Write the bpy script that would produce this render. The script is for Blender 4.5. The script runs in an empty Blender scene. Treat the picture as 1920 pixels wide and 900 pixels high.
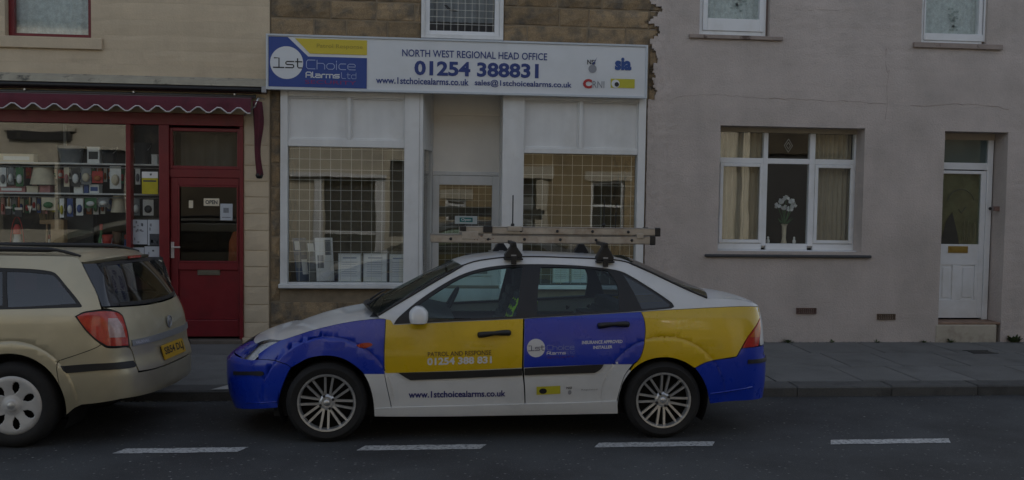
import bpy, bmesh, math, random
import numpy as np
from mathutils import Vector, Matrix
from mathutils.geometry import delaunay_2d_cdt
random.seed(7)
rng = np.random.default_rng(5)
SC = bpy.context.scene
COL = SC.collection
# ------------------------------------------------------------------ camera, sky, sun, exposure
FPX, CAMH, CAMD, YAW, PIT, ROL = 1807.3, 1.9346, 11.7325, .1019, .0510, .0144
_f = Vector((math.sin(YAW)*math.cos(PIT), math.cos(YAW)*math.cos(PIT), -math.sin(PIT)))
_r = Vector((math.cos(YAW), -math.sin(YAW), 0)); _u = _r.cross(_f)
CR = _r*math.cos(ROL)+_u*math.sin(ROL); CU = -_r*math.sin(ROL)+_u*math.cos(ROL); CF = _f
CAM = Vector((0, -CAMD, CAMH))
cd = bpy.data.cameras.new('camera'); cam = bpy.data.objects.new('camera', cd); COL.objects.link(cam)
cam.matrix_world = Matrix(((CR.x, CU.x, -CF.x, CAM.x), (CR.y, CU.y, -CF.y, CAM.y), (CR.z, CU.z, -CF.z, CAM.z), (0, 0, 0, 1)))
cd.sensor_width = 36; cd.sensor_fit = 'HORIZONTAL'; cd.lens = 36*FPX/1920; cd.clip_start = .1; cd.clip_end = 2000
SC.camera = cam
SUN_EL, SUN_AZ = math.radians(26), math.radians(12)      # azimuth measured from +Y (behind the shops) towards +X
W = bpy.data.worlds.new('World'); SC.world = W; W.use_nodes = True
wn = W.node_tree.nodes; wl = W.node_tree.links
sky = wn.new('ShaderNodeTexSky'); sky.sky_type = 'NISHITA'; sky.sun_disc = False
sky.sun_elevation = SUN_EL; sky.sun_rotation = SUN_AZ; sky.dust_density = 1.5; sky.air_density = 1.0; sky.ozone_density = .6
hs = wn.new('ShaderNodeHueSaturation'); hs.inputs['Saturation'].default_value = .55
wl.new(sky.outputs[0], hs.inputs['Color']); wl.new(hs.outputs[0], wn['Background'].inputs['Color'])
wn['Background'].inputs['Strength'].default_value = .15
sd = bpy.data.lights.new('sun', 'SUN'); sd.energy = 1.5; sd.angle = math.radians(10); sd.color = (1, .95, .87)
so = bpy.data.objects.new('sun', sd); COL.objects.link(so); so.location = (0, 30, 30)
so.rotation_euler = Vector((-math.sin(SUN_AZ)*math.cos(SUN_EL), -math.cos(SUN_AZ)*math.cos(SUN_EL), -math.sin(SUN_EL))).to_track_quat('-Z', 'Y').to_euler()
vs = SC.view_settings; vs.view_transform = 'Standard'; vs.look = 'None'; vs.exposure = 0.35; vs.gamma = 1
vs.use_curve_mapping = False
SC.cycles.max_bounces = 10; SC.cycles.transparent_max_bounces = 24
SC.cycles.diffuse_bounces = 4; SC.cycles.glossy_bounces = 4
SC.cycles.caustics_reflective = False; SC.cycles.caustics_refractive = False

# ------------------------------------------------------------------ reading positions on real planes
def P(px, py, Y=0.):
    d = CF+CR*((px-960)/FPX)-CU*((py-450)/FPX)
    t = (Y+CAMD)/d.y
    return CAM+d*t
def R(xl, yt, xr, yb, Y=0.):
    ym, xm = (yt+yb)/2, (xl+xr)/2
    return P(xl, ym, Y).x, P(xr, ym, Y).x, P(xm, yb, Y).z, P(xm, yt, Y).z     # x0,x1,z0,z1

# ------------------------------------------------------------------ materials
MATS = {}
def mat(name, col, rough=.6, var=.12, vscale=3., bump=0., bscale=60., metal=0., coat=0., col2=None, c2scale=1.5, c2lo=.5, c2hi=.7,
        spec=.5, streak=0., fine=0., fscale=150., rand=0., stretch=(1, 1, 1), sheen=0., trans=0., bdist=.01):
    if name in MATS: return MATS[name]
    m = bpy.data.materials.new(name); m.use_nodes = True; nt = m.node_tree; n = nt.nodes; l = nt.links
    b = n['Principled BSDF']
    b.inputs['Roughness'].default_value = rough; b.inputs['Metallic'].default_value = metal
    b.inputs['Coat Weight'].default_value = coat; b.inputs['Coat Roughness'].default_value = .06
    b.inputs['Specular IOR Level'].default_value = spec
    tc = n.new('ShaderNodeTexCoord'); mp = n.new('ShaderNodeMapping'); mp.inputs['Scale'].default_value = stretch
    l.new(tc.outputs['Object'], mp.inputs['Vector'])
    vec = mp.outputs[0]
    if rand:
        oi = n.new('ShaderNodeObjectInfo'); ad = n.new('ShaderNodeVectorMath'); ad.operation = 'ADD'
        ml = n.new('ShaderNodeVectorMath'); ml.operation = 'SCALE'; ml.inputs[0].default_value = (37, 51, 23)
        l.new(oi.outputs['Random'], ml.inputs['Scale']); l.new(vec, ad.inputs[0]); l.new(ml.outputs[0], ad.inputs[1]); vec = ad.outputs[0]
    def noise(sc, det=6):
        t = n.new('ShaderNodeTexNoise'); t.inputs['Scale'].default_value = sc; t.inputs['Detail'].default_value = det
        t.inputs['Roughness'].default_value = .6; l.new(vec, t.inputs['Vector']); return t.outputs['Fac']
    def ramp(src, lo, hi, a=.0, c=1.):
        r = n.new('ShaderNodeMapRange'); r.inputs['From Min'].default_value = lo; r.inputs['From Max'].default_value = hi
        r.inputs['To Min'].default_value = a; r.inputs['To Max'].default_value = c; l.new(src, r.inputs['Value']); return r.outputs[0]
    cur = None
    rgb = n.new('ShaderNodeRGB'); rgb.outputs[0].default_value = (*col, 1); cur = rgb.outputs[0]
    if col2:
        mx = n.new('ShaderNodeMix'); mx.data_type = 'RGBA'; l.new(ramp(noise(c2scale, 8), c2lo, c2hi), mx.inputs[0])
        l.new(cur, mx.inputs[6]); mx.inputs[7].default_value = (*col2, 1); cur = mx.outputs[2]
    def mul(cur, fac):
        v = n.new('ShaderNodeVectorMath'); v.operation = 'SCALE'; l.new(cur, v.inputs[0]); l.new(fac, v.inputs['Scale']); return v.outputs[0]
    if var: cur = mul(cur, ramp(noise(vscale), .25, .75, 1-var, 1+var))
    if fine: cur = mul(cur, ramp(noise(fscale, 2), .3, .7, 1-fine, 1+fine))
    if streak:
        mp2 = n.new('ShaderNodeMapping'); mp2.inputs['Scale'].default_value = (4.5, 4.5, .35); l.new(tc.outputs['Object'], mp2.inputs['Vector'])
        t2 = n.new('ShaderNodeTexNoise'); t2.inputs['Scale'].default_value = 1.4; t2.inputs['Detail'].default_value = 7; l.new(mp2.outputs[0], t2.inputs['Vector'])
        cur = mul(cur, ramp(t2.outputs['Fac'], .42, .72, 1, 1-streak))
    if rand: cur = mul(cur, ramp(oi.outputs['Random'], 0, 1, 1-rand, 1+rand))
    l.new(cur, b.inputs['Base Color'])
    if bump:
        bp = n.new('ShaderNodeBump'); bp.inputs['Strength'].default_value = bump; bp.inputs['Distance'].default_value = bdist
        l.new(noise(bscale, 8), bp.inputs['Height']); l.new(bp.outputs[0], b.inputs['Normal'])
    if rough < .95 and var:
        l.new(ramp(noise(vscale*4), .3, .7, max(0, rough-.06), min(1, rough+.06)), b.inputs['Roughness'])
    m.diffuse_color = (*col, 1)
    MATS[name] = m; return m
def glass(name, refl=.10, tint=(1, 1, 1), wav=0., top=1.):
    if name in MATS: return MATS[name]
    m = bpy.data.materials.new(name); m.use_nodes = True; nt = m.node_tree; n = nt.nodes; l = nt.links
    n.remove(n['Principled BSDF']); out = n['Material Output']
    tr = n.new('ShaderNodeBsdfTransparent'); tr.inputs[0].default_value = (*tint, 1)
    gl = n.new('ShaderNodeBsdfGlossy'); gl.inputs['Roughness'].default_value = .012
    fr = n.new('ShaderNodeFresnel'); fr.inputs['IOR'].default_value = 1.5
    ge = n.new('ShaderNodeNewGeometry'); io = n.new('ShaderNodeMapRange'); io.inputs['To Min'].default_value = 1.5; io.inputs['To Max'].default_value = 1/1.5   # both faces of a thin sheet reflect alike
    l.new(ge.outputs['Backfacing'], io.inputs['Value']); l.new(io.outputs[0], fr.inputs['IOR'])
    mr = n.new('ShaderNodeMapRange'); mr.inputs['From Min'].default_value = .04; mr.inputs['To Min'].default_value = refl; mr.inputs['To Max'].default_value = top
    l.new(fr.outputs[0], mr.inputs['Value'])
    if wav:
        tc = n.new('ShaderNodeTexCoord'); t = n.new('ShaderNodeTexNoise'); t.inputs['Scale'].default_value = 1.6; l.new(tc.outputs['Object'], t.inputs['Vector'])
        bp = n.new('ShaderNodeBump'); bp.inputs['Strength'].default_value = wav; bp.inputs['Distance'].default_value = .02
        l.new(t.outputs['Fac'], bp.inputs['Height']); l.new(bp.outputs[0], gl.inputs['Normal'])
    mx = n.new('ShaderNodeMixShader'); l.new(mr.outputs[0], mx.inputs[0]); l.new(tr.outputs[0], mx.inputs[1]); l.new(gl.outputs[0], mx.inputs[2])
    l.new(mx.outputs[0], out.inputs['Surface']); MATS[name] = m; return m

M = dict(
 cream=mat('cream_masonry_paint', (.58, .475, .338), .85, .10, 2.2, .35, 45, rand=.04, col2=(.50, .40, .29), c2scale=3.5, c2lo=.55, c2hi=.8, fine=.07, streak=.06),
 stone=mat('brown_sandstone', (.28, .20, .115), .9, .26, 6., 1., 24, rand=.22, col2=(.13, .11, .085), c2scale=5, c2lo=.46, c2hi=.66, fine=.22, fscale=90),
 mortar=mat('lime_mortar', (.25, .195, .13), .95, .2, 8, .5, 80),
 render=mat('pinkish_grey_render', (.545, .475, .435), .9, .09, .9, .9, 48, col2=(.42, .37, .335), c2scale=1.3, c2lo=.42, c2hi=.75, fine=.10, streak=.05),
 old_render=mat('crumbling_render_edge', (.15, .12, .085), .95, .3, 14, .8, 60),
 upvc=mat('white_window_plastic', (.78, .79, .80), .38, .04, 2, col2=(.64, .64, .62), c2scale=2.5, c2lo=.5, c2hi=.8),
 white=mat('white_gloss_paint', (.72, .72, .71), .5, .06, 3, .08, 20, col2=(.6, .59, .56), c2scale=2.2, c2lo=.52, c2hi=.8, streak=.09),
 beige=mat('beige_painted_board', (.86, .82, .75), .6, .07, 2, .1, 25),
 red=mat('dark_red_gloss_paint', (.175, .011, .016), .4, .16, 3, .1, 30, col2=(.11, .008, .011), c2scale=3),
 maroon=mat('maroon_fascia_paint', (.045, .010, .014), .45, .2, 3),
 black=mat('black_paint', (.012, .012, .013), .45, .1, 4),
 slate=mat('dark_slate_sill', (.055, .057, .062), .6, .15, 5, .3, 40),
 sillpaint=mat('stone_sill_paint', (.33, .27, .235), .8, .15, 8, .4, 50, col2=(.12, .085, .07), c2scale=7, c2lo=.58, c2hi=.66),
 terracotta=mat('terracotta', (.125, .075, .062), .85, .15, 8, .3, 60),
 step=mat('painted_step', (.43, .385, .31), .85, .12, 4, .3, 50, col2=(.30, .25, .20), c2scale=5),
 steptop=mat('worn_step_top', (.26, .17, .12), .85, .2, 8, .3, 50),
 brass=mat('brass', (.38, .27, .08), .35, .15, 8, metal=.9),
 steel=mat('brushed_steel', (.55, .55, .55), .35, .08, 8, metal=.9),
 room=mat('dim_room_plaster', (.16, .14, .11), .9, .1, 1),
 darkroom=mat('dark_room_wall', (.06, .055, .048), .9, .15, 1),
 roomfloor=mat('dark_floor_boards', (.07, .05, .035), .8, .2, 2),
 net=mat('net_curtain_lace', (.62, .67, .66), .9, .22, 16, .5, 40, fine=.12, fscale=70),
 curtain=mat('beige_curtain_cloth', (.44, .38, .28), .9, .10, 5, .2, 90),
 roofslate=mat('roof_slates', (.06, .062, .07), .7, .2, 3, .4, 20),
 asphalt=None, glass=glass('window_glass', .085, (.985, 1, .99), .05), shopglass=glass('shop_window_glass', .085, (.985, 1, .99), .04),
 paper=mat('white_paper', (.82, .83, .83), .7, .03, 4), 
)

# ------------------------------------------------------------------ object helpers
def tag(o, label=None, cat=None, group=None, kind=None):
    if label: o['label'] = label
    if cat: o['category'] = cat
    if group: o['group'] = group
    if kind: o['kind'] = kind
    return o
def empty(name, loc=(0, 0, 0), label=None, cat=None, group=None, parent=None):
    o = bpy.data.objects.new(name, None); COL.objects.link(o); o.location = loc; o.empty_display_size = .1
    if parent: o.parent = parent; 
    return tag(o, label, cat, group)
class MB:
    def __init__(s): s.v = []; s.f = []; s.m = []; s.mi = 0
    def add(s, vs, fs):
        o = len(s.v); s.v += [tuple(p) for p in vs]; s.f += [tuple(i+o for i in f) for f in fs]; s.m += [s.mi]*len(fs); return s
    def box(s, x0, x1, y0, y1, z0, z1):
        return s.add([(x0, y0, z0), (x1, y0, z0), (x1, y1, z0), (x0, y1, z0), (x0, y0, z1), (x1, y0, z1), (x1, y1, z1), (x0, y1, z1)],
                     [(0, 3, 2, 1), (4, 5, 6, 7), (0, 1, 5, 4), (1, 2, 6, 5), (2, 3, 7, 6), (3, 0, 4, 7)])
    def frame(s, x0, x1, y0, y1, z0, z1, w, wb=None, wt=None):
        wb = w if wb is None else wb; wt = w if wt is None else wt
        s.box(x0, x0+w, y0, y1, z0, z1); s.box(x1-w, x1, y0, y1, z0, z1)
        s.box(x0+w, x1-w, y0, y1, z0, z0+wb); s.box(x0+w, x1-w, y0, y1, z1-wt, z1); return s
    def prism(s, poly, y0, y1):      # poly in x,z ; extruded in y
        n = len(poly); a = sum(poly[i][0]*poly[(i+1) % n][1]-poly[(i+1) % n][0]*poly[i][1] for i in range(n))
        if a < 0: poly = poly[::-1]
        s.add([(p[0], y0, p[1]) for p in poly]+[(p[0], y1, p[1]) for p in poly],
              [tuple(range(n)), tuple(range(2*n-1, n-1, -1))]+[(i, i+n, (i+1) % n+n, (i+1) % n) for i in range(n)]); return s
    def prism_axis(s, poly, ax, a0, a1):   # ax 'x': poly in (y,z); 'z': poly in (x,y)
        n = len(poly)
        f = (lambda p, a: (a, p[0], p[1])) if ax == 'x' else (lambda p, a: (p[0], p[1], a))
        a = sum(poly[i][0]*poly[(i+1) % n][1]-poly[(i+1) % n][0]*poly[i][1] for i in range(n))
        if a > 0: poly = poly[::-1]
        s.add([f(p, a0) for p in poly]+[f(p, a1) for p in poly],
              [tuple(range(n)), tuple(range(2*n-1, n-1, -1))]+[(i, i+n, (i+1) % n+n, (i+1) % n) for i in range(n)]); return s
    def tube(s, path, r, seg=8, cap=True):
        path = [Vector(p) for p in path]; n = len(path); rr = r if hasattr(r, '__len__') else [r]*n
        o = len(s.v); up = Vector((0, 0, 1)); vs = []; fs = []
        t0 = (path[1]-path[0]).normalized(); a = t0.orthogonal().normalized()
        for i, p in enumerate(path):
            t = (path[min(i+1, n-1)]-path[max(i-1, 0)]).normalized()
            a = (a-t*a.dot(t)).normalized(); b = t.cross(a)
            for k in range(seg):
                an = 2*math.pi*k/seg; vs.append(p+(a*math.cos(an)+b*math.sin(an))*rr[i])
        for i in range(n-1):
            for k in range(seg):
                k2 = (k+1) % seg; fs.append((i*seg+k, i*seg+k2, (i+1)*seg+k2, (i+1)*seg+k))
        if cap: fs += [tuple(range(seg-1, -1, -1)), tuple((n-1)*seg+k for k in range(seg))]
        return s.add(vs, fs)
    def lathe(s, prof, c=(0, 0, 0), ax='z', seg=24, sx=1., sy=1., cap=True):   # prof: (r, h)
        vs = []; fs = []; n = len(prof)
        for r, h in prof:
            for k in range(seg):
                a = 2*math.pi*k/seg; u, v = r*math.cos(a)*sx, r*math.sin(a)*sy
                vs.append({'z': (c[0]+u, c[1]+v, c[2]+h), 'y': (c[0]+u, c[1]+h, c[2]-v), 'x': (c[0]+h, c[1]+u, c[2]+v)}[ax])
        for i in range(n-1):
            for k in range(seg):
                k2 = (k+1) % seg; fs.append((i*seg+k, i*seg+k2, (i+1)*seg+k2, (i+1)*seg+k))
        if cap and prof[0][0] > 1e-4: fs.append(tuple(range(seg-1, -1, -1)))
        if cap and prof[-1][0] > 1e-4: fs.append(tuple((n-1)*seg+k for k in range(seg)))
        return s.add(vs, fs)
    def grid(s, pts):      # pts[i][j]
        n, m = len(pts), len(pts[0])
        return s.add([p for row in pts for p in row], [(i*m+j, i*m+j+1, (i+1)*m+j+1, (i+1)*m+j) for i in range(n-1) for j in range(m-1)])
    def mesh(s, name, mats, smooth=False, bev=0.):
        me = bpy.data.meshes.new(name); me.from_pydata(s.v, [], s.f)
        for m_ in (mats if isinstance(mats, (list, tuple)) else [mats]): me.materials.append(m_)
        if any(s.m): me.polygons.foreach_set('material_index', s.m)
        if smooth: me.polygons.foreach_set('use_smooth', [True]*len(s.f))
        me.update(); return me
    def build(s, name, mats, parent=None, smooth=False, bev=0., seg=2, sharp=None):
        me = s.mesh(name, mats, smooth)
        o = bpy.data.objects.new(name, me); COL.objects.link(o)
        if parent: attach(o, parent)
        if smooth and sharp is not None: sharpen(me, sharp)
        if bev:
            b = o.modifiers.new('bevel', 'BEVEL'); b.width = bev; b.segments = seg; b.limit_method = 'ANGLE'; b.angle_limit = math.radians(50)
            b.use_clamp_overlap = True
        return o
def sharpen(me, deg):
    bm = bmesh.new(); bm.from_mesh(me); bmesh.ops.remove_doubles(bm, verts=bm.verts, dist=1e-6)
    for e in bm.edges:
        if len(e.link_faces) == 2 and e.calc_face_angle(0) > math.radians(deg): e.smooth = False
    bm.to_mesh(me); bm.free()
def WM(o):
    b = Matrix.LocRotScale(o.location, o.rotation_euler, o.scale)
    return WM(o.parent) @ o.matrix_parent_inverse @ b if o.parent else b
def attach(o, parent):         # meshes are modelled in world space: keep them where they stand
    o.parent = parent; o.matrix_parent_inverse = WM(parent).inverted()
def bx(name, x0, x1, y0, y1, z0, z1, m, parent=None, bev=0.): return MB().box(x0, x1, y0, y1, z0, z1).build(name, m, parent, bev=bev)
def thing(o, label, cat, group=None): return tag(o, label, cat, group)

# flat lettering ---------------------------------------------------------------
def text_polys(s, bold=0., res=3):
    cu = bpy.data.curves.new('t', 'FONT'); cu.body = s; cu.size = 1; cu.offset = bold; cu.resolution_u = res; cu.fill_mode = 'FRONT'
    ob = bpy.data.objects.new('t', cu); COL.objects.link(ob)
    dg = bpy.context.evaluated_depsgraph_get(); me = bpy.data.meshes.new_from_object(ob.evaluated_get(dg))
    v = np.array([p.co[:2] for p in me.vertices]); f = [tuple(p.vertices) for p in me.polygons]
    bpy.data.objects.remove(ob); bpy.data.meshes.remove(me); bpy.data.curves.remove(cu)
    lo, hi = v.min(0), v.max(0); return (v-lo)/(hi-lo), f
STROKES = {
 'C': (1, [[(1, 1), (.18, 1), (0, .82), (0, .18), (.18, 0), (1, 0)]]),
 'h': (.9, [[(0, 1), (0, 0)], [(0, .65), (.72, .65), (.9, .48), (.9, 0)]]),
 'o': (.9, [[(.2, 0), (.7, 0), (.9, .18), (.9, .47), (.7, .65), (.2, .65), (0, .47), (0, .18), (.2, 0)]]),
 'i': (.05, [[(0, .65), (0, 0)], [(0, .95), (0, .83)]]),
 'c': (.8, [[(.8, .65), (.18, .65), (0, .48), (0, .17), (.18, 0), (.8, 0)]]),
 'e': (.9, [[(0, .33), (.9, .33), (.9, .5), (.74, .65), (.18, .65), (0, .48), (0, .17), (.18, 0), (.88, 0)]]),
 'A': (.95, [[(0, 0), (0, .82), (.18, 1), (.77, 1), (.95, .82), (.95, 0)], [(0, .42), (.95, .42)]]),
 'l': (.3, [[(0, 1), (0, .12), (.12, 0), (.3, 0)]]),
 'a': (.9, [[(.05, .65), (.75, .65), (.9, .5), (.9, 0), (.12, 0), (0, .1), (0, .24), (.12, .35), (.9, .35)]]),
 'r': (.6, [[(0, 0), (0, .5), (.15, .65), (.6, .65)]]),
 'm': (1.3, [[(0, 0), (0, .65), (1.12, .65), (1.3, .5), (1.3, 0)], [(.65, .65), (.65, 0)]]),
 's': (.85, [[(.85, .65), (.12, .65), (0, .55), (0, .42), (.12, .33), (.75, .33), (.85, .24), (.85, .1), (.75, 0), (0, 0)]]),
 'L': (.8, [[(0, 1), (0, .15), (.15, 0), (.8, 0)]]),
 't': (.65, [[(.2, .95), (.2, .12), (.32, 0), (.65, 0)], [(0, .65), (.65, .65)]]),
 'd': (.9, [[(.9, 1), (.9, 0), (.18, 0), (0, .17), (0, .48), (.18, .65), (.9, .65)]]),
 '1': (1.1, [[(.1, 1), (.58, 1), (.58, 0)], [(0, 0), (1.1, 0)]])}
def stroke_polys(s, w=.1, gap=.28):
    vs = []; fs = []; x = 0
    for ch in s:
        if ch == ' ': x += .5; continue
        wd, lines = STROKES[ch]
        for ln in lines:
            pts = [Vector((x+a, b)) for a, b in ln]; n = len(pts); o = len(vs)
            for i, p in enumerate(pts):
                t = (pts[min(i+1, n-1)]-pts[max(i-1, 0)]).normalized(); nn = Vector((-t.y, t.x))
                e = Vector((0, 0)) if 0 < i < n-1 else t*(w*.5)*(1 if i else -1)
                vs += [p+e+nn*w*.5, p+e-nn*w*.5]
            fs += [(o+2*i, o+2*i+1, o+2*i+3, o+2*i+2) for i in range(n-1)]
        x += wd+gap
    v = np.array([tuple(p) for p in vs]); lo, hi = v.min(0), v.max(0); return (v-lo)/(hi-lo), fs
def flat(name, polys, rect, Y, m, parent, th=.0015):
    v, f = polys; x0, x1, z0, z1 = rect
    mb = MB(); mb.add([(x0+a*(x1-x0), Y, z0+b*(z1-z0)) for a, b in v], f)
    o = mb.build(name, m, parent); return o
def disc(cx, cz, r, Y, n=32, rz=None):
    return [(cx+r*math.cos(2*math.pi*k/n), Y, cz+(rz or r)*math.sin(2*math.pi*k/n)) for k in range(n)]
# ------------------------------------------------------------------ ground, road, pavement
YK, YC = -2.65, -4.393
def gz(Y):       # road camber: falls to the gutter
    return -.055*max(0., min(1., (Y-YC)/(YK-YC))) if Y > YC else (-.05*max(0., (-9.-Y)/1.6) if Y < -9 else 0.)
def asphalt():
    m = mat('asphalt', (.058, .062, .066), .9, .14, .9, .5, 260, col2=(.034, .035, .038), c2scale=.7, c2lo=.42, c2hi=.62, fine=.30, fscale=130, bdist=.006)
    n = m.node_tree.nodes; l = m.node_tree.links; b = n['Principled BSDF']
    src = b.inputs['Base Color'].links[0].from_socket
    tc = n.new('ShaderNodeTexCoord')
    for sc, thr, colr, det in ((95, .09, (.11, .115, .12, 1), 0), (33, .07, (.14, .14, .14, 1), 0)):
        v = n.new('ShaderNodeTexVoronoi'); v.inputs['Scale'].default_value = sc; l.new(tc.outputs['Object'], v.inputs['Vector'])
        wn_ = n.new('ShaderNodeSeparateColor'); l.new(v.outputs['Color'], wn_.inputs[0])
        lt = n.new('ShaderNodeMath'); lt.operation = 'LESS_THAN'; lt.inputs[1].default_value = .33; l.new(v.outputs['Distance'], lt.inputs[0])
        g = n.new('ShaderNodeMath'); g.operation = 'LESS_THAN'; g.inputs[1].default_value = thr; l.new(wn_.outputs[0], g.inputs[0])
        mu = n.new('ShaderNodeMath'); mu.operation = 'MULTIPLY'; l.new(lt.outputs[0], mu.inputs[0]); l.new(g.outputs[0], mu.inputs[1])
        mx = n.new('ShaderNodeMix'); mx.data_type = 'RGBA'; l.new(mu.outputs[0], mx.inputs[0]); l.new(src, mx.inputs[6]); mx.inputs[7].default_value = colr; src = mx.outputs[2]
    l.new(src, b.inputs['Base Color']); return m
M['asphalt'] = asphalt()
road = MB()
ys = [-10.6, -9.8, -9, -7, -5, YC, -4.0, -3.6, -3.2, -2.9, YK+.05]
xs = np.linspace(-40, 40, 41)
road.grid([[(x, y, gz(y)) for x in xs] for y in ys]); tag(road.build('road', M['asphalt'], smooth=True), kind='structure')
gr = MB(); gr.add([(-600, -600, -.25), (600, -600, -.25), (600, 600, -.25), (-600, 600, -.25)], [(0, 1, 2, 3)])
tag(gr.build('ground', mat('distant_ground', (.10, .10, .085), .95, .2, .02)), kind='structure')
m_line = mat('worn_road_paint', (.50, .51, .51), .8, .12, 12, .4, 200, col2=(.13, .135, .14), c2scale=38, c2lo=.47, c2hi=.66, fine=.15, fscale=120)
rl = empty('road_markings'); tag(rl, kind='structure')
dx0, dper = P(210, 851, -4.62).x, 1.79235
dsh = [(P(a, 846, -4.62).x, P(b, 846, -4.62).x) for a, b in ((210, 445), (668, 900), (1114, 1335), (1556, 1781))]
dsh = [(dsh[0][0]+dper*k, dsh[0][1]+dper*k) for k in (-3, -2, -1)]+dsh+[(dsh[3][0]+dper*k, dsh[3][1]+dper*k) for k in (1, 2, 3)]
for x0, x1 in dsh:
    n = 14; up = []; lo = []
    for i in range(n+1):
        x = x0+(x1-x0)*i/n
        lo.append((x, -4.625+random.uniform(-.006, .006), .004)); up.append((x+.06, -4.495+random.uniform(-.006, .006), .004))
    MB().grid([lo, up]).build('road_dash', m_line, rl)
# pavement slabs and kerb stones
ZK, ZW = .047, .068
def pz(Y): return ZK+(ZW-ZK)*(Y-YK)/(0-YK)
m_slab = mat('worn_paving_flag', (.150, .150, .145), .88, .16, 2.5, .3, 90, rand=.12, col2=(.105, .105, .10), c2scale=2.2, fine=.14, fscale=110)
m_kerb = mat('granite_kerb', (.085, .085, .083), .85, .16, 4, .4, 80, rand=.12, col2=(.05, .05, .05), c2scale=5, fine=.18, fscale=120)
m_joint = mat('dark_joint_soil', (.02, .02, .017), .95, .3, 20)
pav = MB(); pav.grid([[(x, y, pz(y)-.014) for x in (-40, 40)] for y in (YK+.02, .3)]); pav = tag(pav.build('pavement', m_joint), kind='structure')
def slab_mb(x0, x1, y0, y1, drop=.10, ch=.006, h=None):
    mb = MB(); j = lambda: random.uniform(-.002, .002)
    t = h or pz; z = [t(y)+j() for y in (y0, y0, y1, y1)]
    tp = [(x0+ch, y0+ch, z[0]), (x1-ch, y0+ch, z[1]), (x1-ch, y1-ch, z[2]), (x0+ch, y1-ch, z[3])]
    md = [(x0, y0, z[0]-ch), (x1, y0, z[1]-ch), (x1, y1, z[2]-ch), (x0, y1, z[3]-ch)]
    bt = [(x0, y0, z[0]-drop), (x1, y0, z[1]-drop), (x1, y1, z[2]-drop), (x0, y1, z[3]-drop)]
    mb.add(tp+md+bt, [(0, 1, 2, 3)]+[(4+i, 4+(i+1) % 4, (i+1) % 4, i) for i in range(4)]+[(8+i, 8+(i+1) % 4, 4+(i+1) % 4, 4+i) for i in range(4)])
    return mb
rows = [(YK+.268, -1.625), (-1.612, -.795), (-.782, -.012)]
for ri, (y0, y1) in enumerate(rows):
    x = -7.2+ri*.37
    while x < 9.5:
        w = random.choice((.62, .78, .92, 1.05, 1.2)); slab_mb(x, x+w-.013, y0, y1).build('paving_slab', m_slab, pav); x += w
krb = empty('kerb'); tag(krb, kind='structure')
x = -7.3
while x < 9.6:
    w = random.uniform(.82, 1.0); slab_mb(x, x+w-.008, YK, YK+.255, .2, .014).build('kerb_stone', m_kerb, krb); x += w
# opposite pavement
tag(bx('far_pavement', -40, 40, -12.85, -10.55, -.3, .05, mat('plain_paving', (.085, .087, .09), .9, .15, 1)), kind='structure')
# gutter grit and leaf litter along the kerb foot
gl_ = MB()
for k in range(420):
    x = random.uniform(-6, 9) if k % 3 else random.uniform(-2.9, -2.1); y = YK-abs(random.gauss(0, .05)); s = random.uniform(.004, .016); a = random.uniform(0, 6.3)
    z = gz(y)+.006; gl_.add([(x+s*math.cos(a+i*1.57), y+s*.7*math.sin(a+i*1.57), z+random.uniform(0, .008)) for i in range(4)], [(0, 1, 2, 3)])
tag(gl_.build('gutter_litter', mat('gutter_grit', (.11, .105, .085), .95, .5, 40)), 'grit and crumbs lying along the kerb foot', 'litter', kind='stuff')

# ------------------------------------------------------------------ walls
def in_holes(x0, x1, z0, z1, holes):
    xm, zm = (x0+x1)/2, (z0+z1)/2
    return any(a < xm < b and c < zm < d for a, b, c, d in holes)
def wall_mb(x0, x1, z0, z1, holes, y0, y1, mb=None):
    mb = mb or MB()
    X = sorted({x0, x1, *[min(max(v, x0), x1) for h in holes for v in h[:2]]}); Z = sorted({z0, z1, *[min(max(v, z0), z1) for h in holes for v in h[2:]]})
    for i in range(len(X)-1):
        for j in range(len(Z)-1):
            a, b, c, d = X[i], X[i+1], Z[j], Z[j+1]
            if b-a < 1e-5 or d-c < 1e-5 or in_holes(a, b, c, d, holes): continue
            mb.add([(a, y0, c), (b, y0, c), (b, y0, d), (a, y0, d), (a, y1, c), (b, y1, c), (b, y1, d), (a, y1, d)], [(0, 1, 2, 3), (7, 6, 5, 4)])
    for a, b, c, d in holes:
        a, b, c, d = max(a, x0), min(b, x1), max(c, z0), min(d, z1)
        mb.add([(a, y0, c), (a, y1, c), (a, y1, d), (a, y0, d)], [(0, 1, 2, 3)]); mb.add([(b, y0, c), (b, y1, c), (b, y1, d), (b, y0, d)], [(3, 2, 1, 0)])
        mb.add([(a, y0, d), (b, y0, d), (b, y1, d), (a, y1, d)], [(0, 3, 2, 1)]); mb.add([(a, y0, c), (b, y0, c), (b, y1, c), (a, y1, c)], [(0, 1, 2, 3)])
    return mb
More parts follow.
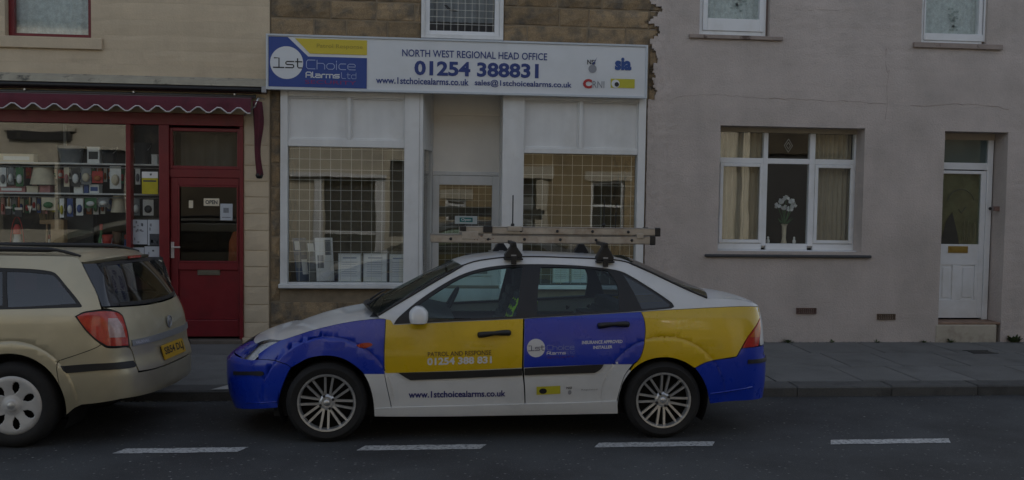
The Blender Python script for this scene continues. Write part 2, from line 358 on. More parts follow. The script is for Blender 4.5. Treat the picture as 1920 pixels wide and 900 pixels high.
def block_mb(x0, x1, z0, z1, yf, yb, rough, ch=.012):
    mb = MB(); nx = max(3, min(7, int((x1-x0)/.09))); nz = 4
    fr = [[None]*nx for _ in range(nz)]
    for j in range(nz):
        for i in range(nx):
            u, v = i/(nx-1), j/(nz-1); e = (i in (0, nx-1)) or (j in (0, nz-1))
            fr[j][i] = (x0+ch+(x1-x0-2*ch)*u+(0 if e else random.uniform(-1, 1)*.012), yf+(random.uniform(0, rough*.5) if e else -random.uniform(0, rough)), z0+ch+(z1-z0-2*ch)*v)
    mb.grid(fr)
    ring = [fr[0][i] for i in range(nx)]+[fr[j][-1] for j in range(1, nz)]+[fr[-1][i] for i in range(nx-2, -1, -1)]+[fr[j][0] for j in range(nz-2, 0, -1)]
    cx, cz = (x0+x1)/2, (z0+z1)/2
    def out(p): return (x0 if p[0] < x0+ch*1.01 else x1 if p[0] > x1-ch*1.01 else p[0], yb, z0 if p[2] < z0+ch*1.01 else z1 if p[2] > z1-ch*1.01 else p[2])
    n = len(ring); mb.add(ring+[out(p) for p in ring], [(i, i+n, (i+1) % n+n, (i+1) % n) for i in range(n)])
    return mb
def courses(parent, x0, x1, zs, holes, yf, yb, m, lens, rough, gap, ch=.012, jag=0., min_w=.05):
    for j in range(len(zs)-1):
        z0, z1 = zs[j]+gap/2, zs[j+1]-gap/2
        x = x0+(random.uniform(-.3, 0) if j % 2 else 0); end = x1+random.uniform(-jag, jag)
        while x < end-.01:
            L = random.uniform(*lens); a, b = max(x, x0), min(x+L, end)
            if end-b < .12: b = end
            x = b
            segs = [(a+gap/2, b-gap/2)]
            for h in holes:
                if h[3] > z0+.02 and h[2] < z1-.02:
                    ns = []
                    for s, e in segs:
                        if h[1] <= s or h[0] >= e: ns.append((s, e))
                        else:
                            if h[0]-s > min_w: ns.append((s, h[0]))
                            if e-h[1] > min_w: ns.append((h[1], e))
                    segs = ns
            for s, e in segs:
                zz0, zz1 = z0, z1
                for h in holes:      # trim what pokes a little into an opening from above or below
                    if h[0] < (s+e)/2 < h[1]:
                        if z0 < h[3] < z1: zz0 = max(zz0, h[3])
                        if z0 < h[2] < z1: zz1 = min(zz1, h[2])
                if e-s > min_w and zz1-zz0 > .02: block_mb(s, e, zz0, zz1, yf, yb, rough, ch).build('stone', m, parent, smooth=False)
def shell(parent, x0, x1, eave, rooms, wallmat, y_in=.3, depth=8., rise=2.1, floors=(3.45,)):
    bx('side_wall', x0+.002, x0+.2, y_in, depth, -.2, eave, wallmat, parent); bx('side_wall', x1-.2, x1-.002, y_in, depth, -.2, eave, wallmat, parent)
    bx('back_wall', x0+.2, x1-.2, depth-.2, depth, -.2, eave, wallmat, parent)
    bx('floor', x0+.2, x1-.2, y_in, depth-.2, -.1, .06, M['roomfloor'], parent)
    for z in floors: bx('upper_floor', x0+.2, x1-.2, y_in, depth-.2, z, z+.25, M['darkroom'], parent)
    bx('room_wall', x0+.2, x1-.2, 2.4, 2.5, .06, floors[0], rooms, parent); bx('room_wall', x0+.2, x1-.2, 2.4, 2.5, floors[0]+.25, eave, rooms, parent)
    r = MB(); mid = depth/2
    for s in (0, 1):
        ya, yb = (-.25, mid) if s == 0 else (depth+.25, mid)
        z0, z1 = eave-.12, eave+rise
        r.add([(x0, ya, z0), (x1, ya, z0), (x1, yb, z1), (x0, yb, z1), (x0, ya, z0+.12), (x1, ya, z0+.12), (x1, yb, z1+.12), (x0, yb, z1+.12)],
              [(0, 1, 2, 3), (7, 6, 5, 4), (0, 4, 5, 1), (3, 2, 6, 7), (0, 3, 7, 4), (1, 5, 6, 2)])
    r.build('roof', M['roofslate'], parent)
    g = MB(); 
    for xa, xb in ((x0+.002, x0+.2), (x1-.2, x1-.002)): g.prism_axis([(0.02, eave), (depth-.02, eave), (mid, eave+rise-.02)], 'x', xa, xb)
    g.build('gable', wallmat, parent)
XA, XB = P(506, 300).x, P(1213, 330).x
XL, XR = -9.5, 10.5
EAVE = 6.4

# ================================================================== left: cream shop
cs = empty('cream_shop_building', (-5, 0, 0), 'cream painted stone building with a dark red shopfront and door', 'building')
shell(cs, XL, XA-.004, EAVE, M['room'], M['cream'])
UW = R(8, -160, 170, 69); UW = (UW[0], UW[1], UW[2], 5.25)
SF = R(-900, 200, 457, 648); SF = (-8.2, SF[1], .0, SF[3])          # shopfront opening
FZ = P(250, 152).z                                                  # underside of the stone courses
wall_mb(XL, XA-.003, -.1, EAVE, [UW, SF], .0015, .30).build('wall', M['cream'], cs)
zs = [FZ]
for h in (.19, .175, .165, .185, .20, .19, .17, .19, .18): zs.append(zs[-1]+h)
courses(cs, -5.6, XA-.006, zs, [UW, (UW[0]-.02, P(193, 80).x+.01, P(90, 91).z, UW[2])], .0, .02, M['cream'], (2.4, 4.5), .004, .003, .005)
# pier beside the door, in painted courses
pz0 = P(478, 648).z; zs = [pz0+.10]
while zs[-1] < P(478, 232).z-.1: zs.append(zs[-1]+random.uniform(.17, .24))
courses(cs, SF[1]+.004, XA-.006, zs, [], -.012, .02, M['cream'], (2, 3), .006, .0015, .004)
bx('pier_base', SF[1]-.01, XA+.012, -.04, .02, 0, pz0+.10, M['cream'], cs, .006)
# upper window
w = empty('window', (0, 0, 0), parent=cs); w.location = -cs.location
MB().frame(UW[0], UW[1], .10, .17, UW[2], UW[3], .065, .05, .05).build('frame', M['red'], w, bev=.004)
bx('pane', UW[0]+.06, UW[1]-.06, .13, .136, UW[2]+.05, UW[3]-.05, M['glass'], w)
def curtain_mb(x0, x1, y, z0, z1, folds, amp, n=None):
    n = n or folds*6; ph = [random.uniform(0, 6) for _ in range(3)]
    row = lambda z, k: [(x0+(x1-x0)*i/n, y+amp*math.sin(2*math.pi*folds*i/n+ph[0]+.3*math.sin(3*i/n+ph[1]))*(.8+.2*math.sin(i*.7+ph[2])), z) for i in range(n+1)]
    return MB().grid([row(z0+(z1-z0)*k/4, k) for k in range(5)])
def hang(name, x0, x1, y, z0, z1, folds, amp, m, label, cat='curtain', group=None):
    return tag(curtain_mb(x0, x1, y, z0, z1, folds, amp).build(name, m, smooth=True), label, cat, group)
hang('net_curtain', UW[0]+.03, UW[1]-.03, .22, UW[2]+.01, UW[3]-.01, 9, .008, M['net'], 'speckled white net curtain in the red framed upstairs window')
s_ = R(-20, 70, 193, 91); bx('window_sill', UW[0]-.1, s_[1], -.04, .14, s_[2], UW[2]-.003, M['cream'], cs, .008)
# cornice, fascia
c0 = R(-300, 150, 484, 159, -.10)
cz = [P(250, y, -.1).z for y in (147, 157, 163, 169, 176)]
MB().prism_axis([(-.12, cz[1]), (.011, cz[1]), (.011, cz[0]+.05), (-.10, cz[0])], 'x', -8.6, XA-.02).build('cornice', mat('weathered_cream_ledge', (.36, .33, .26), .9, .2, 5, .4, 40, col2=(.08, .08, .07), c2scale=6, c2lo=.56, c2hi=.68), cs)
bx('fascia_board', -8.6, XA-.03, -.09, .01, cz[3], cz[1]-.002, M['maroon'], cs, .004)
gt = MB(); gt.tube([(-8.6, -.13, cz[2]), (XA-.045, -.13, cz[2])], .028, 10); gt.build('gutter_pipe', M['black'], cs, smooth=True)
bx('pipe_bracket', XA-.075, XA-.02, -.16, -.09, cz[2]-.035, cz[2]+.04, mat('galvanised', (.3, .31, .33), .5, .15, 8, metal=.6), cs, .004)
# awning
aw = empty('shop_awning', (-5, -.2, 3), 'folded maroon shop awning with a white trimmed scalloped edge', 'awning')
m_aw = mat('maroon_awning_cloth', (.105, .018, .030), .85, .16, 5, .35, 60, col2=(.06, .012, .02), c2scale=4)
m_trim = mat('white_trim_tape', (.55, .52, .53), .8, .1, 20)
AY = -.30
axr = P(470, 200, AY).x; az1 = P(250, 179, AY).z; az0 = P(250, 203, AY).z
per = (P(470, 210, AY).x-P(86, 210, AY).x)/10.
pts_lo = []; n = int((axr+6.2)/per*12)
for i in range(n+1):
    x = axr-i*per/12; ph = 2*math.pi*i/12
    pts_lo.append((x, AY-.012*math.sin(ph*.5+.5), az0+.034*math.cos(ph+2.6)))
mb = MB(); mid = [(p[0], AY+.004+.008*math.sin(i*.21), (az1*.45+az0*.55)) for i, p in enumerate(pts_lo)]; top = [(p[0], AY+.03, az1) for p in pts_lo]
back = [(p[0], -.04, az1+.035) for p in pts_lo]
mb.grid([pts_lo, mid, top, back]).build('valance', m_aw, aw, smooth=True)
tr = MB(); tr.tube([(p[0], p[1]-.006, p[2]) for p in pts_lo[::2]], .0085, 6); tr.build('trim', m_trim, aw, smooth=True)
rl_ = MB(); rl_.tube([(-6.2, -.05, az1+.04), (axr+.02, -.05, az1+.04)], .022, 8).tube([(-6.2, AY+.05, az1-.005), (axr, AY+.05, az1-.005)], .014, 8)
rl_.build('rail', mat('grey_rail', (.10, .10, .095), .5, .15, 6), aw, smooth=True)
for px in (47, 251, 440):
    q = P(px, 172, -.08); bx('bolt', q.x-.01, q.x+.01, -.1, -.07, az1+.05, az1+.07, M['steel'], aw)
# drooping gathered end of the awning cloth
e0, e1 = P(481, 190, -.22), P(486, 328, -.14)
mb = MB(); rows_ = []
for k in range(15):
    t = k/14; z = e0.z+(e1.z-e0.z)*t; cxx = e0.x+(e1.x-e0.x)*t+.012*math.sin(t*7); wd = (.048-.016*t+.008*math.sin(t*7))
    cy = -.19+.06*t; row = []
    for j in range(19):
        a = 2*math.pi*j/18; rr = 1+.22*math.sin(5*a+t*2)+.1*math.sin(9*a+t*5)
        row.append((cxx+wd*math.cos(a)*rr, cy+.08*math.sin(a)*rr*(1-.5*t), z))
    rows_.append(row)
mb.grid(rows_); mb.add(rows_[-1][:-1], [tuple(range(18))]); mb.build('gathered_cloth', m_aw, aw, smooth=True)
cap = MB().lathe([(.0, -.035), (.03, -.03), (.045, 0), (.04, .03), (0, .035)], (e1.x, -.13, e1.z-.01), 'z', 10); cap.build('end_cap', M['black'], aw, smooth=True)
arm = MB(); q0, q1 = P(462, 220, -.1), P(478, 200, -.26); arm.tube([P(458, 216, -.05), q1], .011, 6).tube([q1, (q1.x+.03, -.24, e0.z+.03), (q1.x+.07, -.05, e0.z+.05)], .011, 6)
arm.build('arm', M['rail'] if 'rail' in M else M['steel'], aw, smooth=True)

# red shopfront
fr = empty('shopfront', parent=cs); fr.location = -cs.location
sz1 = SF[3]; zsill = P(120, 505).z
hd = P(200, 232, -.02).z
bx('head_board', SF[0], SF[1], -.03, .10, hd, sz1-.002, M['red'], fr, .006)
SL = R(-900, 232, 238, 500); sl0 = -6.4
def post(a, b, yt, yb, ya=-.02, ye=.10): r = R(a, yt, b, yb); bx('mullion', r[0], r[1], ya, ye, max(r[2], .06), hd+.001, M['red'], fr, .006); return r
p1 = post(238, 247, 232, 620, -.035); p2 = post(300, 319, 232, 640, -.045); p3 = post(450, 457, 240, 640, -.03)
bx('stall_riser', SF[0], p2[0], 0, .12, .0, zsill-.05, M['red'], fr); bx('sill_board', SF[0], p2[0], -.05, .14, zsill-.05, zsill, M['red'], fr, .006)
bx('mullion', -5.75, -5.70, -.03, .1, zsill, hd, M['red'], fr, .006)
bx('pane', -5.70, p1[0], .05, .056, zsill, hd, M['shopglass'], fr); bx('pane', SF[0], -5.75, .05, .056, zsill, hd, M['shopglass'], fr)
bx('pane', p1[1], p2[0], .052, .058, zsill, hd, M['shopglass'], fr)
# transom over the door
tz = R(319, 246, 452, 312); dz = R(319, 335, 452, 630)
t_ = MB().frame(p2[1], p3[0], -.01, .08, tz[2]-.035, tz[3]+.035, .032, .04, .04); t_.build('transom_frame', M['red'], fr, bev=.005)
bx('transom_pane', p2[1]+.03, p3[0]-.03, .03, .036, tz[2], tz[3]+.0, M['glass'], fr)
bx('transom_bar', p2[1]-.002, p3[0]+.002, -.012, .085, P(390, 333).z, tz[2]-.036, M['red'], fr, .004)
# door
dr = empty('door', parent=cs); dr.location = -cs.location
d0, d1, dzt, dzb = p2[1]+.008, p3[0]-.004, P(390, 333).z, .145
gx = R(334, 348, 447, 492)
MB().box(d0, gx[0], .0, .06, dzb, dzt).box(gx[1], d1, .0, .06, dzb, dzt).box(gx[0], gx[1], .0, .06, gx[3], dzt).box(gx[0], gx[1], .0, .06, gx[2]-.09, gx[2]).box(gx[0], gx[1], .025, .05, dzb+.2, gx[2]-.09).box(gx[0], gx[1], 0, .06, dzb, dzb+.2).build('door_leaf', M['red'], dr, bev=.006)
MB().frame(gx[0], gx[1], -.008, .0, gx[2], gx[3], .018).build('glazing_bead', M['red'], dr, bev=.003)
bx('pane', gx[0]+.002, gx[1]-.002, .03, .036, gx[2], gx[3], M['glass'], dr)
h = P(323, 468, -.02); mb = MB().box(h.x-.018, h.x+.018, -.012, 0, h.z-.10, h.z+.09); mb.tube([(h.x, -.012, h.z+.03), (h.x, -.055, h.z+.03), (h.x+.10, -.055, h.z+.03)], .010, 8)
mb.build('handle', mat('white_handle', (.5, .45, .42), .4, .1, 6), dr, bev=.002)
l_ = R(370, 504, 412, 516); MB().box(l_[0], l_[1], .012, .024, l_[2], l_[3]).box(l_[0]+.02, l_[1]-.02, .008, .013, l_[2]+.015, l_[3]-.015).build('letter_plate', mat('aged_nickel', (.22, .21, .17), .4, .15, 8, metal=.8), dr, bev=.002)
bx('threshold', p2[1]-.05, SF[1]-.012, -.10, .12, .0, .115, mat('worn_brown_step', (.13, .105, .085), .9, .2, 6, .4, 60), cs, .012)

# ================================================================== middle: stone shop
ms = empty('stone_shop_building', (1, 0, 0), 'brown sandstone building with a white shopfront under the company sign', 'building')
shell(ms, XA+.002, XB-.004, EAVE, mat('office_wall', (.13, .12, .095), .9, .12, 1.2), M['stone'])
SO = R(526, 176, 1206, 541); SO = (SO[0], SO[1], SO[2], SO[3]+.12)
RC = (P(758, 400).x, P(980, 400).x)          # the doorway between the bays
UM = R(790, -200, 946, 74); UM = (UM[0], UM[1], UM[2], 5.3)
DO = (RC[0], RC[1], -.05, SO[2]+.01)
wall_mb(XA+.001, XB-.003, -.1, EAVE, [SO, DO, UM], .014, .30).build('wall', M['mortar'], ms)
z_s = P(860, 80).z; zs = [.05]
while zs[-1] < z_s-.30: zs.append(zs[-1]+random.uniform(.24, .31))
zs[-1] = z_s-.235
zs += [z_s]; 
for hh in (.232, .222, .236, .228, .23): zs.append(zs[-1]+hh)
courses(ms, XA+.004, XB-.006, [z for z in zs if z < z_s+.01], [SO, DO, UM], .0, .03, M['stone'], (.34, .78), .018, .007, .014, min_w=.04)
courses(ms, XA+.004, XB+.13, [z for z in zs if z > z_s-.01], [SO, DO, UM], .0, .018, M['stone'], (.34, .78), .018, .007, .014, min_w=.04)
courses(ms, XB-.002, XB+.13, [z_s-.70, z_s-.47, z_s-.24, z_s-.002], [], .0, .018, M['stone'], (.2, .3), .018, .008, .014, min_w=.04)
ir = [z for z in zs if z > 2.9]
# upper window
w = empty('window', parent=ms); w.location = -ms.location
MB().frame(UM[0]+.005, UM[1]-.005, -.02, .10, UM[2]+.004, UM[3], .045, .05).build('surround', M['white'], w, bev=.005)
gi = R(807, -200, 929, 58); MB().frame(UM[0]+.05, UM[1]-.05, .02, .11, UM[2]+.054, UM[3]-.05, gi[0]-UM[0]-.05, gi[2]-UM[2]-.054).build('frame', M['upvc'], w, bev=.006)
bx('pane', gi[0]-.01, UM[1]-(gi[0]-UM[0])+.01, .06, .066, gi[2]-.01, UM[3]-.08, M['glass'], w)
def wires(x0, x1, z0, z1, y, d, r=.0022):
    mb = MB()
    for i in range(1, int((x1-x0)/d)+1): mb.box(x0+i*d-r, x0+i*d+r, y-r, y+r, z0, z1)
    for i in range(1, int((z1-z0)/d)+1): mb.box(x0, x1, y-r-.001, y+r-.001, z0+i*d-r, z0+i*d+r)
    return mb
m_wire = mat('pale_window_wire', (.62, .61, .55), .5, .05, 8)
g = wires(gi[0], UM[1]-(gi[0]-UM[0]), gi[2], UM[3]-.08, .052, .085, .0022).build('wire_grid', m_wire, w); g['kind'] = 'stuff'
hang('net_curtain', UM[0]+.1, UM[1]-.1, .45, UM[2]+.28, UM[3]-.05, 7, .02, mat('grey_net', (.3, .32, .34), .9, .12, 8), 'grey net curtain high in the wired window above the company sign')

# white shopfront
fr = empty('shopfront', parent=ms); fr.location = -ms.location
zt = SO[3]
def bay(px, side):
    """px: outer post, glass left, mid bar, glass right, inner post (mid-height pixels)."""
    (oa, ob), gl0, (ma, mb_), gr0, (ia, ib), (gt_, gb_), (pt, pb) = px
    X = lambda v, y: P(v, y).x
    yg = (gt_+gb_)/2; zg1 = P((gl0+gr0)/2, gt_).z; zg0 = P((gl0+gr0)/2, gb_).z; zp1 = P((gl0+gr0)/2, pt).z; zp0 = P((gl0+gr0)/2, pb).z
    x0, x1 = X(oa, yg), X(ib, yg); a, b = X(gl0, yg), X(gr0, yg); m0, m1 = X(ma, (pt+pb)/2), X(mb_, (pt+pb)/2)
    ya, yb = -.03, .09
    for (u, v) in ((x0, a), (b, x1)): bx('post', u, v, ya-.012, yb, SO[2]+.002, zt, M['white'], fr, .006)
    bx('rail', a, b, ya, yb, zg1, zp0, M['white'], fr, .006)
    bx('rail', a, b, ya, yb, zp1, zt, M['white'], fr, .006); bx('bar', m0, m1, ya, yb, zp0, zp1, M['white'], fr, .006)
    for (u, v) in ((a, m0), (m1, b)):
        bx('fascia_panel', u, v, .02, .06, zp0, zp1, M['white'], fr)
        MB().frame(u, v, -.005, .02, zp0, zp1, .018).build('panel_bead', M['white'], fr, bev=.004)
    bx('bottom_rail', a, b, ya, yb, SO[2]+.05, zg0, M['white'], fr, .006)
    bx('sill_board', x0-.015, x1+.01, ya-.05, yb-.01, SO[2]+.002, SO[2]+.05, M['white'], fr, .006)
    bx('pane', a-.005, b+.005, .04, .046, zg0-.005, zg1+.005, M['shopglass'], fr)
    g = wires(a, b, zg0, zg1, .075, .1235).build('wire_grid', m_wire, fr); g['kind'] = 'stuff'
    return x0, x1, a, b, zg0, zg1
LB = bay(((526, 540), 540, (652, 658), 757, (0, 785), (276, 530), (183, 262)), 'l')
RB = bay(((940, 980), 980, (1085, 1092), 1192, (0, 1206), (289, 535), (190, 279)), 'r')
# splayed returns of the doorway
RD = .66
bl, br = P(806, 350, RD).x, P(941, 350, RD).x
fl, frr = LB[1]+.002, P(958, 350).x
zsoff = P(870, 214, RD).z
bot = .12
def ret(xf, xb, sgn):
    A, B = Vector((xf, -.03, 0)), Vector((xb, RD, 0)); d = (B-A).normalized(); nrm = Vector((d.y, -d.x, 0))*sgn; L = (B-A).length
    def q(u0, u1, o0, o1, z0, z1, name, m, par=fr):
        c = [A+d*u0+nrm*o0, A+d*u1+nrm*o0, A+d*u1+nrm*o1, A+d*u0+nrm*o1]
        MB().prism_axis([(p.x, p.y) for p in c], 'z', z0, z1).build(name, m, par)
    zr = P(795, 282, .4).z; zb = .75
    q(0, .09, -.04, .0, bot, zt, 'post', M['white']); q(L-.09, L, -.04, .0, bot, zt, 'post', M['white'])
    q(.09, L-.09, -.03, -.005, zr+.06, zt, 'fascia_panel', M['white']); q(.09, L-.09, -.04, .0, zr, zr+.06, 'rail', M['white'])
    q(.09, L-.09, -.03, -.005, bot, zb-.07, 'panel', M['white']); q(.09, L-.09, -.04, .01, zb-.07, zb, 'rail', M['white'])
    q(.09, L-.09, -.022, -.016, zb, zr, 'pane', M['shopglass'])
    return zr
ret(fl, bl, -1); ret(frr, br, 1)
bx('soffit', fl-.02, frr+.02, -.02, RD+.1, zt-.004, zt+.06, M['beige'], fr)
# back of the recess: boarded panel, frame and door
dx = R(810, 333, 938, 620, RD); gg = R(823, 347, 922, 500, RD)
ztop = P(870, 326, RD).z
bx('over_panel', bl-.05, br+.05, RD+.03, RD+.08, ztop, zt, M['beige'], fr); bx('panel_rail', bl, br, RD, RD+.03, zsoff-.02, zsoff, M['beige'], fr, .004)
bx('head_rail', bl, br, RD, RD+.06, ztop-.02, ztop+.03, M['white'], fr, .005)
bx('jamb', bl-.03, dx[0], RD, RD+.08, bot, ztop-.02, M['white'], fr); bx('jamb', dx[1], br+.03, RD, RD+.08, bot, ztop-.02, M['white'], fr)
dr = empty('door', parent=ms); dr.location = -ms.location
g0, g1, gz1 = gg[0], gg[1], gg[3]; gz0 = .95
d0, d1 = dx[0]+.004, dx[1]-.004
MB().box(d0, g0, RD-.01, RD+.05, bot+.01, ztop-.025).box(g1, d1, RD-.01, RD+.05, bot+.01, ztop-.025).box(g0, g1, RD-.01, RD+.05, gz1, ztop-.025).box(g0, g1, RD-.01, RD+.05, gz0-.12, gz0).box(g0, g1, RD+.01, RD+.04, bot+.15, gz0-.12).box(g0, g1, RD-.01, RD+.05, bot+.01, bot+.15).build('door_leaf', M['white'], dr, bev=.006)
bx('pane', g0, g1, RD+.02, RD+.026, gz0, gz1, M['shopglass'], dr)
g = wires(g0, g1, gz0, gz1, RD+.05, .085, .002).build('wire_grid', m_wire, dr); g['kind'] = 'stuff'
hx = (g1+d1)/2; MB().box(hx-.015, hx+.015, RD-.025, RD-.01, 1.04, 1.24).tube([(hx, RD-.02, 1.16), (hx, RD-.06, 1.16), (hx-.1, RD-.06, 1.16)], .01, 8).build('handle', M['steel'], dr)
l_ = (g0+.05, g1-.05, gz0-.09, gz0-.03); bx('letter_plate', l_[0], l_[1], RD-.018, RD-.009, l_[2], l_[3], mat('letter_steel', (.3, .3, .3), .4, .1, 8, metal=.8), dr, .002)
bx('door_step', RC[0]-.02, RC[1]+.02, -.06, RD+.3, .0, bot, M['step'], ms, .01)
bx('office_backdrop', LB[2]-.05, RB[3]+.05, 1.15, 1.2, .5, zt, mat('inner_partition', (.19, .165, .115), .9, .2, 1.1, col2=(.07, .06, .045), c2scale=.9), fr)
# open card hanging in the door
oc = R(853, 405, 895, 420, RD-.01)
o = bx('open_sign', oc[0], oc[1], RD+.002, RD+.006, oc[2], oc[3], mat('card_white', (.6, .66, .66), .6, .04, 5)); tag(o, 'small white and teal open sign in the white door glass', 'sign')
x0, x1, z0, z1 = oc; flat('sign_band', ([(0, 0), (1, 0), (1, 1), (0, 1)], [(0, 1, 2, 3)]), (x0+.06, x1-.06, z0+.025, z1-.02), RD+.0005, mat('teal_print', (.03, .22, .22), .6, .05), o)
flat('lettering', text_polys('Open', .02), (x0+.08, x1-.08, z0+.03, z1-.028), RD-.0008, M['paper'], o)

# ------------------------------------------------------------------ company sign
SY = -.16
S = R(500, 75, 1213, 175, SY)
sg = empty('company_sign', ((S[0]+S[1])/2, SY, S[2]), 'long white shop sign with a blue logo panel and phone number', 'sign')
mb = MB().box(S[0], S[1], SY+.004, -.002, S[2], S[3]); mb.build('sign_box', mat('sign_white', (.68, .70, .72), .4, .03, 2, col2=(.60, .62, .63), c2scale=1.2), sg, bev=.006)
MB().frame(S[0]-.008, S[1]+.008, SY-.012, SY+.03, S[2]-.008, S[3]+.008, .026, .028, .024).build('edge_trim', mat('sign_trim', (.52, .56, .60), .4, .05, 4), sg, bev=.004)
m_blue = mat('sign_blue', (.018, .055, .26), .45, .04, 3); m_yel = mat('sign_yellow', (.60, .47, .035), .45, .05, 3); m_navy = mat('sign_navy_letters', (.02, .045, .20), .5, .03)
m_pale = mat('pale_blue_letters', (.35, .42, .62), .5, .03); m_mag = mat('magenta_letters', (.22, .02, .13), .5, .03); m_wht = mat('white_letters', (.66, .68, .70), .5, .03); m_gry = mat('grey_print', (.26, .27, .30), .5, .05)
m_dkgold = mat('ochre_print', (.36, .28, .03), .5, .03); m_lime = mat('lime_print', (.50, .46, .03), .5, .05); m_redp = mat('red_print', (.42, .03, .03), .5, .05); m_dark = mat('dark_print', (.015, .015, .018), .5, .03)
def SP(px, py): q = P(px, py, SY); return q
# pixel rows are tilted by about two degrees here: read every box at its own middle
def sbox(xl, yt, xr, yb): return R(xl, yt, xr, yb, SY)
zt_, zb_ = S[3]-.024, S[2]+.028
xl_, xr_ = S[0]+.022, P(688, 115, SY).x
def spoly(name, pts, m, d=.002):
    mb = MB(); mb.add([(p[0], SY-d, p[1]) for p in pts], [tuple(range(len(pts)))]); o = mb.build(name, m, sg); return o
k0, k1 = P(541, 66, SY).x, P(581, 100, SY).x; zk = P(640, 102, SY).z
spoly('blue_panel', [(xl_, zb_), (xr_, zb_), (xr_, zk-.035), (k1-.02, zk-.035), (k0-.01, zt_), (xl_, zt_)], m_blue)
spoly('yellow_panel', [(k1, zk), (xr_, zk), (xr_, zt_-.012), (P(553, 70, SY).x, zt_-.012)], m_yel)
cx_, cz_ = P(537.5, 117.5, SY).x, P(537.5, 117.5, SY).z; rr_ = (P(569, 117, SY).x-P(507, 117, SY).x)/2
mb = MB(); mb.add(disc(cx_, cz_, rr_, SY-.004, 40), [tuple(range(40))]); mb.build('logo_disc', m_wht, sg)
flat('lettering', stroke_polys('1st', .13, .22), sbox(512, 108, 567, 128), SY-.006, m_dark, sg)
flat('lettering', stroke_polys('Choice', .085, .24), sbox(574, 113, 667, 131), SY-.005, m_pale, sg)
flat('lettering', stroke_polys('Alarms', .2, .25), sbox(573, 135, 637, 146.5), SY-.005, m_wht, sg)
flat('lettering', stroke_polys('Ltd', .09, .25), sbox(640, 136, 668, 148), SY-.005, m_pale, sg)
flat('lettering', text_polys('SECURITY', .0), sbox(572, 151, 668, 158), SY-.005, m_mag, sg)
flat('lettering', text_polys('Patrol Response', .0), sbox(594, 83, 680, 93), SY-.005, m_dkgold, sg)
flat('lettering', text_polys('NORTH WEST REGIONAL HEAD OFFICE', .012), sbox(754, 96, 1026, 109.5), SY-.002, m_navy, sg)
flat('lettering', text_polys('01254 388831', .035), sbox(777, 116.5, 1010, 144), SY-.002, m_navy, sg)
flat('lettering', text_polys('www.1stchoicealarms.co.uk', .02), sbox(705, 146, 879, 158.5), SY-.002, m_navy, sg)
flat('lettering', text_polys('sales@1stchoicealarms.co.uk', .02), sbox(890, 151, 1072, 165), SY-.002, m_navy, sg)
flat('lettering', text_polys('sia', .05), sbox(1153, 108, 1184, 132), SY-.002, mat('sia_blue', (.02, .07, .26), .5), sg)
flat('lettering', text_polys('NSI', .02), sbox(1101, 112, 1116, 121), SY-.002, m_dark, sg)
q = P(1113, 122, SY); q2 = P(1120, 107, SY); mb = MB(); mb.add([(q.x-.02, SY-.003, q.z+.02), (q.x, SY-.003, q.z), (q2.x, SY-.003, q2.z), (q.x, SY-.003, q.z+.03)], [(0, 1, 2, 3)]); mb.build('tick_mark', m_navy, sg)
q = P(1111, 129, SY); mb = MB(); mb.add(disc(q.x, q.z, .05, SY-.002, 20), [tuple(range(20))]); mb.build('emblem', m_gry, sg)
flat('lettering', text_polys('C', .06), sbox(1093, 148, 1110, 166), SY-.002, m_redp, sg); flat('lettering', text_polys('RNI', .0), sbox(1111, 152, 1133, 165), SY-.002, m_gry, sg)
b_ = sbox(1145, 148, 1190, 165); flat('accreditation_block', ([(0, 0), (1, 0), (1, 1), (0, 1)], [(0, 1, 2, 3)]), b_, SY-.002, m_lime, sg)
mb = MB(); q = P(1154, 157, SY); mb.add(disc(q.x, q.z, .05, SY-.004, 20), [tuple(range(20))]); mb.build('emblem', m_wht, sg); mb = MB(); mb.add(disc(q.x+.015, q.z-.008, .028, SY-.006, 16), [tuple(range(16))]); mb.build('emblem', m_dark, sg)

# ================================================================== right: rendered house
rh = empty('rendered_house', (6, 0, 0), 'pinkish grey rendered terraced house with white plastic windows and door', 'building')
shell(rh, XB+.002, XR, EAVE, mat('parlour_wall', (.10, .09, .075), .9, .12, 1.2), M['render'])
GW = R(1347, 238, 1617, 472); RV = .21
DW = R(1763, 247, 1881, 641); DW = (DW[0], DW[1], .0, DW[3])
U1 = R(1313, -200, 1445, 66, 0); U1 = (U1[0], U1[1], P(1380, 68).z, 5.4); U2 = R(1730, -200, 1853, 84); U2 = (U2[0], U2[1], P(1790, 86).z, 5.4)
H = [GW, DW, U1, U2]
wall_mb(XB-.002+.01, XR, -.1, EAVE, H, .02, .30).build('wall', M['render'], rh)
# the coat of render: a rough sheet with openings, its left edge crumbling over the next wall
def lines(a, b, step, forced):
    v = [a, b]+[f for f in forced if a < f < b]; v.sort(); out = []
    for i in range(len(v)-1):
        n = max(1, int(round((v[i+1]-v[i])/step))); out += [v[i]+(v[i+1]-v[i])*k/n for k in range(n)]
    return out+[v[-1]]
from mathutils import noise as mn
e_left = XB-.12
xs = lines(e_left, XB+.28, .012, [])[:-1]+lines(XB+.28, XR-.01, .045, [h[0] for h in H]+[h[1] for h in H])
zs_ = lines(0, 5.2, .03, [h[2] for h in H]+[h[3] for h in H])
zsgn = P(1215, 87).z, P(1215, 186).z
def edge_x(z):
    n = mn.noise((3.1, 0, z*6))*.07+mn.noise((9.1, 0, z*23))*.035+mn.noise((1.1, 4, z*55))*.015
    up = max(0, min(1, (z-zsgn[1]+.05)/.06))
    if zsgn[1] < z < zsgn[0]+.02: return XB+.055+n*1.0+(.03 if z < zsgn[1]+.12 else 0)
    if z >= zsgn[0]: return XB+.07+n*1.3+.07*math.sin(z*26)
    return XB-.015+n*.05
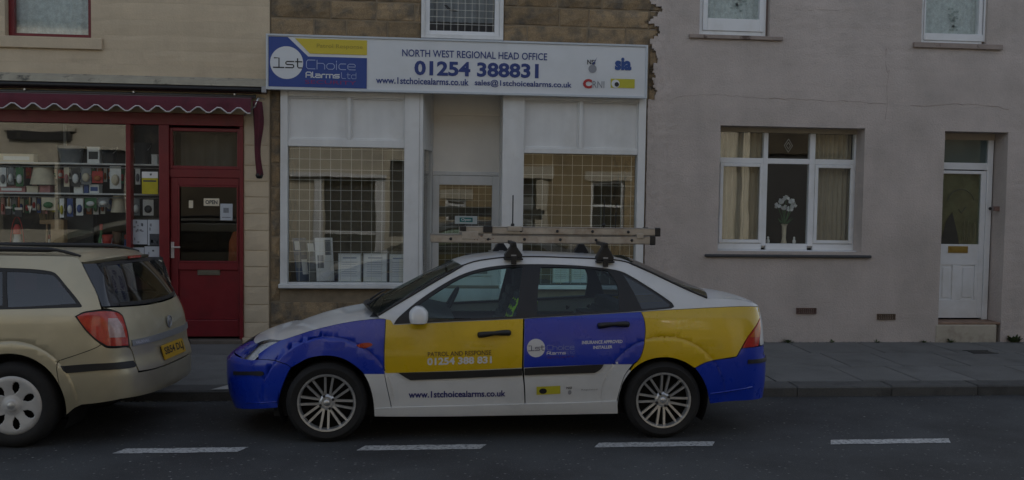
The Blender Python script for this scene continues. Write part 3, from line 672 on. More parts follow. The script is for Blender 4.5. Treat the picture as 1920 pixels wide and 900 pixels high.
rough_zone = lambda x, z: max(min(1, max(0, (z-3.52+.15*mn.noise((x*.7, 2, 0)))/.2)), 1 if x < P(1262, 400).x and z < 5 else 0, 1 if x > P(1893, 400).x else 0)
crs = .235
def dispy(x, z):
    rz_ = rough_zone(x, z); y = -.024
    y -= .005*mn.noise((x*2.2, 7, z*2.2))+(.0016+.006*rz_)*mn.noise((x*13, 3, z*19))+(.0008+.004*rz_)*mn.noise((x*29, 5, z*37))
    f = (z/crs) % 1; d = min(f, 1-f)*crs
    y += (.0035+.004*rz_)*max(0, 1-d/.022)*(.55+.45*mn.noise((x*1.7, int(z/crs)*3.3, 0)))
    if rz_ > .5:
        k = int(z/crs); fx = ((x+.31*(k % 2))/.62) % 1; dd = min(fx, 1-fx)*.62; y += .005*max(0, 1-dd/.02)
    return y
vid = {}; vs_ = []; fs_ = []
def gv(i, j):
    if (i, j) not in vid:
        x, z = xs[i], zs_[j]; vid[(i, j)] = len(vs_)
        onh = any(abs(x-a) < 1e-6 or abs(x-b) < 1e-6 or abs(z-c) < 1e-6 or abs(z-d) < 1e-6 for a, b, c, d in H)
        xx = x if (onh or x > XB+.2) else x+random.uniform(-.004, .004)
        vs_.append((xx, dispy(x, z), z if onh else z+(random.uniform(-.006, .006) if x < XB+.2 else 0)))
    return vid[(i, j)]
bedge = {}
for j in range(len(zs_)-1):
    for i in range(len(xs)-1):
        xm, zm = (xs[i]+xs[i+1])/2, (zs_[j]+zs_[j+1])/2
        if in_holes(xs[i], xs[i+1], zs_[j], zs_[j+1], H) or xm < edge_x(zm): continue
        f = (gv(i, j), gv(i+1, j), gv(i+1, j+1), gv(i, j+1)); fs_.append(f)
        for k in range(4):
            e = (f[k], f[(k+1) % 4]); 
            if (e[1], e[0]) in bedge: del bedge[(e[1], e[0])]
            else: bedge[e] = 1
o = len(vs_); vb = {}
for a, b in list(bedge):
    for v in (a, b):
        if v not in vb: vb[v] = len(vs_); p = vs_[v]; vs_.append((p[0], .0195, p[2]))
    fs_.append((b, a, vb[a], vb[b]))
mb = MB(); mb.add(vs_, fs_); ro = mb.build('render_coat', M['render'], rh, smooth=True)
sharpen(ro.data, 55)
# broken mortar left showing between the sign and the render edge
mb = MB()
for k in range(520):
    z = random.uniform(zsgn[1]-.04, zsgn[0]+.5); ex = edge_x(z); x = ex-abs(random.gauss(0, .022))
    if x < XB-.005 and z < zsgn[0]-.0: continue
    s = random.uniform(.006, .02); c = Vector((x, .0, z)); pts = [c+Vector((random.uniform(-s, s), random.uniform(-.012, .012), random.uniform(-s, s))) for _ in range(4)]
    mb.add(pts, [(0, 1, 2), (0, 2, 3), (0, 3, 1), (1, 3, 2)])
o = mb.build('crumbled_mortar', M['old_render'], rh); o['kind'] = 'stuff'
# hairline cracks and the ridge across the wall
m_crack = mat('stained_crack', (.36, .30, .26), .95, .3, 10)
def crack(pts, r, m=m_crack):
    q = []
    for a, b in zip(pts[:-1], pts[1:]):
        n = max(2, int(math.dist(a, b)/9))
        for k in range(n): q.append((a[0]+(b[0]-a[0])*k/n, a[1]+(b[1]-a[1])*k/n+random.uniform(-1.4, 1.4)))
    q.append(pts[-1]); path = []
    for a, b in q: w_ = P(a, b); path.append((w_.x, dispy(w_.x, w_.z)-.0003, w_.z))
    mb = MB(); rr = [r*random.uniform(.5, 1.2) for _ in path]; mb.tube(path, rr, 5); mb.build('crack', m, rh)
m_ridge = M['render']
crack([(1262, 184), (1310, 178), (1370, 180), (1440, 185), (1480, 188)], .003); crack([(1440, 184), (1510, 188), (1600, 191), (1660, 195)], .0035); crack([(1705, 199), (1750, 198), (1775, 195), (1830, 197), (1870, 201), (1890, 206)], .004)
crack([(1660, 92), (1659, 120), (1662, 138), (1666, 132), (1661, 160), (1662, 196), (1658, 225)], .003); crack([(1490, 19), (1572, 21)], .003); crack([(1500, 570), (1560, 566)], .002)
# ground floor window
w = empty('window', parent=rh); w.location = -rh.location
fy = RV
fx0, fx1 = P(1344, 355, fy).x-.01, P(1606, 360, fy).x
z_of = lambda y, x=1480: P(x, y, fy).z
zt0 = z_of(247); zb0 = z_of(468.5); GZ0 = GW[2]
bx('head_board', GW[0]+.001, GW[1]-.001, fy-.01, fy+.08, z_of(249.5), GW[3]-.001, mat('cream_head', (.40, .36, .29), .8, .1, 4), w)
ztop_ = z_of(249.5)
mul = [P(v, 355, fy).x for v in (1430, 1438.5, 1516.5, 1527)]
zt_a, zt_b = z_of(297.5), z_of(307.5)
bx('frame', GW[0]+.001, fx0+.045, fy, fy+.07, zb0, ztop_-.001, M['upvc'], w, .006); bx('frame', fx1-.045, fx1, fy, fy+.07, zb0, ztop_-.001, M['upvc'], w, .006)
for a, b in ((mul[0], mul[1]), (mul[2], mul[3])): bx('mullion', a, b, fy, fy+.07, zb0+.05, ztop_-.001, M['upvc'], w, .006)
xl3 = (fx0+.045, mul[1], mul[3]); xr3 = (mul[0], mul[2], fx1-.045)
for k in range(3):
    bx('transom', xl3[k], xr3[k], fy+.002, fy+.068, zt_b, zt_a, M['upvc'], w, .005); bx('bottom_rail', xl3[k], xr3[k], fy+.002, fy+.068, zb0, z_of(457), M['upvc'], w, .005)
    bx('pane', xl3[k]-.003, xr3[k]+.003, fy+.03, fy+.036, z_of(457), ztop_-.001, M['glass'], w)
    if k != 1: MB().frame(xl3[k]+.002, xr3[k]-.002, fy-.014, fy+.02, z_of(456), zt_b-.002, .042).build('casement', M['upvc'], w, bev=.006)
bx('filler_strip', fx1, GW[1]-.001, fy, fy+.05, zb0, ztop_-.001, M['render'], w)
zs0 = P(1480, 471, -.07); bx('cill', GW[0]+.002, fx1+.02, fy-.10, fy+.03, zb0-.045, zb0-.001, M['upvc'], w, .006)
sl = R(1323, 473.5, 1635, 483, -.07); bx('window_sill', sl[0], sl[1], -.075, .2, sl[2], zb0-.046, M['slate'], rh, .012)
# leaded diamond in the middle top light
dq = P(1478.5, 273, fy+.02); mb = MB()
for s in (1, .5): mb.tube([(dq.x+a*.055*s, fy+.024, dq.z+b*.085*s) for a, b in ((0, 1), (1, 0), (0, -1), (-1, 0), (0, 1))], .004, 5)
mb.build('leaded_diamond', mat('lead_came', (.45, .45, .42), .5, .1), w)
hang('curtain', fx0+.02, mul[0]+.02, fy+.16, zb0+.02, ztop_, 8, .022, M['curtain'], 'beige curtain drawn across the left light of the parlour window')
hang('curtain', mul[3]-.03, fx1-.02, fy+.16, zb0+.02, ztop_, 9, .02, M['curtain'], 'beige curtain hanging behind the right light of the parlour window')
bx('inner_sill', fx0, fx1, fy+.07, fy+.32, zb0+.02, zb0+.045, M['white'], rh)
ISZ = zb0+.045
# upper windows
for (U, gl_px, lab) in ((U1, (1326, 1424, 36), 'left'), (U2, (1734, 1839, 64), 'right')):
    w = empty('window', parent=rh); w.location = -rh.location
    gx0, gx1, gz_ = P(gl_px[0], 15, .05).x, P(gl_px[1], 20, .05).x, P((gl_px[0]+gl_px[1])/2, gl_px[2], .05).z
    MB().frame(U[0]+.004, U[1]-.03, .03, .12, U[2]+.004, U[3]-.004, .05, .06).build('frame', M['upvc'], w, bev=.006)
    MB().frame(U[0]+.055, gx1+.05, .015, .09, U[2]+.065, U[3]-.05, max(.02, gx0-U[0]-.055), gz_-U[2]-.065).build('casement', M['upvc'], w, bev=.006)
    bx('filler_strip', U[1]-.03, U[1]-.001, .05, .1, U[2]+.004, U[3]-.004, mat('filler_grey', (.22, .17, .15), .9), w)
    bx('pane', gx0-.004, gx1+.004, .06, .066, gz_-.004, U[3]-.06, M['glass'], w)
    hang('net_curtain', gx0-.03, gx1+.03, .13, gz_-.03, U[3]-.06, 8, .008, M['net'], 'lace net curtain in the %s white upstairs window' % ('middle' if lab == 'left' else 'far right'))
    # woven flower sprig on the lace
    c = P((gl_px[0]+gl_px[1])/2+ (8 if lab == 'left' else 2), gl_px[2]-(26 if lab == 'left' else 28), .115); mb = MB()
    for k in range(26):
        a = random.uniform(0, 6.3); r = random.uniform(.0, .17); s = random.uniform(.012, .026); x, z = c.x+r*math.cos(a)*.75, c.z+r*math.sin(a)
        mb.add([(x+s*math.cos(b), .118, z+s*math.sin(b)*.7) for b in (0, 1.2, 2.5, 3.8, 5)], [(0, 1, 2, 3, 4)])
    tag(mb.build('lace_flower', mat('lace_shade', (.40, .47, .45), .9, .1)), 'woven flower sprig on the lace of the %s upstairs window' % ('middle' if lab == 'left' else 'far right'), 'lace flower')
s1 = R(1293, 66, 1469, 73.5, -.06); bx('window_sill', s1[0], s1[1], -.065, .1, s1[2], s1[3], M['sillpaint'], rh, .008)
s2 = R(1714, 81, 1881, 91, -.06); bx('window_sill', s2[0], s2[1], -.065, .1, s2[2], s2[3], M['sillpaint'], rh, .008)
# door
dr = empty('door', parent=rh); dr.location = -rh.location
dy = .26
dl, drr = DW[0]+.002, P(1857, 420, dy).x
zd = lambda y, x=1800: P(x, y, dy).z
zst = P(1810, 604, .0).z
bx('frame_head', dl, DW[1]-.002, dy, dy+.06, zd(262), DW[3]-.002, mat('buff_head', (.42, .37, .31), .8), dr)  # one even buff tone, darker than the white frame
bx('frame', drr-.075, drr, dy-.01, dy+.07, zst, zd(262)-.001, M['upvc'], dr, .006); bx('frame', dl, dl+.03, dy-.01, dy+.07, zst, zd(262)-.001, M['upvc'], dr, .006)
bx('transom_bar', dl+.03, drr-.075, dy, dy+.06, zd(318), zd(305), M['upvc'], dr, .006)
bx('transom_pane', dl+.03, drr-.075, dy+.02, dy+.026, zd(305), zd(262), glass('frosted_pane', .09, (.72, .78, .78)), dr)
a, b = dl+.034, drr-.079; gx = R(1763, 326, 1838, 458, dy); g1 = P(1838, 392, dy).x
za, zb_ = zst+.02, zd(320)
gl0 = a+.045; pn = [(P(u, 530, dy).x, P(v, 530, dy).x) for u, v in ((1760.5, 1785), (1801, 1827))]
pz0_, pz1_ = zd(562), zd(497)
mb = MB().box(a, gl0, dy, dy+.055, za, zb_).box(g1, b, dy, dy+.055, za, zb_).box(gl0, g1, dy, dy+.055, gx[3], zb_).box(gl0, g1, dy, dy+.055, pz1_, gx[2])
mb.box(gl0, g1, dy, dy+.055, za, pz0_); X_ = [gl0, pn[0][0]+.02, pn[0][1], pn[1][0], pn[1][1], g1]
for k in (0, 2, 4):
    if X_[k+1]-X_[k] > .004: mb.box(X_[k], X_[k+1], dy, dy+.055, pz0_, pz1_)
mb.build('door_leaf', M['upvc'], dr, bev=.005)
for k in (0, 1): u, v = (X_[1], X_[2]) if k == 0 else (X_[3], X_[4]); MB().box(u, v, dy+.014, dy+.04, pz0_, pz1_).box(u+.03, v-.03, dy+.004, dy+.014, pz0_+.03, pz1_-.03).build('door_panel', M['upvc'], dr, bev=.005)
bx('pane', gl0-.003, g1+.003, dy+.02, dy+.026, gx[2]-.003, gx[3]+.003, glass('patterned_pane', .09, (.72, .76, .68)), dr)
bx('transom_backing', dl+.03, drr-.075, dy+.05, dy+.055, zd(305), zd(262), mat('grey_backing', (.30, .34, .33), .9, .1, 2), dr)  # pale panel added behind the pane to make it read lighter
bx('door_backing', gl0-.003, g1+.003, dy+.054, dy+.058, gx[2], gx[3], mat('dun_backing', (.34, .34, .28), .9, .3, 6, col2=(.16, .16, .13), c2scale=4), dr)  # pale backing added so the door glass looks less dark
# etched and coloured motif in the door glass
mb = MB(); c = P(1801, 395, dy+.018); mb.tube([(c.x+.19*math.cos(t), dy+.017, c.z+.08+.20*math.sin(t)) for t in np.linspace(.3, 2.9, 14)], .005, 5)
mb.tube([(c.x-.03, dy+.017, c.z+.02), (c.x+.01, dy+.017, c.z-.03), (c.x+.07, dy+.017, c.z+.05)], .006, 5)
mb.build('etched_motif', mat('etched_line', (.10, .105, .08), .6), dr)
mb = MB(); q = P(1781, 445, dy+.018); mb.add([(q.x-.13, dy+.0185, gx[2]), (q.x+.13, dy+.0185, gx[2]), (q.x+.10, dy+.0185, gx[2]+.15), (q.x+.02, dy+.0185, gx[2]+.42), (q.x-.06, dy+.0185, gx[2]+.30)], [(0, 1, 2, 3, 4)]); mb.build('glass_shape', mat('dark_stained_glass', (.035, .033, .025), .5, .3, 9), dr)
mb = MB()
for k in range(7): xx = c.x+.04+.028*k; mb.tube([(xx, dy+.0165, gx[2]+.05), (xx+random.uniform(-.02, .02), dy+.0165, gx[2]+random.uniform(.16, .34))], .004, 4)
mb.build('etched_reeds', mat('etched_pale', (.2, .185, .12), .6), dr)
l_ = R(1777.5, 461.5, 1814, 474, dy); MB().box(l_[0], l_[1], dy-.012, dy-.0005, l_[2], l_[3]).box(l_[0]+.03, l_[1]-.03, dy-.018, dy-.011, l_[2]+.02, l_[3]-.02).build('letter_plate', M['brass'], dr, bev=.003)
q = P(1856.5, 391, dy); MB().lathe([(.0, -.045), (.016, -.042), (.022, -.03), (.012, -.018), (.012, -.008)], (drr-.03, dy, q.z), 'y', 12).build('knob', M['black'], dr, smooth=True)

bx('bell_push', P(1863, 392, .12).x, DW[1]-.001, .1, .13, q.z-.03, q.z+.03, mat('bell_push', (.2, .12, .1), .6), rh)
bx('door_step', DW[0]-.03, DW[1]-.06, -.036, dy+.1, .0, zst-.03, M['step'], rh, .012); bx('step_top', DW[0]+.001, DW[1]-.001, -.02, dy+.02, zst-.03, zst, M['steptop'], rh, .006)
for (a, b, c, d), mm in (((1492, 577, 1529, 588), M['terracotta']), ((1643, 588, 1677, 599), mat('sooty_air_brick', (.12, .085, .06), .9, .2, 20))):
    r = R(a, b, c, d, -.01); mb = MB().frame(r[0], r[1], -.042, -.01, r[2], r[3], .012)
    n = 9
    for k in range(n): x = r[0]+.012+(r[1]-r[0]-.024)*(k+.5)/n; mb.box(x-.006, x+.006, -.036, -.012, r[2]+.012, r[3]-.012)
    mb.box(r[0]+.012, r[1]-.012, -.038, -.012, (r[2]+r[3])/2-.004, (r[2]+r[3])/2+.004)
    mb.build('air_brick', mm, rh)
# ================================================================== houses across the street (seen mirrored in the glass)
OY = -13.0
def V(px, py): q = P(px, py, -OY); return q.x, q.z
def VR(xl, yt, xr, yb): return V(xl, (yt+yb)/2)[0], V(xr, (yt+yb)/2)[0], V((xl+xr)/2, yb)[1], V((xl+xr)/2, yt)[1]
m_ostone = mat('sunlit_buff_stone', (.30, .225, .12), .9, .2, 1.2, .4, 20, col2=(.20, .15, .085), c2scale=1.6)
m_ocream = mat('sunlit_cream_paint', (.54, .49, .385), .85, .08, 1.2, .2, 30)
m_olight = mat('pale_stone_surround', (.52, .47, .37), .85, .1, 3)
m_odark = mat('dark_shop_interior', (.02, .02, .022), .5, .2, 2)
def far_house(x0, x1, m, label, holes, eave=6.0):
    e = empty('terraced_house', ((x0+x1)/2, OY, 0), label, 'house', 'houses across the street mirrored in the windows')
    wall_mb(x0, x1, -.2, eave, holes, OY-.3, OY).build('wall', m, e)
    MB().box(x0, x1, OY-8, OY-7.8, -.2, eave).build('back_wall', m, e)
    for a, b in ((x0+.002, x0+.1), (x1-.1, x1-.002)): bx('side_wall', a, b, OY-7.8, OY-.31, -.2, eave, m, e)
    r = MB().prism_axis([(OY+.3, eave-.1), (OY-4, eave+2.2), (OY-8.3, eave-.1)], 'x', x0, x1); r.build('roof', M['roofslate'], e)
    bx('inner_wall', x0+.1, x1-.1, OY-2, OY-1.9, -.2, eave, M['darkroom'], e)
    return e
def far_window(e, h, bars=(.5,), lintel=True, fm=None):
    fm = fm or M['upvc']; x0, x1, z0, z1 = h
    MB().frame(x0, x1, OY-.16, OY-.1, z0, z1, .07).build('window_frame', fm, e)
    for b in bars: zz = z0+(z1-z0)*b; bx('window_bar', x0+.07, x1-.07, OY-.155, OY-.105, zz-.03, zz+.03, fm, e)
    bx('window_pane', x0+.06, x1-.06, OY-.14, OY-.13, z0+.06, z1-.06, M['glass'], e)
    bx('window_sill', x0-.1, x1+.1, OY-.1, OY+.08, z0-.14, z0-.003, m_olight, e)
    if lintel: bx('window_lintel', x0-.16, x1+.16, OY-.1, OY+.025, z1+.003, z1+.26, m_olight, e)
# brown stone house in the right bay
hx0, hx1 = V(800, 400)[0], V(1215, 400)[0]
w1 = VR(1107, 340, 1172, 520); w1 = (w1[0], w1[1], max(w1[2], .8), w1[3]); d1 = VR(975, 335, 1004, 640); d1 = (d1[0], d1[1], 0, d1[3]); w2 = (w1[0], w1[1], 4.0, 5.5); w3 = VR(838, 375, 880, 500); w3 = (w3[0], w3[1], .9, w3[3])
e = far_house(hx0, hx1, m_ostone, 'brown stone house mirrored in the right bay of the white shopfront', [w1, d1, w2, w3])
far_window(e, w1, (.55,)); far_window(e, w2); far_window(e, w3, (.6, .8))
bx('door', d1[0]+.02, d1[1]-.02, OY-.2, OY-.15, .0, d1[3]-.45, mat('far_door_grey', (.16, .17, .17), .5), e); bx('fanlight', d1[0], d1[1], OY-.2, OY-.15, d1[3]-.42, d1[3], m_odark, e)
for a, b in ((d1[0]-.3, d1[0]-.003), (d1[1]+.003, d1[1]+.3)): bx('door_pilaster', a, b, OY-.1, OY+.06, 0, d1[3], m_olight, e)
bx('door_cornice', d1[0]-.42, d1[1]+.42, OY-.1, OY+.16, d1[3]+.003, d1[3]+.32, m_olight, e)
# pale shop in the left bay
gx0 = V(470, 400)[0]
sh = VR(607, 330, 702, 640); sh = (sh[0], sh[1], 0, sh[3]); dk = VR(730, 300, 772, 640); dk = (dk[0], dk[1], .7, dk[3])
nx0 = V(244, 400)[0]
e = far_house(gx0, hx0-.004, m_ocream, 'pale shop mirrored in the left bay of the white shopfront', [sh, dk])
fa = VR(470, 274, 718, 324); bx('fascia', fa[0], fa[1], OY-.1, OY+.18, fa[2], fa[3], m_olight, e); bx('fascia_cornice', fa[0]-.1, fa[1]+.1, OY-.1, OY+.28, fa[2]-.10, fa[2]-.003, M['white'], e)
for a, b in ((588, 604), (704, 722)): x_ = V(a, 400)[0], V(b, 400)[0]; bx('pilaster', x_[0], x_[1], OY-.1, OY+.1, 0, fa[2]-.104, M['white'], e)
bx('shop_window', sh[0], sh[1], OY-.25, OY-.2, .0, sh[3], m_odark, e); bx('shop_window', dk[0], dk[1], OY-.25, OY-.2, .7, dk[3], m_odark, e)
tb = VR(607, 434, 757, 440); bx('shop_transom', sh[0], sh[1], OY-.18, OY-.12, tb[2], tb[3], M['white'], e)
# cream building in the red shop's window
ex0 = V(-250, 300)[0]
ds = VR(15, 246, 132, 262); wu = VR(30, 130, 118, 226); wu = (wu[0], wu[1], wu[2], wu[3]); ws = VR(-4, 308, 100, 600); ws = (ws[0], ws[1], .8, ws[3]); ws2 = VR(107, 280, 232, 600); ws2 = (ws2[0], ws2[1], .8, ws2[3])
e = far_house(ex0, nx0-.004, m_ocream, 'cream building mirrored in the large window of the red shopfront', [wu, ws, ws2])
far_window(e, wu, (.5,)); bx('black_board', ds[0], ds[1], OY+.0, OY+.16, ds[2], ds[3], M['black'], e); bx('window_shelf', ds[0]-.1, ds[1]+.1, OY, OY+.12, ds[3]+.003, ds[3]+.12, m_olight, e)
for q in (ws, ws2): bx('shop_window', q[0], q[1], OY-.25, OY-.2, q[2], q[3], m_odark, e)  # dark boards, widened to keep the red shop's mirrored window dark
# darker stone house behind the red door
da = VR(246, 225, 303, 640); db = VR(334, 420, 452, 640); da = (da[0], da[1], .3, da[3]); db = (db[0], db[1], .0, db[3])
m_odstone = mat('dark_brown_stone', (.085, .068, .045), .9, .25, 1.4, .4, 20, col2=(.05, .04, .028), c2scale=1.6)  # the buff stone in a darker brown tone
e = far_house(nx0, gx0-.004, m_odstone, 'dark stone house mirrored in the glass of the red door', [da, db])
for q in (da, db): bx('shop_window', q[0], q[1], OY-.25, OY-.2, q[2], q[3], m_odark, e)  # dark boards shaped to keep the mirrored door and side glass dark
# the row opposite the rendered house: a cream front, a dark opening added to darken the mirrored glass, then stone
cx1 = V(1418, 300)[0]; kx1 = V(1690, 300)[0]
e = far_house(hx1+.004, cx1-.004, m_ocream, 'cream house mirrored in the left light of the parlour window', [])
bx('drainpipe', cx1-.35, cx1-.25, OY, OY+.1, 0, 6, M['black'], e)
od = VR(1432, 288, 1680, 640); od = (od[0], od[1], 0, od[3])
e = far_house(cx1, kx1-.004, m_odstone, 'dark stone building mirrored in the middle and right lights of the parlour window', [od])
bx('dark_opening', od[0], od[1], OY-.27, OY-.2, 0, od[3], m_odark, e)
uw = VR(1440, 140, 1510, 240); bx('window_frame', uw[0], uw[1], OY, OY+.05, uw[2], uw[3], M['upvc'], e); bx('window_pane', uw[0]+.1, uw[1]-.1, OY+.05, OY+.06, uw[2]+.1, uw[3]-.1, m_odark, e)
e = far_house(kx1, kx1+11, m_odstone, 'stone house mirrored in the door glass of the rendered house', [])
# ================================================================== vehicle bodies
def spline_tab(pts, n=400):
    """smooth table through (z, value) points"""
    p = np.array(sorted(pts), float); x = np.linspace(p[0, 0], p[-1, 0], n)
    h = np.diff(p[:, 0]); d = np.diff(p[:, 1])/h; m = np.zeros(len(p)); m[1:-1] = (d[:-1]*h[1:]+d[1:]*h[:-1])/(h[:-1]+h[1:]); m[0], m[-1] = d[0], d[-1]
    for i in range(len(d)):
        if abs(d[i]) < 1e-9: m[i] = m[i+1] = 0
    k = np.clip(np.searchsorted(p[:, 0], x)-1, 0, len(h)-1); t = (x-p[k, 0])/h[k]
    y = (2*t**3-3*t**2+1)*p[k, 1]+(t**3-2*t**2+t)*h[k]*m[k]+(-2*t**3+3*t**2)*p[k+1, 1]+(t**3-t**2)*h[k]*m[k+1]
    return x, y
class Body:
    """side skin of a car as a surface over (s, z): s runs along the waist from the middle of the nose round to the middle of the tail"""
    def __init__(b, L, Lf, nf, Lr, nr, B, xf, xr, X0, Yc, flares=(), barrel=.012):
        b.L, b.Lf, b.Lr, b.nf, b.nr, b.X0, b.Yc, b.flares, b.barrel = L, Lf, Lr, nf, nr, X0, Yc, flares, barrel; b.ang, b.piv = 0., (0., 0.); b.fp = 2
        b.Bt, b.xft, b.xrt = spline_tab(B), spline_tab(xf), spline_tab(xr)
        th = np.linspace(0, np.pi/2, 600); B0 = .85
        def tab(Lc, n):
            x = Lc*(1-np.cos(th)**(2/n)); y = B0*np.sin(th)**(2/n); s = np.concatenate([[0], np.cumsum(np.hypot(np.diff(x), np.diff(y)))]); return s, x, y/B0
        b.f, b.r = tab(Lf, nf), tab(Lr, nr); b.Sf = b.f[0][-1]; b.Sm = L-Lf-Lr; b.Sr = b.r[0][-1]; b.S = b.Sf+b.Sm+b.Sr
    def loc(b, s, z):
        s = np.atleast_1d(np.asarray(s, float)); z = np.atleast_1d(np.asarray(z, float))
        sg = np.where(s < 0, -1., 1.)*np.where(s > b.S, -1., 1.); s = np.where(s < 0, -s, np.where(s > b.S, 2*b.S-s, s))
        xF = np.interp(s, b.f[0], b.f[1]); yF = np.interp(s, b.f[0], b.f[2]); sr = b.S-s
        xR = np.interp(sr, b.r[0], b.r[1]); yR = np.interp(sr, b.r[0], b.r[2])
        front, rear = s < b.Sf, sr < b.Sr
        x = np.where(front, xF, np.where(rear, b.L-xR, b.Lf+(s-b.Sf))); y = np.where(front, yF, np.where(rear, yR, 1.))
        ff = np.where(front, 1-yF**2, 0.); fr = np.where(rear, 1-yR**b.fp, 0.)
        w = np.interp(z, *b.Bt)
        x = x+np.interp(z, *b.xft)*(.25*(x < b.Lf)*np.clip(1-x/b.Lf, 0, 1)+.75*ff)+np.interp(z, *b.xrt)*fr
        u = (x-b.L*.5)/(b.L*.5); y = y*w-b.barrel*u*u*np.clip(y, 0, 1)
        for xc, zc, ro, h in b.flares:
            r = np.hypot(x-xc, z-zc); y = y+(h*np.clip((ro+.008-r)/.016, 0, 1)-.013*np.clip(1-np.abs(r-ro)/.010, 0, 1))*np.clip((1.25*ro-np.abs(x-xc))/.1, 0, 1)*np.clip((z-zc+.05)/.15, 0, 1)
        return np.stack([x, -y*sg, z], -1)
    def nrm(b, s, z, e=2e-3):
        a = b.loc(np.asarray(s)+e, z)-b.loc(np.asarray(s)-e, z); c = b.loc(s, np.asarray(z)+e)-b.loc(s, np.asarray(z)-e)
        n = np.cross(a, c); return n/np.maximum(np.linalg.norm(n, axis=1, keepdims=True), 1e-9)
    def world(b, p): return p+np.array([b.X0, b.Yc, 0.])
    def pt(b, s, z, off=0.):
        p = b.loc(s, z)
        if off: p = p+b.nrm(s, z)*off
        return b.world(p)
    def turn(b, p):
        if not b.ang: return p
        c, s = math.cos(b.ang), math.sin(b.ang); q = np.array(p, float); x, y = q[..., 0]-b.piv[0], q[..., 1]-b.piv[1]
        q[..., 0] = b.piv[0]+c*x-s*y; q[..., 1] = b.piv[1]+s*x+c*y; return q
    def s_at(b, x): return b.Sf+(x-b.Lf)
    def px(b, px_, py_):
        d = CF+CR*((px_-960)/FPX)-CU*((py_-450)/FPX); c = np.array(CAM); d = np.array(d)
        t = (b.Yc-.8-c[1])/d[1]; q = c+d*t; v = np.array([min(max(b.s_at(q[0]-b.X0), .25), b.S-.25), q[2]])
        e1 = np.array(CR); e2 = np.array(CU)
        e1 = e1-d*(e1@d)/(d@d); e2 = e2-d*(e2@d)/(d@d)
        def res(v):
            p = b.turn(b.pt(v[0], v[1])[0])-c; return np.array([p@e1, p@e2])
        lam = 1e-6; r = res(v)
        for it in range(40):
            h = 1e-4; J = np.stack([(res(v+[h, 0])-r)/h, (res(v+[0, h])-r)/h], 1); A = J.T@J
            dv = -np.linalg.solve(A+lam*np.eye(2), J.T@r); dv = np.clip(dv, -.12, .12); w = v+dv; r2 = res(w)
            if r2@r2 < r@r: v, r = w, r2; lam = max(lam/4, 1e-9)
            else: lam *= 8
            if r@r < 1e-10: break
        return float(v[0]), float(v[1])
def catmull(pts, sub=4):
    if len(pts) < 3: return [tuple(p) for p in pts]
    p = [np.array(q, float) for q in pts]; p = [2*p[0]-p[1]]+p+[2*p[-1]-p[-2]]; out = []
    for i in range(1, len(p)-2):
        d = [max(np.linalg.norm(p[i+k]-p[i+k-1])**.5, 1e-6) for k in range(0, 3)]
        t0, t1 = 0, d[0]; t2 = t1+d[1]; t3 = t2+d[2]
        for k in range(sub):
            t = t1+(t2-t1)*k/sub
            A1 = (t1-t)/(t1-t0)*p[i-1]+(t-t0)/(t1-t0)*p[i]; A2 = (t2-t)/(t2-t1)*p[i]+(t-t1)/(t2-t1)*p[i+1]; A3 = (t3-t)/(t3-t2)*p[i+1]+(t-t2)/(t3-t2)*p[i+2]
            B1 = (t2-t)/(t2-t0)*A1+(t-t0)/(t2-t0)*A2; B2 = (t3-t)/(t3-t1)*A2+(t-t1)/(t3-t1)*A3
            out.append(tuple((t2-t)/(t2-t1)*B1+(t-t1)/(t2-t1)*B2))
    return out+[tuple(pts[-1])]
def outline(b, curves, sub=3):
    """curves of pixel points, or ('m', (s,z), ...) for points out of sight -> closed loop of (s, z)"""
    loop = []
    for c in curves:
        q = [tuple(v) for v in c[1:]] if c[0] == 'm' else [b.px(*v) for v in c]
        dens = []
        for v in catmull(q, sub):
            if dens:
                k = int(math.hypot(v[0]-dens[-1][0], v[1]-dens[-1][1])/.022); a = dens[-1]
                dens += [(a[0]+(v[0]-a[0])*(i+1)/(k+1), a[1]+(v[1]-a[1])*(i+1)/(k+1)) for i in range(k)]
            dens.append(v)
        for v in dens:
            if not loop or math.hypot(v[0]-loop[-1][0], v[1]-loop[-1][1]) > .004: loop.append(v)
    if math.hypot(loop[0][0]-loop[-1][0], loop[0][1]-loop[-1][1]) < .004: loop.pop()
    a = sum(loop[i-1][0]*loop[i][1]-loop[i][0]*loop[i-1][1] for i in range(len(loop)))
    return loop if a > 0 else loop[::-1]
def inset(loop, d):
    if not d: return loop
    n = len(loop); out = []
    for i in range(n):
        p, q, r = (np.array(loop[k % n]) for k in (i-1, i, i+1))
        a = (q-p)/max(np.linalg.norm(q-p), 1e-9); c = (r-q)/max(np.linalg.norm(r-q), 1e-9)
        n1, n2 = np.array([-a[1], a[0]]), np.array([-c[1], c[0]]); m = n1+n2; k = max(m@m/2, .35)
        out.append(tuple(q+m/k*d*1.0 if True else q))
    return out
def pip(x, y, poly):
    r = False; n = len(poly); j = n-1
    for i in range(n):
        xi, yi = poly[i]; xj, yj = poly[j]
        if (yi > y) != (yj > y) and x < (xj-xi)*(y-yi)/(yj-yi)+xi: r = not r
        j = i
    return r
def pip_np(X, Y, poly):
    r = np.zeros(X.shape, bool); n = len(poly); j = n-1
    for i in range(n):
        xi, yi = poly[i]; xj, yj = poly[j]
        if yi != yj: r ^= ((yi > Y) != (yj > Y)) & (X < (xj-xi)*(Y-yi)/(yj-yi)+xi)
        j = i
    return r
def segdist(X, Y, poly):
    d = np.full(X.shape, 9.)
    for i in range(len(poly)):
        ax, ay = poly[i-1]; bx_, by = poly[i]; l2 = max((bx_-ax)**2+(by-ay)**2, 1e-12)
        t = np.clip(((X-ax)*(bx_-ax)+(Y-ay)*(by-ay))/l2, 0, 1); d = np.minimum(d, np.hypot(X-ax-t*(bx_-ax), Y-ay-t*(by-ay)))
    return d
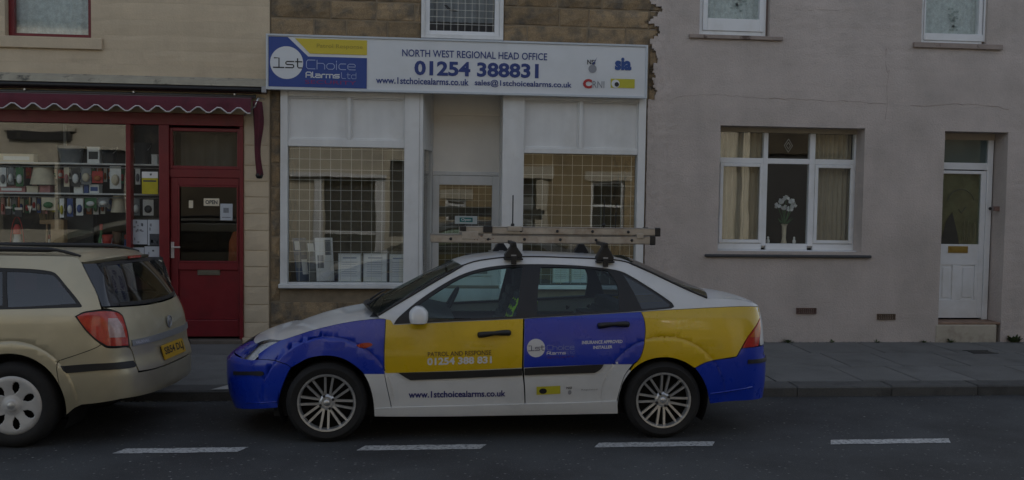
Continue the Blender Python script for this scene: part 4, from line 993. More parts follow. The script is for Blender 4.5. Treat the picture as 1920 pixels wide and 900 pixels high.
def panel(b, name, loop, m, parent, off=0., rim=.016, h=.045, holes=(), ins=.0028, both=True, smooth=True):
    dz_ = max(p[1] for p in loop)-min(p[1] for p in loop)
    if dz_ < .13: h = min(h, .026)
    loop = inset(loop, ins); n = len(loop)
    lo = np.min(loop, 0); hi = np.max(loop, 0)
    gx, gy = np.meshgrid(np.arange(lo[0]+h/2, hi[0], h), np.arange(lo[1]+h/2, hi[1], h)); gx, gy = gx.ravel(), gy.ravel()
    extra = []
    for xc, zc, ro, hh in b.flares:
        for rr in (ro-.011, ro, ro+.011):
            for a in np.arange(-.6, 3.8, .022/ro): extra.append((b.s_at(xc)+rr*math.cos(a), zc+rr*math.sin(a)))
    if extra: gx = np.concatenate([gx, [e[0] for e in extra]]); gy = np.concatenate([gy, [e[1] for e in extra]])
    ok = pip_np(gx, gy, loop) & (segdist(gx, gy, loop) > .010)
    for hl in holes: ok &= ~pip_np(gx, gy, hl) & (segdist(gx, gy, hl) > .008)
    pts = [Vector(p) for p in loop]; edges = [(i, (i+1) % n) for i in range(n)]
    loops = [list(range(n))]
    for hl in holes:
        o = len(pts); k = len(hl); pts += [Vector(p) for p in hl]; edges += [(o+i, o+(i+1) % k) for i in range(k)]; loops.append([o+i for i in range(k)])
    pts += [Vector((x, y)) for x, y in zip(gx[ok], gy[ok])]
    V2, E2, F2, ov, oe, of = delaunay_2d_cdt(pts, edges, [], 1, 1e-5)
    V2 = np.array([tuple(v) for v in V2]); cen = np.array([V2[list(f)].mean(0) for f in F2])
    keep = pip_np(cen[:, 0], cen[:, 1], loop)
    for hl in holes: keep &= ~pip_np(cen[:, 0], cen[:, 1], hl)
    F = []
    for f, k in zip(F2, keep):
        if not k: continue
        f = list(f); a = V2[f]; ar = sum(a[i-1][0]*a[i][1]-a[i][0]*a[i-1][1] for i in range(len(f))); F.append(tuple(f) if ar > 0 else tuple(f[::-1]))
    p3 = b.loc(V2[:, 0], V2[:, 1]); n3 = b.nrm(V2[:, 0], V2[:, 1]); p3 = p3+n3*off
    norms = [tuple(v) for v in n3]
    verts = [tuple(v) for v in p3]
    if rim:
        for lp in (loops if rim else []):
            q = np.array([tuple(pts[i]) for i in lp]); a = b.loc(q[:, 0], q[:, 1]); nn = b.nrm(q[:, 0], q[:, 1]); a = a+nn*off; c = a-nn*rim; o = len(verts); k = len(lp)
            verts += [tuple(v) for v in a]+[tuple(v) for v in c]; norms += [(0, 0, 0)]*(2*k)
            for i in range(k):
                j = (i+1) % k; f = (o+i, o+k+i, o+k+j, o+j); F.append(f if lp is loops[0] else f[::-1])
    res = []
    for sgn in ((1, -1) if both else (1,)):
        vv = [(v[0]+b.X0, v[1]*sgn+b.Yc, v[2]) for v in verts]; ff = F if sgn == 1 else [f[::-1] for f in F]
        me = bpy.data.meshes.new(name); me.from_pydata(vv, [], ff); me.materials.append(m)
        me.polygons.foreach_set('use_smooth', [True]*len(ff)); me.update()
        me.normals_split_custom_set_from_vertices([(a[0], a[1]*sgn, a[2]) for a in norms])
        o = bpy.data.objects.new(name, me); COL.objects.link(o); attach(o, parent[0 if sgn == 1 else 1] if isinstance(parent, tuple) else parent); res.append(o)
    return res
def decal(b, name, polys, quad, m, parent, off=.004):
    """quad: pixel corners TL, TR, BR, BL"""
    q = [np.array(b.px(*c)) for c in quad]; v, f = polys
    u, w = v[:, 0:1], v[:, 1:2]; st = (q[3]*(1-u)+q[2]*u)*(1-w)+(q[0]*(1-u)+q[1]*u)*w
    p = b.pt(st[:, 0], st[:, 1], off); mb = MB(); mb.add([tuple(x) for x in p], f); return mb.build(name, m, parent)
def edge_line(b, pxs, n=26, sub=6):
    """a curve on the skin, resampled evenly: local points"""
    st = [b.px(*p) if not isinstance(p[0], str) else (p[1], p[2]) for p in pxs]; st = catmull(st, sub)
    p = b.loc([q[0] for q in st], [q[1] for q in st]); s = np.concatenate([[0], np.cumsum(np.linalg.norm(np.diff(p, axis=0), axis=1))])
    t = np.linspace(0, s[-1], n); return np.stack([np.interp(t, s, p[:, k]) for k in range(3)], 1)
def loft(b, name, e, m, parent, crown, bow, pw=2.2, nv=25, lift=0., thick=0., bp=2.):
    """surface from the near edge e across to its mirror image; crown and bow: functions of 0..1 along the edge"""
    n = len(e); V = np.linspace(-1, 1, nv); rows_ = []
    for i in range(n):
        u = i/(n-1); x, y, z = e[i]; sh = 1-np.abs(V)**pw
        rows_.append([(x+bow(u)*(1-abs(v)**bp)+b.X0, y*(-v)+b.Yc, z+lift+crown(u)*s_) for v, s_ in zip(V, sh)])
    mb = MB(); mb.grid(rows_); o = mb.build(name, m, parent, smooth=True)
    if thick: md = o.modifiers.new('skin', 'SOLIDIFY'); md.thickness = thick; md.offset = 0
    return o
def paint(name, col, metal=0., rough=.35, var=.05, cw=.6):
    return mat(name, col, rough, var, 2.5, metal=metal, coat=cw, spec=.4 if cw < .5 else .5, col2=tuple(c*.82 for c in col), c2scale=2.2, c2lo=.5, c2hi=.8)
m_tyre = mat('tyre_rubber', (.013, .013, .014), .8, .2, 12, .2, 90)
m_well = mat('wheel_well_black', (.006, .006, .006), .95, .1, 5)
m_trim2 = mat('black_plastic_trim', (.014, .014, .016), .5, .15, 8)
m_alloy = mat('dull_alloy', (.56, .57, .58), .36, .14, 14, metal=.75)
m_cabin = mat('dark_cabin_trim', (.022, .024, .028), .8, .15, 5)
m_seat = mat('grey_seat_cloth', (.035, .038, .045), .9, .15, 12)
m_cglass = glass('car_side_glass', .05, (.80, 1.0, .985)); m_dglass = glass('dark_tinted_car_glass', .12, (.30, .36, .40))
m_wglass = glass('windscreen_glass', .05, (.5, .56, .54), top=.35)
m_chrome = mat('dull_chrome', (.30, .31, .32), .42, .06, 8, metal=.5)
m_hub = mat('grey_hubcap_paint', (.52, .52, .52), .45, .12, 10, metal=.3)

def make_wheel(parent, x, y, z, R_, rim_r, side, spokes='alloy', width=.19):
    """side -1: outer face towards -Y"""
    w = empty('wheel', (x, y, z), parent=parent); w.matrix_parent_inverse = WM(parent).inverted()
    s = side; L = lambda pr: [(r, h*s*-1) for r, h in pr]      # h measured inwards from the outer face
    ty = MB().lathe(L([(rim_r, .012), (rim_r+.012, .002), (rim_r+.05, -.004), (R_-.03, .004), (R_-.008, .022), (R_, .045), (R_, width-.045), (R_-.012, width-.02), (rim_r, width)]), (x, y, z), 'y', 48, cap=False)
    ty.build('tyre', m_tyre, w, smooth=True, sharp=40)
    inn = MB().lathe(L([(rim_r+.002, .01), (rim_r-.012, .03), (rim_r-.02, width-.02)]), (x, y, z), 'y', 40, cap=False).lathe(L([(0.0, .075), (rim_r-.015, .085)]), (x, y, z), 'y', 40, cap=False)
    inn.build('brake_drum', m_well, w, smooth=True)
    mb = MB()
    if spokes == 'alloy':
        mb.lathe(L([(rim_r+.004, .016), (rim_r+.002, .0), (rim_r-.012, .002), (rim_r-.020, .022), (rim_r-.02, .05)]), (x, y, z), 'y', 48, cap=False)
        mb.lathe(L([(.0, .03), (.044, .028), (.062, .040), (.06, .07)]), (x, y, z), 'y', 24, cap=False)
        for k in range(8):
            a = math.radians(85+45*k); ca, sa = math.cos(a), math.sin(a)
            for o in (-1, 1):
                c0, c1 = .017, .030; r0, r1 = .05, rim_r-.012; wd = .0088
                pts = []
                for (r, c, d) in ((r0, c0*o, .036), (r1, c1*o, .014)):
                    for dw in (-wd, wd): pts.append((r*ca-(c+dw)*sa, r*sa+(c+dw)*ca, d))
                v = [(x+p[0], y-s*p[2]*1, z+p[1]) for p in pts]+[(x+p[0], y-s*(p[2]+.025), z+p[1]) for p in pts]
                mb.add(v, [(0, 1, 3, 2), (4, 6, 7, 5), (0, 4, 5, 1), (2, 3, 7, 6), (0, 2, 6, 4), (1, 5, 7, 3)])
        mb.build('rim', m_alloy, w, smooth=True, sharp=35)
        for k in range(4): a = math.radians(25+90*k); MB().lathe(L([(.0, .016), (.010, .018), (.011, .034)]), (x+.052*math.cos(a), y, z+.052*math.sin(a)), 'y', 8).build('bolt', m_trim2, w)
        MB().lathe(L([(.0, .015), (.02, .017), (.028, .03)]), (x, y, z), 'y', 16).build('centre_cap', m_alloy, w, smooth=True)
    else:
        # hubcap: a dished disc with seven rounded openings between broad petals
        n = 7; seg = 168; prof = [(.0, .0), (.036, -.004), (.042, .006), (.075, .016), (.10, .014), (.13, .010), (.165, .006), (.19, .004), (rim_r-.004, .008), (rim_r+.006, .02)]
        vs = []; fs = []; rr_ = np.linspace(0, rim_r+.006, 34); prof = [(r, float(np.interp(r, [q[0] for q in prof], [q[1] for q in prof]))) for r in rr_]
        for r, h in prof:
            for k in range(seg): a = 2*math.pi*k/seg; vs.append((x+r*math.cos(a), y-s*h, z+r*math.sin(a)))
        for i in range(len(prof)-1):
            for k in range(seg):
                ph = ((k+.5)/seg*n) % 1; rr = (prof[i][0]+prof[i+1][0])/2
                hw = .21*math.sin(max(0, min(1, (rr-.088)/.092))*math.pi)**.55 if .088 < rr < .18 else 0
                if abs(ph-.5) < hw: continue
                fs.append((i*seg+k, i*seg+(k+1) % seg, (i+1)*seg+(k+1) % seg, (i+1)*seg+k))
        mb.add(vs, fs); o = mb.build('hub_cap', m_hub, w, smooth=True); md = o.modifiers.new('t', 'SOLIDIFY'); md.thickness = .006
        MB().lathe(L([(.0, -.012), (.026, -.010), (.034, -.004)]), (x, y, z), 'y', 18).build('centre_cap', m_alloy, w, smooth=True)
    return w
def wheel_well(b, x, z, R_, parent):
    for sg in (-1, 1):
        mb = MB(); rows_ = []
        for yy in (.79, .45): rows_.append([(b.X0+x+R_*math.cos(a), b.Yc+sg*yy, z+R_*math.sin(a)) for a in np.linspace(-.5, math.pi+.5, 25)])
        mb.grid(rows_); mb.add([rows_[1][k] for k in range(25)], [tuple(range(25))]); mb.build('wheel_arch_liner', m_well, parent)
def seat(mb, x, y, z0, back, w=.24, sgn=1):
    """front seat seen side on: cushion and a leaning back with headrest"""
    mb.box(x-.25*sgn if sgn > 0 else x, x+.25, y-w, y+w, z0, z0+.16)
    for k in range(8): t = k/7; xx = x+.22+.20*t; zz = z0+.12+back*t; mb.box(xx-.07, xx+.06, y-w*(1-.25*t), y+w*(1-.25*t), zz, zz+back/7+.02)
    mb.box(x+.40, x+.50, y-.13, y+.13, z0+.12+back+.05, z0+.12+back+.24)
# ================================================================== the blue, yellow and white saloon
XF = -.646; FWX = .87; WB = 2.615
sal = Body(4.43, .95, 2.5, .56, 4.2,
    B=[(.10, .76), (.22, .815), (.36, .838), (.55, .85), (.68, .848), (.80, .835), (.90, .812), (.97, .79), (1.05, .75), (1.2, .672), (1.33, .60), (1.42, .54), (1.5, .47)],
    xf=[(.1, .10), (.3, .02), (.45, 0), (.56, .0), (.62, .06), (.72, .22), (.82, .42), (.95, .62), (1.5, 1.2)],
    xr=[(.1, -.10), (.3, -.03), (.48, .0), (.60, .0), (.64, -.035), (.75, -.05), (.95, -.09), (1.05, -.15), (1.12, -.26), (1.5, -.9)],
    X0=XF-FWX, Yc=YC+.845, flares=[(.87, .305, .50, .006), (.87+WB, .305, .50, .006)])
car = empty('saloon_car', (sal.X0+2.1, sal.Yc, 0), 'parked four door saloon wrapped in blue, yellow and white company colours', 'car')
p_white = paint('car_white_paint', (.66, .68, .70)); p_blue = paint('car_blue_wrap', (.002, .030, .41), cw=.5, rough=.3); p_yel = paint('car_yellow_wrap', (.62, .42, .0), cw=.7, rough=.3)
f1 = [(526, 637), (550, 630), (575, 622), (606, 613.5), (637, 606.5), (669, 601), (690, 598.5), (712, 597)]           # bonnet shut line
fr_edge = [(723, 598), (722, 625), (720.5, 655), (721, 700), (724, 718), (729, 741), (737, 777)]
arch_f = [(701.5, 777.5), (699, 748), (691, 719), (681, 700), (670, 689.5), (656, 679.5), (638, 671), (619, 667.5), (597, 668), (575.5, 673), (555, 684), (540, 699), (530, 722), (523, 746), (521, 764)]
k_af = 9
PN = lambda *a, **k: panel(sal, *a, **k)
fen = PN('front_wing', outline(sal, [[(538, 683), (513, 675), (484, 672.5)], [(484, 662.6), (505, 648), (526, 637)], f1, [(712, 597), (723, 598)], fr_edge, [(737, 777), (701.5, 777.5)], arch_f[:11], [(555, 684), (546, 688.5), (538, 683)]]), p_blue, car)
# white lower end of the wing
PN('wing_panel', outline(sal, [[(681, 700.5), (721, 700.5)], fr_edge[3:], [(737, 777), (701.5, 777.5)], arch_f[:4]]), p_white, car, off=.0016, rim=.0, ins=.003)
# front bumper: runs round the nose
loop_fb = outline(sal, [[(519.5, 764), (490, 762), (463.5, 759)], ('m', (.42, .20), (.2, .20), (0, .20), (-.2, .20), (-.42, .20)), ('m', (-.6, .64), (-.35, .655), (0, .66), (.35, .655), (.55, .645))])
fbz = sal.px(471, 673.5); ea = sal.px(538, 683); eb = sal.px(520.5, 764)
bl = outline(sal, [('m', (-eb[0], eb[1]), (-.45, .19), (0, .18), (.45, .19), (eb[0], eb[1]))]+[[(521, 763.5), (523, 746), (530, 722), (540, 699), (546, 689)]]+[[(546, 689), (538, 683)], [(538, 683), (513, 675), (484, 672.5), (471, 673.5)]]+[('m', (fbz[0], fbz[1]), (.3, fbz[1]+.012), (0, fbz[1]+.015), (-.3, fbz[1]+.012), (-fbz[0], fbz[1]), (-ea[0], ea[1])), ('m', (-ea[0]-.03, ea[1]-.03), (-eb[0]-.02, .45), (-eb[0], eb[1]))])
PN('front_bumper', bl, p_blue, car, both=False, h=.04)
for nm, q, m_, o_ in (('bumper_strip', [(438, 693), (470, 694.5), (494, 696), (495, 703), (470, 702.5), (438, 701)], m_trim2, .006),):
    a = outline(sal, [q]); PN(nm, a, m_, car, off=o_, rim=.01)
# groove along the bumper's lip
g_ = [sal.px(*v) for v in ((462, 753.5), (490, 754), (520, 752.5))]; pp = sal.pt([v[0] for v in g_], [v[1] for v in g_], .002)
for sg in (1, -1): MB().tube([(p[0], sal.Yc+(p[1]-sal.Yc)*sg, p[2]) for p in pp], .006, 6).build('bumper_lip', p_blue, car, smooth=True)
# nose between the lamps
hz0, hz1 = fbz[1]+.02, sal.px(480, 642)[1]
gs = sal.px(458, 668)[0]; PN('grille_panel', [(-gs, hz0-.02), (gs, hz0-.02), (gs, hz1), (-gs, hz1)], p_blue, car, both=False)
PN('grille', [(-.25, hz0+.03), (.25, hz0+.03), (.28, hz0+.09), (-.28, hz0+.09)], m_trim2, car, both=False, off=.004, rim=.008)
# headlamps
m_lens = glass('lamp_lens', .08, (.95, .97, .98)); m_refl = mat('lamp_reflector', (.78, .80, .82), .3, .22, 14, metal=.1, col2=(.38, .40, .41), c2scale=9)
hl = outline(sal, [[(450, 670.5), (456, 660), (466, 651), (479, 641.5), (494, 636.5), (510, 635)], [(510, 635), (526, 636)], [(526, 637), (505, 648), (482, 662.6), (471, 673)], [(471, 673), (458, 672.5), (450, 670.5)]])
for o in PN('headlight', hl, m_refl, car, off=-.03, rim=.0): pass
PN('headlight_lens', hl, m_lens, car, off=.001, rim=.02)
ind = outline(sal, [[(668, 647.5), (678, 643.6), (694, 643), (698.5, 646), (688, 651.8), (675, 652), (668, 647.5)]]); PN('side_repeater', ind, mat('orange_lens', (.42, .05, .015), .25, .15, 30), car, off=.006, rim=.01, ins=0)
# doors
fd = outline(sal, [[(738, 608.5), (860, 602.5), (981.5, 596.7)], [(981.5, 597), (980.5, 640), (979.5, 690), (983, 728), (984, 768)], [(984, 768), (860, 774), (737, 777)], fr_edge[::-1], [(723, 598), (733, 600), (738, 608.5)]])
d1 = PN('front_door', fd, p_white, car)
vy = outline(sal, [[(738, 608.5), (860, 602.5), (981.5, 596.7)], [(981.5, 597), (980.5, 640), (979.2, 690)], [(979.2, 690), (860, 695.5), (721, 700.5)], fr_edge[3::-1], [(723, 598), (733, 600), (738, 608.5)]])
PN('vinyl_wrap', vy, p_yel, tuple(d1), off=.003, rim=0, ins=.0032)
re_ = [(1202, 584), (1207.5, 598), (1210, 614), (1209, 635), (1206, 655), (1201, 669), (1194, 678), (1186, 683.5)]
rdo = outline(sal, [[(983, 597), (1090, 590.5), (1202, 584)], re_, [(1186, 683.5), (1172, 703), (1163, 728), (1157, 751)], [(1157, 751), (1155, 765)], [(1155, 765), (1070, 767), (985, 768)], [(985, 768), (984, 728), (981.5, 690), (982, 640), (983, 597)]])
d2 = PN('rear_door', rdo, p_white, car)
vb_ = outline(sal, [[(983, 597), (1090, 590.5), (1202, 584)], re_, [(1186, 683.5), (1134, 683.6)], [(1134, 683.6), (1060, 686.5), (981.5, 690)], [(981.5, 690), (982, 640), (983, 597)]])
PN('vinyl_wrap', vb_, p_blue, tuple(d2), off=.003, rim=0, ins=.0032)
# sill
PN('sill_skirt', outline(sal, [[(703, 765), (737, 763), (860, 760), (984, 756.5), (1070, 754.5), (1157, 751)], [(1157, 751), (1158, 774)], [(1158, 774), (984, 777), (860, 779), (737, 779.5), (702, 779)], [(702, 779), (703, 765)]]), p_white, car, off=.010, rim=.03, ins=.001)
# rubbing strips
for q, dd in (([[(747, 698.8), (760, 707.5), (770, 712.5)], [(770, 712.5), (880, 708), (979, 703.5)], [(979, 703.5), (979, 690.5)], [(979, 690.5), (860, 695.6), (747, 698.8)]], d1), ([[(983, 690), (1060, 686.3), (1132, 683)], [(1132, 683), (1126, 692), (1115, 698.8)], [(1115, 698.8), (1050, 701), (983, 703.3)], [(983, 703.3), (983, 690)]], d2)):
    PN('rubbing_strip', outline(sal, q), m_trim2, tuple(dd), off=.012, rim=.014, ins=.001)
# rear wing
arch_r = [(1158, 774), (1160, 745), (1166, 722), (1177.5, 702), (1195, 686), (1215, 675.5), (1238, 670.5), (1261, 671.5), (1284.4, 679), (1302, 690), (1316, 708), (1325, 728), (1329, 745), (1330.6, 758)]
qz = [(1206.4, 583.5), (1255, 580), (1284, 578.6), (1342, 575.5), (1394, 573.4), (1422, 572.8)]
PN('rear_wing', outline(sal, [qz, [(1422, 572.8), (1424, 582), (1424.5, 593.6)], [(1424.5, 593.6), (1403, 630), (1381, 668.7)], [(1381, 668.7), (1354, 673), (1325, 679), (1303, 690)], arch_r[9:2:-1], [(1177.5, 702), (1188, 684)], [(1188, 684), (1195, 678)]+re_[5::-1], [(1202, 584), (1206.4, 583.5)]]), p_yel, car)
PN('wing_panel', outline(sal, [[(1180, 693), (1172, 704), (1164, 728), (1158, 752), (1156, 774)], [(1156, 774), (1160, 745), (1166, 722), (1178, 702), (1184, 695)], [(1184, 695), (1180, 693)]]), p_white, car, rim=.01, ins=.001)
# rear bumper round the tail
pr = [sal.px(*v) for v in ((1391, 653.5), (1421, 648.8))]; zb_lo = sal.px(1331, 757)
S_ = sal.S; mr = lambda v: (2*S_-v[0], v[1])
rb_top = [(1303, 690), (1325, 679), (1354, 673), (1381, 668.7), (1386, 661), (1391, 653.5), (1405, 651.5), (1420, 649.3)]
tp = [sal.px(*v) for v in rb_top]; ar = [sal.px(*v) for v in arch_r[:8:-1]]
lowz = sal.px(1371, 752)[1]
ar = [sal.px(*v) for v in ((1331, 757), (1329, 745), (1325, 728), (1316, 708), (1303, 690))]
ztl = tp[-1][1]
rb = [('m', (2*S_-ar[0][0], ar[0][1]), (2*S_-ar[0][0]-.2, lowz), (S_, lowz-.01), (ar[0][0]+.2, lowz), (ar[0][0], ar[0][1])), ('m', *ar), ('m', *tp), ('m', tp[-1], (S_-.3, ztl), (S_, ztl), (S_+.3, ztl), mr(tp[-1])), ('m', *[mr(v) for v in tp[::-1]]), ('m', *[mr(v) for v in ar[::-1]])]
PN('rear_bumper', outline(sal, rb), p_blue, car, both=False, h=.04)
st0 = sal.px(1402, 675)[0]; 0 and print('ST', st0, sal.S, sal.px(1415, 681), sal.px(1415, 673.5), sal.px(1425,606), sal.px(1438,680)); sz0, sz1 = sal.px(1415, 681)[1], sal.px(1415, 673.5)[1]
PN('bumper_strip', outline(sal, [('m', (st0, sz0), (2*S_-st0, sz0)), ('m', (2*S_-st0, sz1), (st0, sz1))]), m_trim2, car, both=False, off=.007, rim=.012, ins=0)
g_ = [sal.px(*v) for v in ((1332, 738), (1371, 732.5), (1410, 725))]; pp = sal.pt([v[0] for v in g_], [v[1] for v in g_], .002)
for sg in (1, -1): MB().tube([(p[0], sal.Yc+(p[1]-sal.Yc)*sg, p[2]) for p in pp], .007, 6).build('bumper_lip', p_blue, car, smooth=True)
# tail lamps
tl = outline(sal, [[(1424.5, 593.6), (1403, 630), (1391, 653)], [(1391, 653), (1421.5, 648.5)], [(1421.5, 648.5), (1425.5, 625), (1424.5, 593.6)]])
PN('tail_light', tl, mat('red_lamp_lens', (.42, .012, .012), .18, .12, 20, coat=.6), car, off=.003, rim=.02)
am = outline(sal, [[(1420, 607), (1405, 632)], [(1405, 632), (1423, 631)], [(1423, 631), (1423.5, 612), (1420, 607)]]); PN('indicator_lens', am, mat('amber_lamp_lens', (.45, .10, .012), .18, .12, 20, coat=.6), car, off=.005, rim=.004, ins=0)
tli = sal.px(1424.5, 625)
# boot face between the lamps
btop = sal.px(1422.5, 573)
PN('boot_face', outline(sal, [('m', (tli[0], ztl+.004), (2*S_-tli[0], ztl+.004)), ('m', (2*S_-tli[0], btop[1]), (tli[0], btop[1]))]), p_white, car, both=False)
# white body side above the waist: pillars and cant rail, with the window opening cut out
dlo_top = [(738, 608), (744, 598), (752, 590), (780, 566), (820, 538), (860, 515.5), (890, 504.5), (920, 498), (960, 494), (1000, 493), (1060, 494.4), (1100, 497), (1134, 501), (1164, 506.5), (1185, 517), (1208, 531), (1240, 552), (1260, 566.5)]
dlo_bot = [(1260, 566.5), (1264, 574), (1258, 578)]
dlo = outline(sal, [dlo_top, dlo_bot, [(1258, 578), (1202, 583), (1090, 590), (981, 596.5), (860, 602.2), (738, 608)]])
rail_top = [(712, 597), (709, 591), (740, 572), (780, 548), (820, 524), (850, 507), (868, 496)]
roof_e = [(868, 496), (890, 488.5), (920, 483.5), (946, 480.6), (980, 479.3), (1020, 479.6), (1060, 481), (1116, 483.2), (1152, 485.4), (1172, 488.8), (1184, 493)]
rs_e = [(1184, 493), (1220, 509), (1260, 528.5), (1300, 547), (1326, 558)]
bl_e = [(1326, 558), (1352, 558.5), (1384, 561), (1406, 565), (1422, 572)]
hole = inset(dlo, -.001)
side = outline(sal, [[(712, 597), (723, 598), (738, 609)], [(738, 609), (860, 603), (981, 597), (1090, 590.5), (1206.4, 583.5)], qz, [(1422, 572.5), (1422, 572)], bl_e[::-1], rs_e[::-1], roof_e[::-1], rail_top[::-1]])
PN('body_side', side, p_white, car, holes=[inset(dlo, .0)], ins=.001, rim=.012)
# windows: black surround, then glass
gf = outline(sal, [[(776, 577), (800, 560), (826, 542), (862, 520.5), (890, 509.5), (920, 503), (950, 499.5), (980, 498)], [(980, 498), (975, 540), (968, 592)], [(968, 592), (880, 597), (801, 601)], [(801, 601), (785, 592), (776, 577)]])
gb = outline(sal, [[(1014, 498.5), (1072, 499.5), (1110, 502), (1140, 506)], [(1140, 506), (1152, 522), (1159, 540), (1161, 580)], [(1161, 580), (1085, 585), (1007, 590)], [(1007, 590), (1009, 540), (1014, 498.5)]])
gq = outline(sal, [[(1168, 512.5), (1208, 536), (1240, 557.5), (1256, 570)], [(1256, 570), (1254, 574.5)], [(1254, 574.5), (1204, 579)], [(1204, 579), (1188, 546), (1168, 512.5)]])
PN('window_surround', dlo, m_trim2, car, holes=[gf, gb, gq], off=-.003, rim=.02, ins=.001)
PN('window_glass', gf, m_cglass, tuple(d1), off=-.008, rim=0, ins=-.002); PN('window_glass', gb, m_cglass, tuple(d2), off=-.008, rim=0, ins=-.002)
PN('quarter_glass', gq, m_dglass, car, off=-.004, rim=0, ins=-.002)
# bonnet, windscreen, roof, rear screen, boot lid
hl_e = [(480, 642), (494, 637), (510, 635), (526, 637)]
BW = float(sal.loc(0, sal.px(480, 642)[1])[0][0]-sal.loc(*sal.px(480, 642))[0][0])
e_b = edge_line(sal, hl_e+f1[1:], 30)
loft(sal, 'bonnet', e_b, p_white, car, lambda u: .022*min(1, .2+2*u), lambda u: BW*(1-u)**2-.02*u, bp=2.6)
e_w = edge_line(sal, rail_top[1:], 20)
e_c = np.array([e_b[-1]+(e_w[0]-e_b[-1])*t for t in np.linspace(0, 1, 5)]); 
loft(sal, 'scuttle', e_c, m_trim2, car, lambda u: .03+.01*u, lambda u: -.02-.13*u)
loft(sal, 'windscreen', e_w, m_wglass, car, lambda u: .018+.006*u, lambda u: -.13*(1-u)-.06*u)
ws = np.array([e_w[0]+(e_w[-1]-e_w[0])*t for t in (0, .03)])
e_r = edge_line(sal, roof_e, 30); loft(sal, 'roof', e_r, p_white, car, lambda u: .016+.012*math.sin(math.pi*u), lambda u: -.07*(1-u)+.05*u, pw=2.6)
e_s = edge_line(sal, rs_e, 16); loft(sal, 'rear_screen', e_s, m_dglass, car, lambda u: .05-.01*u, lambda u: .05+.07*u)
e_l = edge_line(sal, bl_e, 18); loft(sal, 'boot_lid', e_l, p_white, car, lambda u: .026*(1-u*.7), lambda u: .12*(1-u)+.06*u)
# screen rubber edges
for e_, nm in ((e_w, 'screen_trim'), (e_s, 'screen_trim'), (e_r, 'roof_gutter')):
    for sg in (1, -1): MB().tube([(p[0]+sal.X0, sal.Yc+p[1]*sg, p[2]+.002) for p in e_], .006 if nm == 'roof_gutter' else .009, 6).build(nm, m_trim2, car, smooth=True)
# wipers
for yy, ln in ((-.35, .55), (.2, .5)):
    a = Vector((sal.X0+e_w[0][0]-.10, sal.Yc+yy, e_w[0][2]+.045)); MB().tube([a, a+Vector((.06, .25, .03)), a+Vector((.11, ln, .045))], .009, 6).build('wiper', m_trim2, car, smooth=True)
# wheels and wells
for xw, mat_off in ((FWX, 0), (FWX+WB, 0)):
    for sg in (-1, 1): make_wheel(car, sal.X0+xw, sal.Yc+sg*.838, .305, .307, .218, sg)
    wheel_well(sal, xw, .31, .372, car)
# handles
def handle(b, pts_px, parent, r=.021):
    st = [b.px(*p) for p in pts_px]; st = catmull(st, 3); n = len(st); offs = [.004+.030*math.sin(math.pi*i/(n-1))**.6 for i in range(n)]
    p = [tuple(b.pt(s_, z_, o_)[0]) for (s_, z_), o_ in zip(st, offs)]; rr = [r*(.75+.35*abs(math.cos(math.pi*i/(n-1)))) for i in range(n)]
    for sg in (1, -1): MB().tube([(q[0], b.Yc+(q[1]-b.Yc)*sg, q[2]) for q in p], rr, 10).build('handle', m_trim2, parent[0 if sg == 1 else 1], smooth=True)
def dish(b, c, rx, rz, m, parent):
    s0, z0 = b.px(*c); lp = [(s0+rx*math.cos(t), z0+rz*math.sin(t)) for t in np.linspace(0, math.pi, 14)]; lp = lp[::-1]
    panel(b, 'handle_recess', outline(b, [('m', *lp)]), m, parent, off=.004, rim=.006, ins=0)
dish(sal, (925, 624), .075, .035, p_yel, tuple(d1)); dish(sal, (1148, 607), .075, .035, p_blue, tuple(d2))
handle(sal, [(898, 628), (912, 627), (926, 625.5), (940, 624.5), (955, 624)], tuple(d1)); handle(sal, [(1122, 611), (1136, 610), (1149, 609), (1163, 608.5), (1177, 608)], tuple(d2))
# mirror
mp_ = sal.px(784, 596); base = sal.pt(*sal.px(776, 603))[0]
for sg in (1, -1):
    c = Vector((P(785, 590, sal.Yc-.92).x, sal.Yc-.93*(1 if sg == 1 else -1), P(785, 590, sal.Yc-.92).z))
    mb = MB(); rows_ = []
    for i in range(9):
        t = i/8; zz = c.z-.056+.118*t; hw = .072*(1-(max(0, t-.55)/.45)**2*.62)*(1-.10*max(0, .2-t)/.2); row = []
        for k in range(17):
            a = 2*math.pi*k/16; ca, sa = math.cos(a), math.sin(a)
            row.append((c.x+hw*math.copysign(abs(ca)**.7, ca), c.y+.10*math.copysign(abs(sa)**.7, sa)*(1-.35*t*t)-0, zz))
        rows_.append(row)
    mb.grid(rows_); mb.add(rows_[0][:-1], [tuple(range(15, -1, -1))]); mb.add(rows_[-1][:-1], [tuple(range(16))]); mo = mb.build('door_mirror', p_white, car, smooth=True, sharp=60)
    bx('mirror_base', c.x-.045, c.x+.05, min(c.y, sal.Yc-.80*sg), max(c.y, sal.Yc-.80*sg), c.z-.075, c.z-.045, m_trim2, mo, .012)
